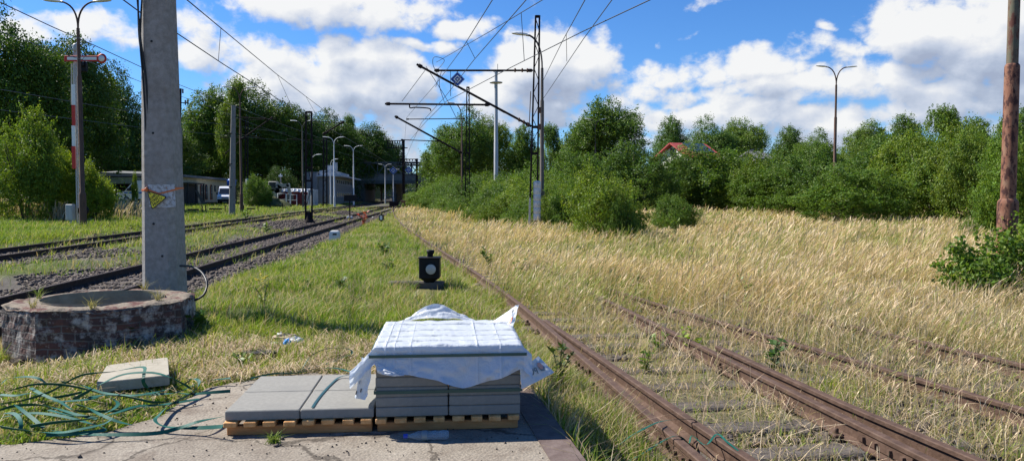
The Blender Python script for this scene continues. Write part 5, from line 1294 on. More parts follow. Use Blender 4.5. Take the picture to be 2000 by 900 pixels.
# near running track
con2=[Vector((xc2(y)+.15*math.sin(y*.11),y,5.35)) for y in (6,16,26,36,47,60,75,95,120,150)]
w2=[hgt(235,-4,5.4),hgt(288,35,5.4),hgt(345,65,5.4),hgt(435,125,5.4),hgt(545,195,5.4),Vector((xc2(62),62,5.4)),Vector((xc2(100),100,5.4)),Vector((xc2(150),150,5.4))]
wire(extend(w2,6),.014,'lower overhead wire above the nearer dark track',GW)
def mes(px,py,Y): return at(px,py,Y)
w3=[at(340,-18,14),at(365,0,16.2),at(430,54,21.7),at(540,145,33),at(632,215,48),at(700,258,70),at(745,288,100),at(768,310,150)]
wire(extend(w3,6),.014,'upper overhead wire above the nearer dark track',GW)
def on_line(P,Y):
    for a,b in zip(P,P[1:]):
        if (a.y-Y)*(b.y-Y)<=0: t=(Y-a.y)/(b.y-a.y); return a+(b-a)*t
for i,Y in enumerate((21.8,33.2,41)): drop(on_line(w3,Y),on_line(w2,Y),['dropper hanging from the upper wire nearest the stout concrete pole','second dropper from the stout pole between the near track wires','third dropper from the stout pole between the near track wires'][i])
# far running track
w1=[at(0,5,20),at(100,52,23),at(182,88,26.6),at(275,131,32),at(345,164,38),at(417,192,47),at(520,232,68),at(640,275,100),at(740,312,150)]
wire(extend(w1,6),.015,'upper overhead wire above the farther dark track',GW)
w1c=[at(0,62,20),at(100,98,24),at(182,124,28),at(285,164,35),at(400,205,47),at(500,245,64),at(640,290,100),at(740,322,150)]
wire(extend(w1c,6),.011,'lower overhead wire above the farther dark track',GW)
drop(on_line(w1,26.8),on_line(w1c,26.8),'dropper above the meadow near the semaphore arm')
for k,(a,b,Y0,Y1) in enumerate((((0,175),(560,260),45,90),((0,215),(560,275),45,90))):
    wire([at(*a,Y0),at((a[0]+b[0])/2,(a[1]+b[1])/2+5,(Y0+Y1)/2),at(*b,Y1)],.02,['thin feeder wire in front of the left wood, upper','thin feeder wire in front of the left wood, lower'][k],GW)
# rusty track contact and messenger
ca=[hgt(1028,0,5.5),hgt(926,117,5.5),hgt(872,186,5.5),hgt(823,240,5.5),hgt(800,290,5.6),Vector((L1(110)+.7,110,5.6))]
wire(extend(ca,8),.011,'lower overhead wire above the rusty turnout',GW)
ma_=[at(962,0,15.5),at(901,98,24),at(855,160,34),at(794,230,58),at(790,280,110)]
wire(extend(ma_,8),.011,'upper overhead wire above the rusty turnout',GW)
drop(on_line(ma_,22),on_line(ca,22),'dropper between the wires above the rusty turnout')
cc_=[hgt(1270,0,5.45),hgt(1140,61,5.45),hgt(1000,131,5.45),hgt(872,198,5.45),hgt(830,240,5.5),hgt(800,275,5.5)]
wire(extend(cc_,8),.012,'lower overhead wire crossing in front of the nearest lattice mast',GW)
mc=[at(1060,0,16.5),at(960,61,21),at(852,122,33),at(800,190,55)]
mc=[at(1075,-10,15.2),at(1060,0,16),at(960,60,21),at(852,122,33.8)]
wire(extend(mc,8),.010,'upper overhead wire ending at the cantilever loop',GW)
drop(at(1018,26,18),at(1024,119,18)+Vector((0,0,0)),'long dropper left of the nearest lattice mast')
me_=[at(1145,-4,15),at(1100,78,23),at(1061,157,33.8)]; mf=[at(1197,-2,15),at(1140,76,21),at(1061,193,33.8)]
wire(extend(me_,6),.011,'upper anchor wire running to the back of the nearest lattice mast',GW); wire(extend(mf,6),.011,'lower anchor wire running to the back of the nearest lattice mast',GW)
drop(at(1106,66,21.5),at(1107,120,22.6),'dropper between the two anchor wires of the lattice mast')
# ------------------------------------------------------------------ buildings
ZB=.25
sb=thing('station_shed','long low plastered shed with dark roof and arched windows behind the white van','building',(-44.5,110,ZB))
A=Vector((X_at(352,96),96,0)); B=Vector((X_at(452,125),125,0)); fx=(B-A).normalized(); fn=Vector((fx.y,-fx.x,0))  # fn looks to the tracks
if fn.x<0: fn=-fn
HW=3.55
def wpt(s,z,o=0): return A+fx*s+EZ*(ZB+z)+fn*o
Lw=(B-A).length
mb=MB(); mb.prism([wpt(0,-1,-9),wpt(0,-1,0),wpt(Lw,-1,0),wpt(Lw,-1,-9)],(0,0,HW+1)); mb.build('wall',M['plaster'],sb)
mb=MB(); mb.prism([wpt(-1,HW,-9.4),wpt(-1,HW,.9),wpt(Lw+.6,HW,.9),wpt(Lw+.6,HW,-9.4)],(0,0,.28)); mb.build('roof',M['roof_felt'],sb)
for s,wd,h0,h1,arch in ((10.4,1.1,.75,2.55,1),(13.1,1.1,.75,2.55,1),(16.0,1.1,.75,2.55,1),(18.4,.8,1.9,2.7,0),(20.8,1.0,.75,2.6,0),(24.5,.9,.75,2.4,0)):
    mb=MB(); q=[wpt(s-wd/2-.14,h0-.12,.02),wpt(s+wd/2+.14,h0-.12,.02),wpt(s+wd/2+.14,h1,.02)]
    if arch: q+=[wpt(s+wd*.3,h1+.28,.02),wpt(s-wd*.3,h1+.28,.02)]
    q+=[wpt(s-wd/2-.14,h1,.02)]
    mb.prism(q,fn*.04); fr=mb.build('window',M['brickred'] if arch else M['dark_wood'],sb)
    q=[wpt(s-wd/2,h0,.07),wpt(s+wd/2,h0,.07),wpt(s+wd/2,h1-.05,.07)]
    if arch: q+=[wpt(s+wd*.25,h1+.15,.07),wpt(s-wd*.25,h1+.15,.07)]
    q+=[wpt(s-wd/2,h1-.05,.07)]
    mb=MB(); mb.prism(q,fn*.02); mb.build('pane',M['glass'],fr)
    mb=MB(); mb.bar(wpt(s,h0,.10),wpt(s,h1,.10),.06); mb.bar(wpt(s-wd/2,(h0+h1)/2,.10),wpt(s+wd/2,(h0+h1)/2,.10),.06); mb.build('glazing_bar',M['old_white'],fr)
# dark porch
mb=MB(); mb.prism([wpt(.4,2.75,.05),wpt(.4,2.75,.9),wpt(8.7,2.75,.9),wpt(8.7,2.75,.05)],(0,0,.14)); mb.build('porch_roof',M['dark_wood'],sb)
for s in (.6,4.5,8.5): mb=MB(); mb.bar(wpt(s,-.6,.8),wpt(s,2.75,.8),.16); mb.build('porch_post',M['dark_wood'],sb)
mb=MB(); mb.prism([wpt(.8,-.5,.04),wpt(8.3,-.5,.04),wpt(8.3,2.7,.04),wpt(.8,2.7,.04)],fn*.05); mb.build('porch_shade_panel',M['dark_wood'],sb)  # dark panel across the wall stands in for the shade inside the porch
# things leaning in the porch and a timber pile
t=thing('leaning_boards','pale boards leaning in the dark porch of the long shed','boards',wpt(4.0,0,1.6)); 
for k in range(3): mb=MB(); mb.bar(wpt(4.0+k*.6,-.5,2.0),wpt(3.4+k*.5,1.9,1.0),.22,.05); mb.build('board',M['far_concrete'],t)
t=thing('timber_pile','dark timber pile against the long shed under its arched windows','timber pile',wpt(12,-.3,1.0))
for k in range(9): mb=MB(); mb.bar(wpt(9.6+(k%3)*.4,-.35+.24*(k//3),.6+.4*(k%3)),wpt(14+(k%2)*.8,-.35+.24*(k//3),.6+.4*(k%3)),.3,.24); mb.build('beam',M['brickred'] if k%4==3 else M['dark_wood'],t)
t=thing('water_tank','small blue tank on a stand behind the white van','tank',wpt(26,0,2)); c=at(452,357,116); mb=MB(); mb.lathe([(.6,-.5),(.68,-.4),(.68,.4),(.4,.6),(.2,.65)],c,14); mb.build('tank',M['van_stripe'],t); mb=MB()
for s in (-.6,.6): mb.bar(c+Vector((s,0,-.6)),c+Vector((s,0,-4)),.14)
mb.build('stand',M['dark_wood'],t)
# open shed behind the stout pole
os_=thing('open_shed','low open shed with dark interior and green fascia behind the blue-striped van','building',(X_at(260,92),92,ZB))
x0,x1=X_at(216,90),X_at(348,92); zr=at(250,334,90).z
mb=MB(); mb.prism([(x0,88,zr-.5),(x1,88,zr-.75),(x1,92.4,zr-.45),(x0,92.4,zr-.2)],(0,0,.3)); mb.build('roof',M['steel_dark'],os_)
mb=MB(); mb.box(((x0+x1)/2,88.4,zr-1.15),(x1-x0-.4,.1,.75)); mb.build('fascia',M['green_board'],os_)
mb=MB(); mb.box(((x0+x1)/2,92.1,(zr-.6)/2),(x1-x0,.2,zr-.6)); mb.box((x0+.1,90.2,(zr-.6)/2),(.2,3.6,zr-.6)); mb.build('wall',M['dark_wood'],os_)
for f in (.02,.5,.98): mb=MB(); mb.box((x0+(x1-x0)*f,88.5,zr/2-.5),(.22,.22,zr-.9)); mb.build('support_post',M['dark_wood'],os_)
# vans
def van(c,rz,label,stripe):
    """nose points along local -Y"""
    t=thing('delivery_van',label,'van',c,'white vans by the sheds'); Rz=Matrix.Rotation(rz,3,'Z'); c=Vector(c)
    def q(x,y,z): return c+Rz@Vector((x,y,z))
    prof=[(-2.75,.42),(-2.80,.85),(-2.62,1.12),(-1.95,1.30),(-1.15,2.25),(-.7,2.5),(2.6,2.56),(2.75,2.3),(2.78,.45)]
    # inner profile widths: greenhouse narrower
    def wd(z): return 1.0 if z<1.25 else 1.0-.14*(z-1.25)/1.3
    mb=MB(); n=len(prof); P=[q(-wd(z),y,z) for y,z in prof]+[q(wd(z),y,z) for y,z in prof]
    mb.add(P,[tuple(range(n)),tuple(range(2*n-1,n-1,-1))]+[(k,n+k,n+(k+1)%n,(k+1)%n) for k in range(n)]); body=mb.build('body',M['van_white'],t)
    def quad(name,pts,mat,off,par=body):
        a=[q(*p) for p in pts]; nn_=(a[1]-a[0]).cross(a[2]-a[1]).normalized(); mb=MB(); mb.prism(a,nn_*off); return mb.build(name,mat,par)
    quad('windscreen',[(-.84,-1.86,1.44),(.84,-1.86,1.44),(.76,-1.20,2.2),(-.76,-1.20,2.2)],M['glass'],.02)
    for s in (-1,1):
        w=[(s*1.0,-1.75,1.33),(s*1.0,-.75,1.33),(s*.90,-.75,2.1),(s*.90,-1.12,2.1)]; 
        if s>0: pass
        else: w=w[::-1]
        quad('side_window',w,M['glass'],.02)
        mb=MB(); mb.box(q(s*.74,-2.74,.98),(.36,.14,.2),Rz,bev=.04); mb.build('headlight',M['lamp_glass'],t)
        mb=MB(); mb.box(q(s*1.13,-1.55,1.5),(.16,.1,.28),Rz,bev=.03); mb.build('wing_mirror',M['rubber'],t)
        mb=MB(); mb.box(q(s*.78,2.79,1.15),(.14,.03,.4),Rz); mb.build('tail_light',M['red_paint'],t)
        for y in (-1.75,1.75):
            mb=MB(); mb.lathe([(.2,-.12),(.33,-.12),(.36,-.06),(.36,.06),(.33,.12),(.2,.12)],q(s*.9,y,.36),18,rot=Rz@Matrix.Rotation(PI/2,3,'Y')); wl=mb.build('wheel',M['rubber'],t)
            mb=MB(); mb.lathe([(.02,-.125),(.2,-.13),(.2,.13),(.02,.125)],q(s*.9,y,.36),14,rot=Rz@Matrix.Rotation(PI/2,3,'Y')); mb.build('rim',M['galv'],wl)
    mb=MB(); mb.box(q(0,-2.80,.56),(1.94,.16,.34),Rz,bev=.05); mb.build('bumper',M['rubber'],t)
    mb=MB(); mb.box(q(0,-2.805,.88),(.9,.03,.16),Rz,bev=.01); mb.build('grille',M['rubber'],t)
    if stripe:
        for s in (-1,1):
            mb=MB(); mb.box(q(s*1.004,.3,1.12),(.012,4.6,.17),Rz); mb.build('side_stripe',M['van_stripe'],t)
            rr=random.Random(2)
            for z in (2.02,1.6):
                y=-.3
                while y<1.9:
                    l=rr.uniform(.08,.2); mb=MB(); mb.box(q(s*(wd(z)+.006),y,z),(.012,l,.15),Rz); 
                    y+=l+.06
    return t
v1=at(435,399,106); van((X_at(438,106),107,zt1(X_at(438,106),107)+.02),.28,'white delivery van facing the camera in front of the long shed',False)
van((X_at(281,87),87.5,zt1(X_at(281,87),87)+.35),-PI/2+.15+PI if False else -PI/2+.12,'white van with blue side stripe, half hidden by the stout concrete pole',True)
# grey two-storey building
gb=thing('office_building','grey two-storey flat-roofed building beside the tracks before the bridge','building',(X_at(655,121),121,ZB))
P0=Vector((X_at(598,121),121,0)); P1=Vector((X_at(655,119),119,0)); P2=Vector((X_at(691,152),152,0)); P3=P2+(P0-P1); zt_=at(650,345,120).z
mb=MB(); mb.prism([v+EZ*(ZB-.4) for v in (P0,P1,P2,P3)],(0,0,zt_-ZB+.4)); mb.build('wall',M['grey_panel'],gb)
e=(P2-P1).normalized(); nn_=Vector((e.y,-e.x,0)); nn_=nn_ if nn_.x>0 else -nn_; f0=(P1-P0).normalized(); n0=Vector((f0.y,-f0.x,0)); n0=n0 if n0.y<0 else -n0
def ro(v,a,b): return v+nn_*a+n0*b
mb=MB(); mb.prism([ro(P0,0,.3)+f0*2.4,ro(P1,1.6,1.2),ro(P2,1.6,0),P3+f0*2.4],(0,0,.16)); 
roof=MB(); roof.prism([v+EZ*zt_ for v in (P0+f0*2.4+n0*.5,ro(P1,1.5,.9),ro(P2,1.5,0),P3+f0*2.4)],(0,0,.22)); roof.build('roof',M['light_panel'],gb)
mb=MB(); mb.prism([v+EZ*(zt_+.22) for v in (P0+f0*2.6,P1-nn_*.3-n0*.3,P2-nn_*.3-e*6,P3+f0*2.6-e*6)],(0,0,.75)); mb.build('parapet',M['light_panel'],gb)
mb=MB(); mb.prism([v+EZ*(ZB) for v in (P0-f0*.02+n0*.25,P0+f0*2.4+n0*.25,P0+f0*2.4-n0*5,P0-n0*5-f0*.02)],(0,0,zt_-ZB+.75)); mb.build('stair_block',M['grey_panel'],gb)
mb=MB(); c=P0+f0*3.6; mb.box(c+EZ*(zt_+1.35)-n0*1.5,(1.1,1.1,.9)); mb.box(c+EZ*(zt_+1.6)-n0*1.5+f0*.9,(.6,.9,1.3)); mb.build('roof_housing',M['light_panel'],gb)
Lb=(P2-P1).length; hst=(zt_-ZB)/2
for st in (0,1):
    for k in range(9):
        s=2.2+k*(Lb-5)/9
        q=[P1+e*s,P1+e*(s+1.7)]; z0=ZB+hst*st+.9; z1_=ZB+hst*(st+1)-.35
        mb=MB(); mb.prism([q[0]+EZ*z0+nn_*.003,q[1]+EZ*z0+nn_*.003,q[1]+EZ*z1_+nn_*.003,q[0]+EZ*z1_+nn_*.003],nn_*.05); fr=mb.build('window',M['light_panel'],gb)
        a0=q[0]+e*.25;a1=q[1]-e*.2; mb=MB(); mb.prism([a0+EZ*(z0+.12)+nn_*.055,a1+EZ*(z0+.12)+nn_*.055,a1+EZ*(z1_-.12)+nn_*.055,a0+EZ*(z1_-.12)+nn_*.055],nn_*.02); mb.build('pane',M['glass'],fr)
# small dark pane rows on the end wall
for st in (0,1):
    a0=P0+f0*3.2+n0*.003; a1=P1-f0*.4+n0*.003; z0=ZB+hst*st+1.1
    mb=MB(); mb.prism([a0+EZ*z0,a1+EZ*z0,a1+EZ*(z0+1.1),a0+EZ*(z0+1.1)],n0*.04); fr=mb.build('window',M['grey_panel'],gb)
# maroon cabin with white tarpaulin roof
mc_=thing('maroon_cabin','low maroon steel cabin with white covering on top beside the excavator','cabin',(X_at(575,108),108,ZB))
xa,xb=X_at(532,108),X_at(601,108); zc=at(570,371,108).z; g=zt1((xa+xb)/2,108)
mb=MB(); mb.box(((xa+xb)/2,109.2,(g+zc)/2-.1),(xb-xa,2.4,zc-g+.2)); 
for k in range(15): mb.box((xa+.3+k*(xb-xa-.5)/14,107.98,(g+zc)/2-.1),(.09,.05,zc-g))
mb.build('wall',M['maroon'],mc_)
mb=MB(); rr=random.Random(6); P=[];nn2=30
for j,yy in enumerate((107.7,107.9,109.2,110.6)):
    for i in range(nn2+1): P.append((xa-.15+(xb-xa+.3)*i/nn2,yy,zc-(.32 if j==0 else -.06)+rr.uniform(-.05,.16)))
mb.add(P,[(j*(nn2+1)+i,j*(nn2+1)+i+1,(j+1)*(nn2+1)+i+1,(j+1)*(nn2+1)+i) for j in range(3) for i in range(nn2)]); mb.build('cover',M['sheet_white'],mc_)
wc=thing('white_cabin','white steel cabin end standing against the maroon cabin','cabin',(X_at(608,108),108,ZB)); xc_,xd=X_at(601.5,107),X_at(613.5,107); zw=at(607,370,107).z; mb=MB(); mb.box(((xc_+xd)/2,108.2,(g+zw)/2),(xd-xc_,2.4,zw-g),bev=.03); mb.build('wall',M['light_panel'],wc)
mb=MB(); mb.box(((xc_+xd)/2,106.97,(g+zw)/2-.1),((xd-xc_)*.5,.05,(zw-g)*.75)); mb.build('door',M['galv'],wc)
sm=thing('site_hut','small white-topped site hut left of the maroon cabin behind the heap','hut',(X_at(521,112),112,ZB)); xe,xf=X_at(513,112),X_at(530,112); zz=at(520,372,112).z; mb=MB(); mb.box(((xe+xf)/2,113,(g+zz)/2),(xf-xe,2,zz-g)); mb.build('wall',M['grey_panel'],sm); mb=MB(); mb.box(((xe+xf)/2,113,zz+.12),(xf-xe+.3,2.3,.25)); mb.build('roof',M['sheet_white'],sm)
mb=MB(); mb.box(((xe+xf)/2+.2,111.97,(g+zz)/2+.3),(.7,.05,.6)); mb.build('window',M['glass'],sm)
# site fence panels
for i,(x0,x1) in enumerate(((543,559),(560,567),(568,580),(592,600))):
    Y=104; a=X_at(x0,Y);b=X_at(x1,Y); zz=at(550,378+i,Y).z; g=zt1(a,Y)
    t=thing('site_fence',['white tube fence panel right of the excavator bucket','narrow white tube fence panel before the maroon cabin','white tube fence panel in the middle of the maroon cabin','white tube fence panel at the white cabin corner'][i],'fence panel',((a+b)/2,Y,g),'white tube fence panels')
    mb=MB(); mb.tube([(a,Y,g),(a,Y,zz),(b,Y,zz),(b,Y,g)],.05,6); mb.tube([(a,Y,(g+zz)/2),(b,Y,(g+zz)/2)],.03,6); mb.build('frame',M['pale_post'],t)
# excavator
Y=106; ex=thing('excavator','pale excavator with bent boom and arm beside the maroon cabin','excavator',(X_at(538,Y),Y,zt1(X_at(538,Y),Y)))
def xl(pts,w,h,name):
    mb=MB(); P=[at(x,y,Y) for x,y in pts]
    for a,b in zip(P,P[1:]): mb.bar(a,b,w,h); mb.lathe([(h*.52,-w/2),(h*.52,w/2)],b,12,rot=rx)
    mb.build(name,M['excav'],ex)
xl([(538,384),(542,372),(548,363)],.5,.75,'boom'); xl([(548,363),(563,361.5)],.42,.45,'boom_tip'); xl([(563,361.5),(567,384)],.38,.42,'stick')
mb=MB(); a=at(567,384,Y); mb.prism([a+Vector((-.5,-.4,.2)),a+Vector((.3,-.4,.3)),a+Vector((.35,-.4,-.5)),a+Vector((-.2,-.4,-.75)),a+Vector((-.75,-.4,-.45))],(0,.8,0)); mb.build('bucket',M['steel_dark'],ex)
c=at(533,382,Y+1); g=zt1(c.x,Y+1); mb=MB(); mb.box((c.x-.2,Y+1,g+1.9),(2.4,2.2,1.1),bev=.15); mb.build('upper_body',M['excav'],ex)
mb=MB(); mb.box((c.x+.3,Y+.4,g+2.6),(1.2,1.0,1.5),bev=.1); cb=mb.build('cab',M['excav'],ex); mb=MB(); mb.box((c.x+.3,Y-.11,g+2.8),(.9,.03,.8)); mb.build('cab_window',M['glass'],cb)
for s in (-.9,.9): mb=MB(); mb.box((c.x,Y+1+s,g+.45),(3.0,.5,.9),bev=.3); mb.build('crawler_track',M['rubber'],ex)
c=at(548,345,112); t=thing('loudspeaker_post','slim pole with a small cluster head behind the excavator boom','pole',(c.x,112,zt1(c.x,112))); mb=MB(); mb.bar((c.x,112,zt1(c.x,112)),c,.16); mb.build('post',M['far_concrete'],t); mb=MB(); mb.bar(c+Vector((-.25,0,.1)),c+Vector((.25,0,.1)),.3,.25); mb.bar(c,c+Vector((0,0,.45)),.14); mb.build('cluster_head',M['pale_post'],t)
# earth heap
hc=Vector((X_at(512,96),97,0)); g=zt1(hc.x,97); mb=MB(); P=[];n=26;m=9
for j in range(m+1):
    f=j/m
    for i in range(n):
        a=2*PI*i/n; r=(1-f); z=(1-(1-f)**1.6)*2.2; k=1+.45*nz2(i*.8,j*.9,97); P.append((hc.x+math.cos(a)*3.6*r*k,hc.y+math.sin(a)*3*r*k,g-.3+z*(.9+.4*nz2(i*.6,j*.7,98))))
mb.add(P,[(j*n+i,j*n+(i+1)%n,(j+1)*n+(i+1)%n,(j+1)*n+i) for j in range(m) for i in range(n)],True); tag(mb.build('earth_heap',M['earth'],None,(hc.x,hc.y,g)),'overgrown heap of dug earth left of the excavator','heap')
# ------------------------------------------------------------------ bridge
YB=163; br_=thing('road_bridge','dark steel truss road bridge crossing over the railway','bridge',(X_at(770,YB),YB,0))
xl_,xr_=X_at(688,YB),X_at(872,YB); zd0=at(760,354,YB).z; zd1=at(760,341,YB).z; ztp=at(780,318,YB).z
mb=MB(); mb.box(((xl_+xr_)/2,YB+6.5,(zd0+zd1)/2),(xr_-xl_+16,13,zd1-zd0)); mb.build('deck',M['bridge_conc'],br_)
mb=MB(); mb.box(((xl_+xr_)/2,YB-.2,zd0-.2),(xr_-xl_+8,.35,.7)); mb.build('edge_girder',M['steel_dark'],br_)
for yy,nm in ((YB+.05,'front'),(YB+12.9,'rear')):
    mb=MB(); mb.bar((xl_-3,yy,ztp),(xr_+3,yy,ztp),.35,.4); mb.bar((xl_-3,yy,zd1+.1),(xr_+3,yy,zd1+.1),.3,.25); n=11
    for k in range(n+1):
        x=xl_+(xr_-xl_)*k/n; mb.bar((x,yy,zd1),(x,yy,ztp),.2)
        if k<n:
            x2=xl_+(xr_-xl_)*(k+1)/n; 
            if k%2: mb.bar((x,yy,zd1),(x2,yy,ztp),.2)
            else: mb.bar((x,yy,ztp),(x2,yy,zd1),.2)
    mb.build('truss',M['steel_dark'],br_)
mb=MB(); mb.box((X_at(705,YB)-4,YB+6.5,zd0/2-.5),(9.5,13.2,zd0+1)); mb.build('abutment',M['abut'],br_); mb=MB(); mb.box((X_at(845,YB)+4,YB+6.5,zd0/2-.5),(9,13.2,zd0+1)); mb.build('abutment',M['abut'],br_)
mb=MB(); mb.box((X_at(768,YB),YB+6.5,zd0/2-.5),(.8,11,zd0+1)); mb.build('pier',M['abut'],br_)
# ------------------------------------------------------------------ houses
def house(px0,px1,pyr,pye,Y,label,solar,Wd=7.5,roofm='red_roof'):
    a=at(px0,pye,Y); ze=a.z; zr=at(px0,pyr,Y).z; x0=a.x; x1=X_at(px1,Y); g=zt1(x0,Y); t=thing('house',label,'house',((x0+x1)/2,Y,g))
    # ridge runs along +X (slightly turned); gable end faces the camera's left
    rz=Matrix.Rotation(.42,3,'Z'); c=Vector((x0,Y,0)); Lh=(x1-x0)*1.15
    def q(l,w,z): return c+rz@Vector((l,w,0))+EZ*z
    mb=MB(); mb.prism([q(0,-Wd/2,g-1),q(Lh,-Wd/2,g-1),q(Lh,Wd/2,g-1),q(0,Wd/2,g-1)],(0,0,ze-g+1)); mb.prism([q(0,-Wd/2,ze),q(0,Wd/2,ze),q(0,0,zr-.15)],rz@Vector((Lh,0,0))); mb.build('wall',M['house_white'],t)
    mb=MB()
    for s in (-1,1):
        e0=q(-.7,s*(Wd/2+.7),ze-.55); e1=q(Lh+.7,s*(Wd/2+.7),ze-.55); r0=q(-.7,0,zr+.12); r1=q(Lh+.7,0,zr+.12); nn_=(e1-e0).cross(r0-e0).normalized(); nn_=nn_ if nn_.z>0 else -nn_
        mb.prism([e0,e1,r1,r0] if s<0 else [e1,e0,r0,r1],nn_*.2)
    rf=mb.build('roof',M[roofm],t)
    if solar:
        e0=q(1.6,-(Wd/2-.2),0);e1=q(Lh-.2,-(Wd/2-.2),0); f=lambda w:zr+.12-(abs(w)/(Wd/2+.7))*(zr+.12-ze+.55)
        A_=q(1.3,-(Wd/2-.6),f(Wd/2-.6)+.3);B_=q(Lh,-(Wd/2-.6),f(Wd/2-.6)+.3);C_=q(Lh,-.35,f(.35)+.3);D_=q(1.3,-.35,f(.35)+.3); mb=MB(); mb.prism([A_,B_,C_,D_],EZ*.06); mb.build('solar_panel',M['solar'],rf)
    mb=MB(); mb.prism([q(-.02,-.7,ze+.0),q(-.02,.7,ze+.0),q(-.02,.7,ze+1.1),q(-.02,-.7,ze+1.1)],rz@Vector((-.05,0,0))); mb.build('window',M['glass'],t)
    return t
house(1315,1372,283,304,112,'white house with red roof and solar panels among the trees',True)
house(1466,1482,299,306,118,'small pale house with grey roof peeping between bushes right of the red-roofed house',False,4.0,'roof_felt')
for nm,(a,b,c),tr in (('leaf',(1.34,1.24,1.0),.36),('leaf_light',(1.62,1.46,1.02),.36),('leaf_far',(1.4,1.34,1.36),.34),('leaf_backlit',(.84,.86,.64),.26)):
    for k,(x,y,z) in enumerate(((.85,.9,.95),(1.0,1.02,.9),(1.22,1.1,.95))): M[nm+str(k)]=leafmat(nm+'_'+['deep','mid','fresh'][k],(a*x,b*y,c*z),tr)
# ------------------------------------------------------------------ leaves
LEAFC=np.array([[.060,.115,.018],[.075,.135,.024],[.05,.10,.02],[.09,.145,.024],[.065,.125,.03]])
def leaf_quads(Cn,Nn,S,col,rng,asp=.62,tang=None):
    n=len(Cn); t=rng.normal(0,1,(n,3)) if tang is None else tang+rng.normal(0,.25,(n,3))
    t=t-Nn*np.sum(t*Nn,1,keepdims=True); t/=np.linalg.norm(t,axis=1,keepdims=True)+1e-9; b=np.cross(Nn,t)
    L_=(S*.5)[:,None]; W_=(S*.5*asp)[:,None]
    k=rng.uniform(-.1,.25,(n,1))*L_
    V=np.stack([Cn-t*L_,Cn+b*W_+Nn*k-t*L_*.1,Cn+t*L_,Cn-b*W_+Nn*k-t*L_*.1],1)
    Q=np.arange(4*n,dtype=np.int32).reshape(n,4)
    return V.reshape(-1,3),Q,np.repeat(col,4,0)
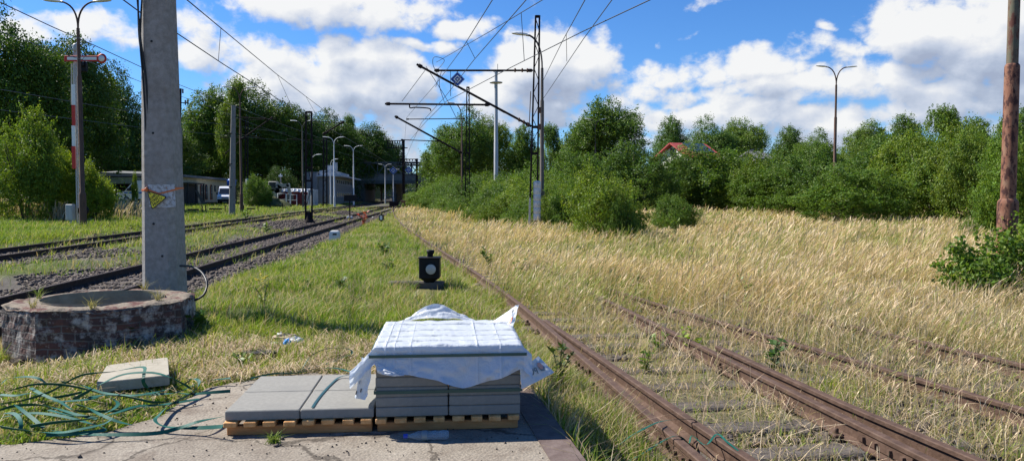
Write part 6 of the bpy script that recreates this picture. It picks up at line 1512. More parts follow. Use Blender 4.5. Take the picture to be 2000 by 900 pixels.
def crown_data(seed,n,rx,ry,z0,z1,leaf,nl=16,lobe=(.34,.52),top=.6,clump=26,droop=False,ground=False,spiky=0,fill=.22,shoots=0):
    rng=np.random.default_rng(seed); zc=(z0+z1)/2; rz=(z1-z0)/2
    d=rng.normal(0,1,(nl,3)); d[:,2]=d[:,2]*.9+.12; d/=np.linalg.norm(d,axis=1,keepdims=True)
    lr=rng.uniform(lobe[0],lobe[1],nl)
    f=(1-lr*.92)*rng.uniform(.75,1.05,nl)
    lc=np.stack([d[:,0]*rx*f,d[:,1]*ry*f,zc+d[:,2]*rz*f],1)
    # taper upwards (top<1) or to the ground
    h=(lc[:,2]-z0)/(2*rz); tp=np.interp(h,[0,.35,1],[1.0,1.0,top]); lc[:,:2]*=tp[:,None]
    lR=np.stack([lr*rx*np.interp(h,[0,.5,1],[1,1,.85]),lr*ry*np.interp(h,[0,.5,1],[1,1,.85]),lr*min(rz,rx*1.2)],1)
    lc=np.concatenate([lc,[[0,0,zc]]]); lR=np.concatenate([lR,[[rx*.6,ry*.6,rz*.72]]])
    nc=n//clump; w=np.prod(lR,1)**(2/3); w[-1]*=.35; li=rng.choice(len(lc),nc,p=w/w.sum())
    dd=rng.normal(0,1,(nc,3)); dd[:,2]+=.25; dd/=np.linalg.norm(dd,axis=1,keepdims=True)
    rr=np.where(rng.uniform(0,1,nc)<fill,rng.uniform(.3,.8,nc),rng.uniform(.80,1.10,nc)+ (rng.uniform(0,1,nc)<spiky)*rng.uniform(0,.28,nc))
    cc=lc[li]+dd*lR[li]*rr[:,None]
    cs=rng.uniform(.10,.19,nc)*np.mean(lR[li],1)
    cl=np.repeat(np.arange(nc),clump); m=len(cl)
    off=rng.normal(0,1,(m,3))*cs[cl][:,None]*np.array([1,1,.62]); 
    if droop: off[:,2]=-np.abs(rng.normal(0,1,m))*cs[cl]*2.6; off[:,:2]*=.45
    P=cc[cl]+off
    if ground:
        # bushes are leafy down to the ground: a share of the sprays sits low round the edge
        lowc=rng.uniform(0,1,nc)<.30; a_=rng.uniform(0,2*PI,nc); r_=rng.uniform(.55,1.0,nc)**.6; hz=rng.uniform(.02,.42,nc)*z1
        bulge=np.interp(hz/z1,[0,.15,.42],[.78,.95,1.0])
        alt=np.stack([np.cos(a_)*r_*rx*.86*bulge,np.sin(a_)*r_*ry*.86*bulge,hz],1); P=np.where(lowc[cl][:,None],alt[cl]+off,P)
    an=np.arctan2(P[:,1],P[:,0]); am=.30 if ground else .16
    P[:,:2]*=(1-am*.5+am*vnoise(an*1.9+20,P[:,2]/z1*3.5,seed+200))[:,None]
    P[:,2]=z0+(P[:,2]-z0)*(1-am*.6+am*1.2*vnoise(P[:,0]/rx*2.6+9,P[:,1]/ry*2.6,seed+300))
    q=np.percentile(np.abs(P[:,0]),97),np.percentile(np.abs(P[:,1]),97); P[:,0]*=rx/q[0]; P[:,1]*=ry/q[1]; lo_=z0; P[:,2]=lo_+(P[:,2]-lo_)*(z1-lo_)/(np.percentile(P[:,2],99.3)-lo_)
    if ground: P[:,2]=np.where(P[:,2]<.03,rng.uniform(.03,.3,m),P[:,2])
    else: P[:,2]=np.maximum(P[:,2],z0*.82)
    Nn=.75*dd[cl]+rng.normal(0,.75,(m,3))+np.array([0,0,.35]); Nn/=np.linalg.norm(Nn,axis=1,keepdims=True)
    if shoots:
        # young shoots standing out of the crown, each with its own leaves
        si=rng.choice(m,shoots,replace=False); si=si[P[si,2]>z1*.3]; q=len(si); k_=13
        dr=P[si]*np.array([1/rx,1/ry,0])*.35+rng.normal(0,.22,(q,3)); dr[:,2]=np.abs(dr[:,2])*.5+.9; dr/=np.linalg.norm(dr,axis=1,keepdims=True)
        ln=rng.uniform(.07,.19,q)*z1*(1 if ground else .35); f=rng.uniform(0,1,(q,k_)); PP=(P[si][:,None]+dr[:,None]*(ln[:,None]*f)[...,None]+rng.normal(0,leaf*.45,(q,k_,3))).reshape(-1,3)
        NN=rng.normal(0,1,PP.shape)+np.array([0,0,.4]); NN/=np.linalg.norm(NN,axis=1,keepdims=True); P=np.concatenate([P,PP]); Nn=np.concatenate([Nn,NN]); cl=np.concatenate([cl,np.repeat(cl[si],k_)]); m=len(P)
    S=leaf*rng.uniform(.6,1.3,m)
    col=LEAFC[rng.integers(0,len(LEAFC),m)]*rng.uniform(.8,1.25,(m,1))*(rng.uniform(.82,1.2,nc)[cl][:,None])
    col=col*(1+(rng.uniform(-.15,.25,nc)[cl][:,None])*np.array([1,.25,-.2]))
    return leaf_quads(P,Nn,S,col,rng,tang=(np.array([0,0,-1.]) if droop else None)), lc,lR
def tree_proto(name,cat,seed,n,rx,ry,z0,z1,leaf,mat,trunk_r=.3,limbs=6,**kw):
    t=thing(name,'x',cat,(0,0,0)); (V,Q,c),lc,lR=crown_data(seed,n,rx,ry,z0,z1,leaf,**kw)
    fast_mesh('crown',V,Q,mat,c,parent=t)
    rng=random.Random(seed); mb=MB(); zc=(z0+z1)/2
    if limbs:
        tr=catmull([(0,0,-.3),(rng.uniform(-.1,.1),rng.uniform(-.1,.1),z0*.6+.2),(rng.uniform(-.3,.3),rng.uniform(-.3,.3),zc),(rng.uniform(-.3,.3),0,zc+(z1-z0)*.3)],5)
        mb.tube(tr,[trunk_r*(1-.8*i/(len(tr)-1)) for i in range(len(tr))],9)
        for k in range(min(limbs,len(lc)-1)):
            e=Vector(lc[k]); s=tr[min(len(tr)-3,5+k%6)]; mid=(s*.5+e*.5)+Vector((0,0,-.08*(z1-z0)*.3)); q=catmull([s,mid,e],4); mb.tube(q,[trunk_r*.42*(1-.8*i/(len(q)-1)) for i in range(len(q))],6)
    else:
        for k in range(9):
            a=rng.uniform(0,6.28); e=Vector((math.cos(a)*rx*.6,math.sin(a)*ry*.6,z1*rng.uniform(.55,.9))); q=catmull([(math.cos(a)*.15,math.sin(a)*.15,-.1),e*.5+Vector((0,0,.1)),e],4); mb.tube(q,[trunk_r*(1-.75*i/(len(q)-1)) for i in range(len(q))],5)
    mb.build('trunk' if limbs else 'stems',M['bark'],t)
    return t
PR={}
def proto(k): return PR[k]
TK=dict(nl=26,lobe=(.24,.42),top=.62,fill=.2,spiky=.12,shoots=260)
PR['oakA']=tree_proto('broad_tree','tree',1,60000,5.2,5.2,1.6,14,.235,M['leaf'],.32,8,**TK)
PR['oakB']=tree_proto('broad_tree','tree',2,60000,5.5,5.4,1.4,14,.235,M['leaf'],.34,8,**dict(TK,nl=30,lobe=(.2,.38)))
PR['tallA']=tree_proto('tall_tree','tree',3,46000,3.6,3.6,1.0,14,.21,M['leaf'],.25,7,**dict(TK,nl=28,lobe=(.26,.42),top=.4))
PR['birch']=tree_proto('birch_tree','tree',4,46000,3.4,3.4,1.5,14,.20,M['leaf_birch'],.2,7,nl=24,lobe=(.24,.4),top=.35,droop=True,spiky=.3)
PR['bushA']=tree_proto('leafy_bush','bush',5,30000,1.75,1.7,.05,3.0,.088,M['leaf'],.035,0,nl=26,lobe=(.26,.42),top=.55,ground=True,shoots=420,spiky=.3,fill=.25,clump=18)
PR['bushB']=tree_proto('leafy_bush','bush',6,30000,1.9,1.8,.05,3.0,.088,M['leaf'],.035,0,nl=30,lobe=(.22,.38),top=.6,ground=True,shoots=420,spiky=.35,fill=.25,clump=16)
PR['smallA']=tree_proto('small_tree','tree',7,44000,3.0,2.9,.1,6.0,.138,M['leaf'],.09,0,nl=32,lobe=(.22,.38),top=.55,ground=True,shoots=520,spiky=.2,fill=.22)
PR['smallB']=tree_proto('small_tree','tree',8,44000,3.2,3.2,.1,6.0,.138,M['leaf'],.09,0,nl=34,lobe=(.2,.36),top=.42,ground=True,shoots=520,spiky=.25,fill=.22)
PH_={'oakA':14,'oakB':14,'tallA':14,'birch':14,'bushA':3,'bushB':3,'smallA':6,'smallB':6}
used_=set()
def plant(kind,px,pyt,Y,wpx,label,mat=None,group=None,rz=None,seed=0,zoff=0):
    """px: middle of the crown, pyt: its top, wpx: crown width, all as seen in the photo, turned into metres at distance Y"""
    k=PR[kind]; x=X_at(px,Y); g=zt1(x,Y); H_=at(px,pyt,Y).z-g; base={'oakA':10.4,'oakB':11,'tallA':7.2,'birch':7.0,'bushA':3.5,'bushB':3.8,'smallA':6,'smallB':6.4}[kind]
    w=wpx/F*Y/base; h=H_/PH_[kind]
    rr=random.Random(int(px*7+Y*13+seed)); rz=rr.uniform(0,6.28) if rz is None else rz
    o=k if kind not in used_ else dup(k); used_.add(kind)
    o.location=(x,Y,g+zoff); o.rotation_euler=(0,0,rz); o.scale=(w,w,h); o['label']=label
    if group: o['group']=group
    elif 'group' in o: del o['group']
    if mat and mat+str(int(px+Y)%3) in M: mat=mat+str(int(px+Y)%3)
    if mat:
        for c in o.children:
            if c.name.split('.')[0]=='crown': c.material_slots[0].link='OBJECT'; c.material_slots[0].material=M[mat]
    return o
GL_='trees of the wood left of the railway'; GRt='trees behind the thicket right of the railway'; GB='bushes of the trackside thicket'
# left wood ------------------------------------------------------------
for a in [
 ('oakA',25,42,60,200,'huge dark tree at the photo edge, tallest of the left wood','leaf_backlit'),
 ('oakB',142,88,70,170,'broad dark tree right behind the semaphore arm','leaf_backlit'),
 ('oakA',215,140,100,120,'dark rounded tree ending the left wood beside the stout concrete pole','leaf_backlit'),
 ('tallA',85,92,74,120,'dark slender tree between the two biggest crowns of the left wood','leaf_backlit'),
 ('oakB',262,236,112,130,'dark low crown seen just left of the stout pole','leaf_backlit'),
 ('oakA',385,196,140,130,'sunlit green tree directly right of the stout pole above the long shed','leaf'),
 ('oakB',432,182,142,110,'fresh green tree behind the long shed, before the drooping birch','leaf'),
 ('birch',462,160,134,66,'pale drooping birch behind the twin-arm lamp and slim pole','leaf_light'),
 ('oakA',515,176,138,150,'tall dark tree right of the drooping birch','leaf_backlit'),
 ('oakB',580,214,140,120,'dark broad tree above the excavator','leaf_backlit'),
 ('oakA',650,224,158,120,'dark tree with rounded top above the grey two-storey building','leaf_backlit'),
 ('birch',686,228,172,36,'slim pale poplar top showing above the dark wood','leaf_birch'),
 ('oakB',712,248,168,100,'dark tree behind the lamps past the grey two-storey building','leaf_backlit'),
 ('oakA',745,268,185,80,'dark tree leaning towards the bridge truss','leaf_backlit'),
 ('tallA',768,300,200,50,'last dark tree of the left wood above the bridge','leaf_backlit'),
 ('oakB',330,250,116,120,'dark tree hidden mostly behind the stout concrete pole','leaf_backlit')]:
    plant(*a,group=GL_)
for a in [
 ('smallA',48,222,44,120,'light green young tree in front of the left wood near the photo edge','leaf_light'),
 ('smallB',135,298,46,84,'light green bush under the semaphore mast board','leaf_yellow'),
 ('smallA',183,322,46,76,'yellow-green bush between the semaphore and the stout pole','leaf_yellow'),
 ('smallB',235,300,104,50,'yellow-green young tree rising above the roof of the open shed','leaf_yellow'),
 ('smallA',280,272,106,50,'narrow yellow-green tree above the open shed, touching the stout pole outline','leaf_yellow'),
 ('bushA',264,338,74,11,'thin green sapling in front of the blue-striped van','leaf_light'),
 ('bushB',505,345,95,50,'weedy bush growing on the earth heap','leaf_light'),
 ('smallA',385,330,138,80,'dark understory tree above the long shed roof','leaf_backlit'),
 ('smallB',545,330,118,60,'dark round bush behind the excavator pole','leaf_backlit')]:
    plant(*a)
# right side, behind ----------------------------------------------------
for a in [
 ('oakA',905,222,112,110,'rounded green tree over the farther lattice mast','leaf'),
 ('oakB',965,236,120,90,'green tree behind the pale floodlight mast','leaf'),
 ('tallA',1022,250,110,60,'dark green tree left of the nearest lattice mast','leaf'),
 ('birch',1075,246,95,60,'pale birch just right of the nearest lattice mast','leaf_birch'),
 ('oakB',1195,203,92,150,'tallest tree right of the lattice mast, with pointed dark crown','leaf'),
 ('oakA',1135,240,96,100,'green tree left of the tallest pointed tree','leaf'),
 ('tallA',1310,233,130,70,'pale green tree directly behind the red-roofed house','leaf_far'),
 ('oakA',1385,240,136,100,'wide pale tree behind the solar roof','leaf_far'),
 ('oakB',1455,240,140,110,'rounded tree right of the solar roof','leaf_far'),
 ('tallA',1540,252,110,70,'dark green tree left of the lone twin-arm lamp','leaf'),
 ('oakA',1600,262,105,90,'green tree behind the lone twin-arm lamp','leaf'),
 ('oakB',1690,245,100,100,'distant green tree right of the lone twin-arm lamp','leaf_far'),
 ('tallA',1765,230,84,80,'tall green tree between the lone lamp and the peaked birch','leaf'),
 ('birch',1838,212,64,90,'peaked light birch, highest of the right bushes','leaf_light'),
 ('tallA',1900,236,66,80,'bushy tree between the peaked birch and the rusty pole','leaf'),
 ('tallA',1985,222,40,110,'green tree partly hidden behind the rusty pole','leaf'),
 ('tallA',850,300,182,50,'tree on the embankment just right of the bridge','leaf'),
 ('oakA',868,258,135,80,'green tree between the bridge and the farther lattice mast','leaf')]:
    plant(*a,group=GRt)
# right side, front bushes
for a in [
 ('bushB',1182,337,29,146,'big leafy bush standing alone in the dry grass right of the lattice mast','leaf_light'),
 ('bushA',1216,392,27.5,66,'low leafy bush leaning off the big lone bush','leaf'),
 ('bushB',1118,362,34,84,'leafy bush at the foot of the nearest lattice mast','leaf_light'),
 ('bushA',1318,385,38,84,'small leafy bush in the gap of the dry meadow','leaf_light'),
 ('smallA',1245,288,66,150,'dense bush behind the big lone bush','leaf'),
 ('smallB',1372,290,72,210,'broad dark green bush below the red-roofed house','leaf'),
 ('smallA',1455,304,68,120,'dense bush right of the broad bush below the house','leaf'),
 ('smallB',1328,304,70,84,'bush hiding the foot of the red-roofed house gable','leaf'),
 ('smallB',1518,325,64,150,'rounded bush at the rear edge of the dry meadow','leaf'),
 ('smallA',1600,290,62,150,'bush hiding the foot of the lone twin-arm lamp','leaf'),
 ('smallB',1660,330,47,190,'lighter bush in front of the lone twin-arm lamp','leaf_light'),
 ('smallA',1705,275,56,150,'bush right behind the lighter meadow bush','leaf'),
 ('smallB',1765,262,52,150,'tall bush between the lone lamp and the peaked birch','leaf_light'),
 ('smallA',1835,250,48,170,'dense tall bush under the peaked birch','leaf'),
 ('smallB',1905,262,44,140,'tall bush just left of the rusty pole','leaf'),
 ('smallA',1990,250,30,130,'light green bush right behind the rusty pole','leaf_light'),
 ('smallB',1130,300,52,130,'bush behind the foot of the lattice mast','leaf_light'),
 ('bushA',1935,395,31,90,'low bush at the meadow edge beside the rusty pole','leaf')]:
    plant(*a)
# thicket along the rusty track: one long run of look-alike bushes
rr=random.Random(21)
run=[(800,398,105,40),(812,386,98,46),(828,372,92,60),(846,362,88,66),(866,356,80,72),(886,354,74,76),(906,358,66,82),(928,350,62,90),(950,352,58,92),(972,358,53,96),(994,352,50,100),(1014,362,46,104),(1036,352,43,104),(1060,358,40,104),(1082,352,38,104),(1100,366,36,90),(985,384,43,90),(950,382,50,84),(1030,388,38,84),(1068,392,35,84),(915,384,58,76),(880,384,68,66),(850,386,78,56),(1000,340,62,90),(1050,330,60,100),(940,340,78,90),(1095,325,58,100),(875,345,98,70)]
for i,(px,pt,Y,w) in enumerate(run):
    plant('bushA' if i%2 else 'bushB',px,pt,Y,w*1.12,'young leafy bush in the dense thicket along the rusty track','leaf_light' if i%3==0 else 'leaf',group=GB)
# trees close the view behind the visible ones: one mass
def mass(name,spec,leaf,seed,mat):
    rng=np.random.default_rng(seed); Vs=[];Qs=[];Cs=[];o=0
    for (x0,x1,Y0,Y1,h,n) in spec:
        nc=n//40; px=rng.uniform(x0,x1,nc); Y=rng.uniform(Y0,Y1,nc); X=X_at(px,Y); hh=h*(.7+.5*vnoise(X/7,Y/7,5)); Z=rng.uniform(0,1,nc)**.8*hh
        cl=np.repeat(np.arange(nc),40); P=np.stack([X[cl],Y[cl],Z[cl]],1)+rng.normal(0,1,(len(cl),3))*np.array([.9,.9,.6]); P[:,2]+=zt(P[:,0],P[:,1]); 
        Nn=rng.normal(0,1,P.shape)+np.array([0,-.3,.5]); Nn/=np.linalg.norm(Nn,axis=1,keepdims=True)
        col=LEAFC[rng.integers(0,5,len(P))]*rng.uniform(.75,1.2,(len(P),1))*rng.uniform(.8,1.2,nc)[cl][:,None]
        v,q,c=leaf_quads(P,Nn,leaf*rng.uniform(.6,1.3,len(P)),col,rng); Vs.append(v);Qs.append(q+o);Cs.append(c);o+=len(v)
    return fast_mesh(name,np.concatenate(Vs),np.concatenate(Qs),M[mat],np.concatenate(Cs),'stuff')
mass('left_woodland',[(-160,300,100,126,9,50000),(280,700,150,180,9,60000),(600,700,178,215,9,20000),(700,900,205,250,7,16000),(-160,120,66,84,5,16000),(-700,-150,70,100,10,50000)],.36,41,'leaf_backlit')
mass('right_woodland',[(830,1120,126,170,5.5,30000),(1100,1560,90,150,5,60000),(1500,2150,75,120,5,70000)],.30,43,'leaf')
# undergrowth along the shed side, low
mass('undergrowth',[(-60,222,66,80,1.6,8000),(140,225,60,72,1.0,1800)],.22,45,'leaf_light')
# ------------------------------------------------------------------ single weeds and saplings
def weed(px,py,z,H_,label,seed,n=46,leaf=.055,col=(.10,.17,.03),spread=.35,cat='plant',name='leafy_weed',stem=True,flower=None,bushy=False):
    b=gnd(px,py,z); b.z=zt1(b.x,b.y); rng=np.random.default_rng(seed); t=thing(name,label,cat,b)
    ns=4 if not bushy else 34; P=[];Nn=[];Tt=[]; mb=MB()
    for s in range(ns):
        a=rng.uniform(0,6.28); r=rng.uniform(.2,1)*spread*H_; hh=H_*rng.uniform(.65,1)
        line=catmull([b+Vector((0,0,-.03)),b+Vector((math.cos(a)*r*.3,math.sin(a)*r*.3,hh*.5)),b+Vector((math.cos(a)*r,math.sin(a)*r,hh))],6); mb.tube(line,[.006*(1-.6*i/(len(line)-1))*(1+H_) for i in range(len(line))],5)
        for k in range(n//ns):
            f=rng.uniform(.18,1.0); c=line[min(int(f*(len(line)-1)),len(line)-1)]; an=rng.uniform(0,6.28); d=np.array([math.cos(an),math.sin(an),rng.uniform(.0,.5)]); L_=leaf*rng.uniform(.6,1.5)
            P.append(np.array(c)+d*L_*.75); Tt.append(d); nn_=np.array([-d[0]*.5,-d[1]*.5,1])+rng.normal(0,.35,3); Nn.append(nn_/np.linalg.norm(nn_))
    P=np.array(P);Nn=np.array(Nn);Tt=np.array(Tt); cc=np.array(col)*rng.uniform(.65,1.3,(len(P),1))
    V,Q,c=leaf_quads(P,Nn,leaf*2*rng.uniform(.6,1.2,len(P)),cc,rng,asp=.5,tang=Tt); V=V-np.array(b)
    fast_mesh('leaves',V,Q,M['weed'],c,parent=t); mb.build('stem',M['weed_stem'],t)
    if flower:
        mb=MB()
        for k in range(10):
            p=b+Vector((rng.uniform(-.1,.1),rng.uniform(-.1,.1),H_*rng.uniform(.9,1.1))); mb.lathe([(.002,0),(.018,.006),(.02,.014),(.004,.02)],p,7)
        mb.build('flower_heads',M[flower],t)
    return t
M['weed_stem']=noisy('weed_stem',[(.3,(.08,.10,.03)),(.7,(.13,.14,.05))],8,.8)
M['flower_yellow']=noisy('yellow_flower',[(.3,(.6,.45,.02)),(.7,(.7,.55,.04))],8,.7)
for a in [
 (960,528,-.2,.75,'upright green sapling in the dry grass behind the wrapped stack',1,80,.06),
 (1012,540,-.2,.5,'smaller green sapling right of the upright one in the dry grass',2,40,.045),
 (750,508,-.1,.42,'broad green weed on the bank left of the black lantern',3,70,.075,(.13,.20,.05),.6),
 (755,540,-.1,.30,'low green weed on the bank nearest the black lantern',4,50,.065,(.12,.19,.045),.8),
 (665,578,-.1,.26,'dark leafy weed in the middle of the grass bank',5,46,.05,(.07,.12,.02),.6),
 (600,572,-.1,.2,'small weed left of the dark leafy weed',6,30,.04),
 (1345,690,-.3,.34,'bright yellow-green sapling between the rusty rails',7,60,.05,(.22,.30,.035),.6),
 (1285,690,-.3,.30,'green sapling left of the yellow-green one between the rails',8,50,.045,(.12,.2,.03),.6),
 (1262,730,-.3,.28,'thin green sapling close to the doubled rails',9,40,.04,(.14,.22,.03),.4),
 (1510,722,-.3,.34,'dark broad-leaved weed between the outer rusty rails',10,36,.07,(.06,.12,.025),.4),
 (1240,585,-.3,.5,'slender sapling among dry grass over the far rails',11,40,.05,(.14,.2,.04),.35),
 (1460,600,-.3,.6,'tall thin weed in the dry meadow',12,50,.05,(.17,.23,.05),.3),
 (1140,520,-.3,.7,'leafy sapling near the vanishing rusty rails',13,60,.06,(.11,.17,.03),.35),
 (1092,785,-.3,.52,'dark upright weed in the shade under the kerb',14,90,.04,(.05,.09,.02),.25),
 (250,680,.0,.3,'green weed against the dark face of the brick well',16,50,.05,(.08,.12,.02),.5),
 (395,655,.0,.34,'dark green weed right of the brick well',17,60,.06,(.07,.14,.02),.6),
 (470,715,0,.17,'small green weed in the straw behind the slabs',18,40,.035,(.13,.2,.03),.7),
 (480,425,-.1,.9,'green weed clump between the running tracks',19,60,.12,(.13,.21,.04),.6),
 (520,455,-.1,.5,'low green weed between the rails of the near track',20,50,.09,(.15,.22,.04),.7),
 (1320,470,-.3,1.0,'young bush seedling in the dry meadow before the gap',22,90,.09,(.12,.18,.03),.4)]:
    weed(*a)
weed(515,606,-.05,.42,'yellow flowering weed in the grass bank',15,40,.04,(.14,.19,.04),.5,'plant','flowering_weed',flower='flower_yellow')
b_=weed(712,438,-.1,.85,'red-leaved plant beside the near track, by the tiny lantern',21,70,.11,(.32,.06,.04),.6,'plant','red_plant')
# shrubs at the foot of the rusty pole
def shrub(px,Y,w,h,n,leaf,label,seed,mat):
    x=X_at(px,Y); g=zt1(x,Y); t=thing('leafy_shrub',label,'shrub',(x,Y,g)); (V,Q,c),lc,lR=crown_data(seed,n,w/2,w/2*.8,.02,h,leaf,nl=16,lobe=(.3,.5),top=.7,ground=True,shoots=int(n/40),spiky=.4,clump=9,fill=.3)
    fast_mesh('crown',V,Q,M[mat],c,parent=t); rng=random.Random(seed); mb=MB()
    for k in range(12):
        a=rng.uniform(0,6.28); e=Vector((x+math.cos(a)*w*.36,Y+math.sin(a)*w*.3,g+h*rng.uniform(.5,.95))); mb.tube(catmull([Vector((x+math.cos(a)*.06,Y+math.sin(a)*.06,g-.05)),Vector((x,Y,g))*.5+e*.5+Vector((0,0,.05)),e],4),[.012,.011,.010,.009,.008,.007,.006,.005,.004],5)
    mb.build('stems',M['weed_stem'],t); return t
shrub(1932,13.3,1.35,1.12,2600,.085,'dark green shrub growing around the foot of the rusty pole',31,'leaf_light0')
shrub(1992,13.8,1.1,1.45,2000,.085,'light green shrub at the photo edge beside the rusty pole',32,'leaf_light1')
shrub(1890,14.2,.7,.7,700,.075,'small outlying shrub in dry grass left of the rusty pole',33,'leaf_light1')
# tuft on the apron
def tuft(px,py,n,h,label,seed,col=(.2,.27,.05)):
    b=gnd(px,py,0.0); rng=np.random.default_rng(seed); P=np.tile(np.array([b.x,b.y,0.0]),(n,1)); P[:,:2]+=rng.normal(0,.018,(n,2))
    c=np.array(col)*rng.uniform(.7,1.3,(n,1)); v,q,c=blades(P,rng.uniform(.4,1,n)*h,rng.uniform(0,6.28,n),rng.uniform(.3,1.3,n),np.full(n,.006),c*.7,c,[0,.5,1],[1,.8,.1],rng=rng)
    o=fast_mesh('grass_tuft',v-np.array(b),q,M['grass'],c,loc=b); tag(o,label,'grass tuft'); return o
tuft(535,864,70,.11,'small grass tuft sprouting from the concrete before the pallet',1)
tuft(122,852,60,.08,'small grass tuft at the weedy corner of the apron, front left',2)
for i,(dx,dy,lab) in enumerate(((-.35,-.70,'dry grass tuft on the front rim of the brick well, outer one'),(.28,-.74,'dry grass tuft on the front rim of the brick well, middle one'),(.72,-.25,'dry grass tuft on the rim of the brick well nearest the loose slabs'),(-.72,.0,'green grass tuft on the outer rim of the brick well'),(.1,.72,'grass tuft on the rear rim of the brick well by the pole'))):
    o=tuft(233,640,26,.22,lab,30+i,(.35,.3,.14) if i!=3 else (.2,.26,.06)); o.location=(WELLC[0]+dx,WELLC[1]+dy,.44)
# ------------------------------------------------------------------ sky, sun, camera
sc=bpy.context.scene
SUN=Vector((-.93,.38,1.0)).normalized()
w=bpy.data.worlds.new('World'); sc.world=w; w.use_nodes=True; nt=w.node_tree; L=nt.links.new
for n_ in list(nt.nodes): nt.nodes.remove(n_)
out=N(nt,'ShaderNodeOutputWorld')
sky=N(nt,'ShaderNodeTexSky'); sky.sky_type='NISHITA'; sky.sun_disc=False
sky.sun_elevation=math.asin(SUN.z); sky.sun_rotation=math.atan2(SUN.x,SUN.y); sky.altitude=300; sky.air_density=1.0; sky.dust_density=.1; sky.ozone_density=4.0
bg=N(nt,'ShaderNodeBackground'); bg.inputs['Strength'].default_value=SKY_STR
hs=N(nt,'ShaderNodeHueSaturation'); hs.inputs['Saturation'].default_value=1.12; hs.inputs['Value'].default_value=1.0
tn=N(nt,'ShaderNodeMix',data_type='RGBA',blend_type='MULTIPLY'); tn.inputs[0].default_value=1; tn.inputs[7].default_value=(.66,.96,1.32,1)
L(sky.outputs[0],hs.inputs['Color']); L(hs.outputs[0],tn.inputs[6]); L(tn.outputs[2],bg.inputs['Color'])
tc=N(nt,'ShaderNodeTexCoord'); sp=N(nt,'ShaderNodeSeparateXYZ'); L(tc.outputs['Generated'],sp.inputs[0])
def math_(op,a,b=None,c=None,clamp=False):
    m=N(nt,'ShaderNodeMath',operation=op); m.use_clamp=clamp
    for i,q in enumerate((a,b,c)):
        if q is None: continue
        if isinstance(q,(int,float)): m.inputs[i].default_value=q
        else: L(q,m.inputs[i])
    return m.outputs[0]
az=math_('ARCTAN2',sp.outputs['X'],sp.outputs['Y'])
hyp=math_('SQRT',math_('ADD',math_('MULTIPLY',sp.outputs['X'],sp.outputs['X']),math_('MULTIPLY',sp.outputs['Y'],sp.outputs['Y'])))
el=math_('ARCTAN2',sp.outputs['Z'],hyp)
cv=N(nt,'ShaderNodeCombineXYZ'); L(az,cv.inputs[0]); L(el,cv.inputs[1])
def azel(px,py):
    d=ray(px,py); return math.atan2(d.x,d.y), math.atan2(d.z,math.hypot(d.x,d.y))
# clouds: (px,py) centre as bearing/elevation, half-width, half-height in px, weight
CL=[(640,5,240,55,1.15),(815,30,36,26,.75),(110,55,200,50,1.0),(30,15,110,45,.5),(405,75,100,62,1.0),(490,110,80,60,.9),(570,170,150,70,1.15),(720,160,140,85,1.25),(800,215,110,75,1.0),(640,240,90,40,.7),(710,275,120,45,1.0),(820,290,130,45,.95),
    (905,58,90,18,.85),(825,92,95,16,.9),(1075,125,130,75,1.35),(1000,190,160,70,1.15),(1190,155,55,60,.7),(1310,145,120,38,1.0),(1450,135,170,42,1.05),(1590,105,140,34,.8),(1290,190,120,32,.9),(1560,175,170,36,1.0),(1230,235,140,42,.95),
    (1830,40,150,85,1.45),(1960,80,170,110,1.5),(1730,170,160,55,1.0),(1870,195,220,55,1.2),(1420,222,170,32,1.1),(1640,235,190,36,1.05),(1500,272,330,30,.95),(1960,250,160,40,.8),(1390,-4,60,16,.85),(1290,72,24,14,.6),(430,152,40,9,.6),(1620,60,34,12,.55),(1370,58,36,10,.5),(760,300,260,30,.85),(1180,285,150,26,.8),(230,200,60,12,.5),
    (2300,100,300,150,1.2),(-350,150,300,90,1.0)]
grp=bpy.data.node_groups.new('cloud_density','ShaderNodeTree')
grp.interface.new_socket('Vector',in_out='INPUT',socket_type='NodeSocketVector'); grp.interface.new_socket('Density',in_out='OUTPUT',socket_type='NodeSocketFloat'); grp.interface.new_socket('Field',in_out='OUTPUT',socket_type='NodeSocketFloat')
gi=grp.nodes.new('NodeGroupInput'); go=grp.nodes.new('NodeGroupOutput'); GL=grp.links.new
def gm(op,a,b=None,c=None):
    m=grp.nodes.new('ShaderNodeMath'); m.operation=op
    for i,q in enumerate((a,b,c)):
        if q is None: continue
        if isinstance(q,(int,float)): m.inputs[i].default_value=q
        else: GL(q,m.inputs[i])
    return m.outputs[0]
def gnoise(scale,detail,rough,sx=1,sy=1.5,off=0):
    mp=grp.nodes.new('ShaderNodeMapping'); mp.inputs['Scale'].default_value=(sx,sy,1); mp.inputs['Location'].default_value=(off,off*.7,off*.3); GL(gi.outputs[0],mp.inputs['Vector'])
    n_=grp.nodes.new('ShaderNodeTexNoise'); n_.inputs['Scale'].default_value=scale; n_.inputs['Detail'].default_value=detail; n_.inputs['Roughness'].default_value=rough; n_.inputs['Distortion'].default_value=.25; GL(mp.outputs[0],n_.inputs['Vector']); return n_.outputs['Fac']
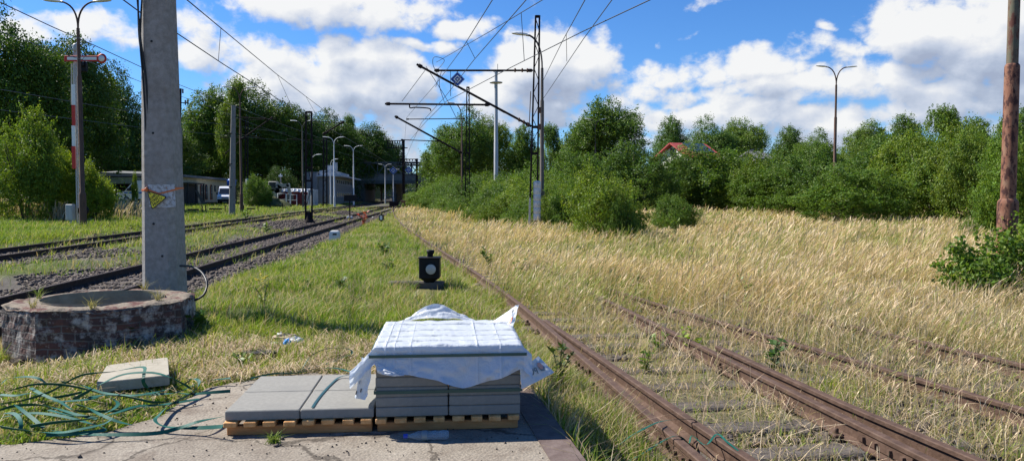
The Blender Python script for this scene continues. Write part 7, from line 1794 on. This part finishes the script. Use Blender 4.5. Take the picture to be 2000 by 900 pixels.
# the blobs are pushed about by a coarse noise so no outline stays elliptical
wn=grp.nodes.new('ShaderNodeTexNoise'); wn.inputs['Scale'].default_value=9; wn.inputs['Detail'].default_value=3; GL(gi.outputs[0],wn.inputs['Vector'])
wv=grp.nodes.new('ShaderNodeVectorMath'); wv.operation='MULTIPLY_ADD'; GL(wn.outputs['Color'],wv.inputs[0]); wv.inputs[1].default_value=(.10,.07,0); wv.inputs[2].default_value=(-.05,-.035,0)
wa=grp.nodes.new('ShaderNodeVectorMath'); wa.operation='ADD'; GL(gi.outputs[0],wa.inputs[0]); GL(wv.outputs[0],wa.inputs[1])
tot=None
for (px,py,a,b,wt) in CL:
    u,v=azel(px,py); k=math.cos(u)**2
    s=grp.nodes.new('ShaderNodeVectorMath'); s.operation='MULTIPLY_ADD'; GL(wa.outputs[0],s.inputs[0])
    A_=1/(a/F*k*1.35); B_=1/(b/F*math.cos(u)*1.35); s.inputs[1].default_value=(A_,B_,0); s.inputs[2].default_value=(-u*A_,-v*B_,0)
    d=grp.nodes.new('ShaderNodeVectorMath'); d.operation='LENGTH'; GL(s.outputs[0],d.inputs[0])
    mr=grp.nodes.new('ShaderNodeMapRange'); mr.interpolation_type='SMOOTHSTEP'; mr.inputs['From Min'].default_value=1.25; mr.inputs['From Max'].default_value=.15; mr.inputs['To Max'].default_value=wt; GL(d.outputs['Value'],mr.inputs['Value'])
    tot=mr.outputs[0] if tot is None else gm('MAXIMUM',gm('ADD',gm('MULTIPLY',tot,.35),gm('MULTIPLY',mr.outputs[0],.35)),gm('MAXIMUM',tot,mr.outputs[0]))
def gvor(scale,sx,sy,warp,smooth=.5):
    n_=grp.nodes.new('ShaderNodeTexNoise'); n_.inputs['Scale'].default_value=scale*.7; n_.inputs['Detail'].default_value=3; GL(gi.outputs[0],n_.inputs['Vector'])
    v=grp.nodes.new('ShaderNodeVectorMath'); v.operation='MULTIPLY_ADD'; GL(n_.outputs['Color'],v.inputs[0]); v.inputs[1].default_value=(warp,warp,0); GL(gi.outputs[0],v.inputs[2])
    mp=grp.nodes.new('ShaderNodeMapping'); mp.inputs['Scale'].default_value=(sx,sy,1); GL(v.outputs[0],mp.inputs['Vector'])
    o=grp.nodes.new('ShaderNodeTexVoronoi'); o.feature='SMOOTH_F1'; o.voronoi_dimensions='2D'; o.inputs['Scale'].default_value=scale; o.inputs['Smoothness'].default_value=smooth; GL(mp.outputs[0],o.inputs['Vector'])
    return gm('SUBTRACT',.5,o.outputs['Distance'])
p1=gvor(17,1,1.25,.05); p2=gvor(42,1,1.2,.025); fine=gnoise(60,8,.62,1,1.25,3); big=gnoise(8,5,.55,1,1.7,7)
fineC=gm('SUBTRACT',fine,.5); bigC=gm('SUBTRACT',big,.5)
soft=gm('ADD',gm('MULTIPLY_ADD',tot,.86,-.56),gm('ADD',gm('MULTIPLY',p1,.55),gm('MULTIPLY',bigC,.9)))
dens=gm('ADD',soft,gm('ADD',gm('MULTIPLY',p2,.30),gm('MULTIPLY',fineC,.75)))
GL(soft,go.inputs['Field'])
GL(dens,go.inputs['Density']); 
def dgrp(dx,dy):
    g=nt.nodes.new('ShaderNodeGroup'); g.node_tree=grp
    if dx or dy:
        a=N(nt,'ShaderNodeVectorMath',operation='ADD'); L(cv.outputs[0],a.inputs[0]); a.inputs[1].default_value=(dx,dy,0); L(a.outputs[0],g.inputs[0])
    else: L(cv.outputs[0],g.inputs[0])
    return g.outputs['Density'],g.outputs['Field']
d0,s0=dgrp(0,0); d1,s1=dgrp(-.005,.008); d2,s2=dgrp(-.016,.030); d3,s3=dgrp(-.02,.065)
mask=N(nt,'ShaderNodeMapRange'); mask.interpolation_type='SMOOTHSTEP'; mask.inputs['From Min'].default_value=-.12; mask.inputs['From Max'].default_value=.34; L(d0,mask.inputs['Value'])
# light: less cloud towards the sun = bright rim; much cloud above = grey belly
gfine=math_('SUBTRACT',d0,d1); gmid=math_('SUBTRACT',s0,s2); deep=math_('MAXIMUM',math_('ADD',math_('MULTIPLY',s2,.5),math_('MULTIPLY',s3,.5)),0.0)
lit=math_('ADD',math_('ADD',math_('MULTIPLY_ADD',gfine,.55,.80),math_('MULTIPLY',gmid,.55)),math_('MULTIPLY',deep,-.80),clamp=True)
cr=N(nt,'ShaderNodeValToRGB'); e=cr.color_ramp.elements; e.new(.5); e.new(.75); e.new(.9)
for q,(p,c) in zip(e,[(0,(.40,.46,.60)),(.25,(.48,.55,.69)),(.5,(.63,.69,.81)),(.75,(.80,.83,.89)),(1,(.99,.99,.98))]): q.position=p; q.color=(*c,1)
L(lit,cr.inputs['Fac'])
bg2=N(nt,'ShaderNodeBackground'); L(cr.outputs[0],bg2.inputs['Color']); bg2.inputs['Strength'].default_value=CLOUD_STR
ms=N(nt,'ShaderNodeMixShader'); L(math_('MULTIPLY',mask.outputs[0],.96),ms.inputs[0]); L(bg.outputs[0],ms.inputs[1]); L(bg2.outputs[0],ms.inputs[2]); L(ms.outputs[0],out.inputs['Surface'])
w.cycles.sampling_method='MANUAL'; w.cycles.sample_map_resolution=512
sl=bpy.data.lights.new('sun','SUN'); sl.energy=SUN_STR; sl.angle=math.radians(.53); sl.color=(1,.95,.86)
so=bpy.data.objects.new('sun',sl); C.objects.link(so); so.rotation_euler=(-SUN).to_track_quat('-Z','Y').to_euler(); so.location=SUN*50
cam=bpy.data.cameras.new('camera'); co=bpy.data.objects.new('camera',cam); C.objects.link(co); co.location=(0,0,CAMZ); co.rotation_euler=(PI/2-TH,0,0)
cam.sensor_fit='HORIZONTAL'; cam.sensor_width=36; cam.lens=36*F/2000; cam.clip_start=.05; cam.clip_end=9000
sc.camera=co
sc.view_settings.view_transform='Standard'; sc.view_settings.look='None'; sc.view_settings.exposure=EXPO; sc.view_settings.gamma=1
sc.view_settings.use_curve_mapping=False
sc.render.engine='CYCLES'; sc.cycles.max_bounces=8; sc.cycles.diffuse_bounces=3; sc.cycles.transmission_bounces=6; sc.cycles.transparent_max_bounces=8
sc.cycles.use_denoising=True
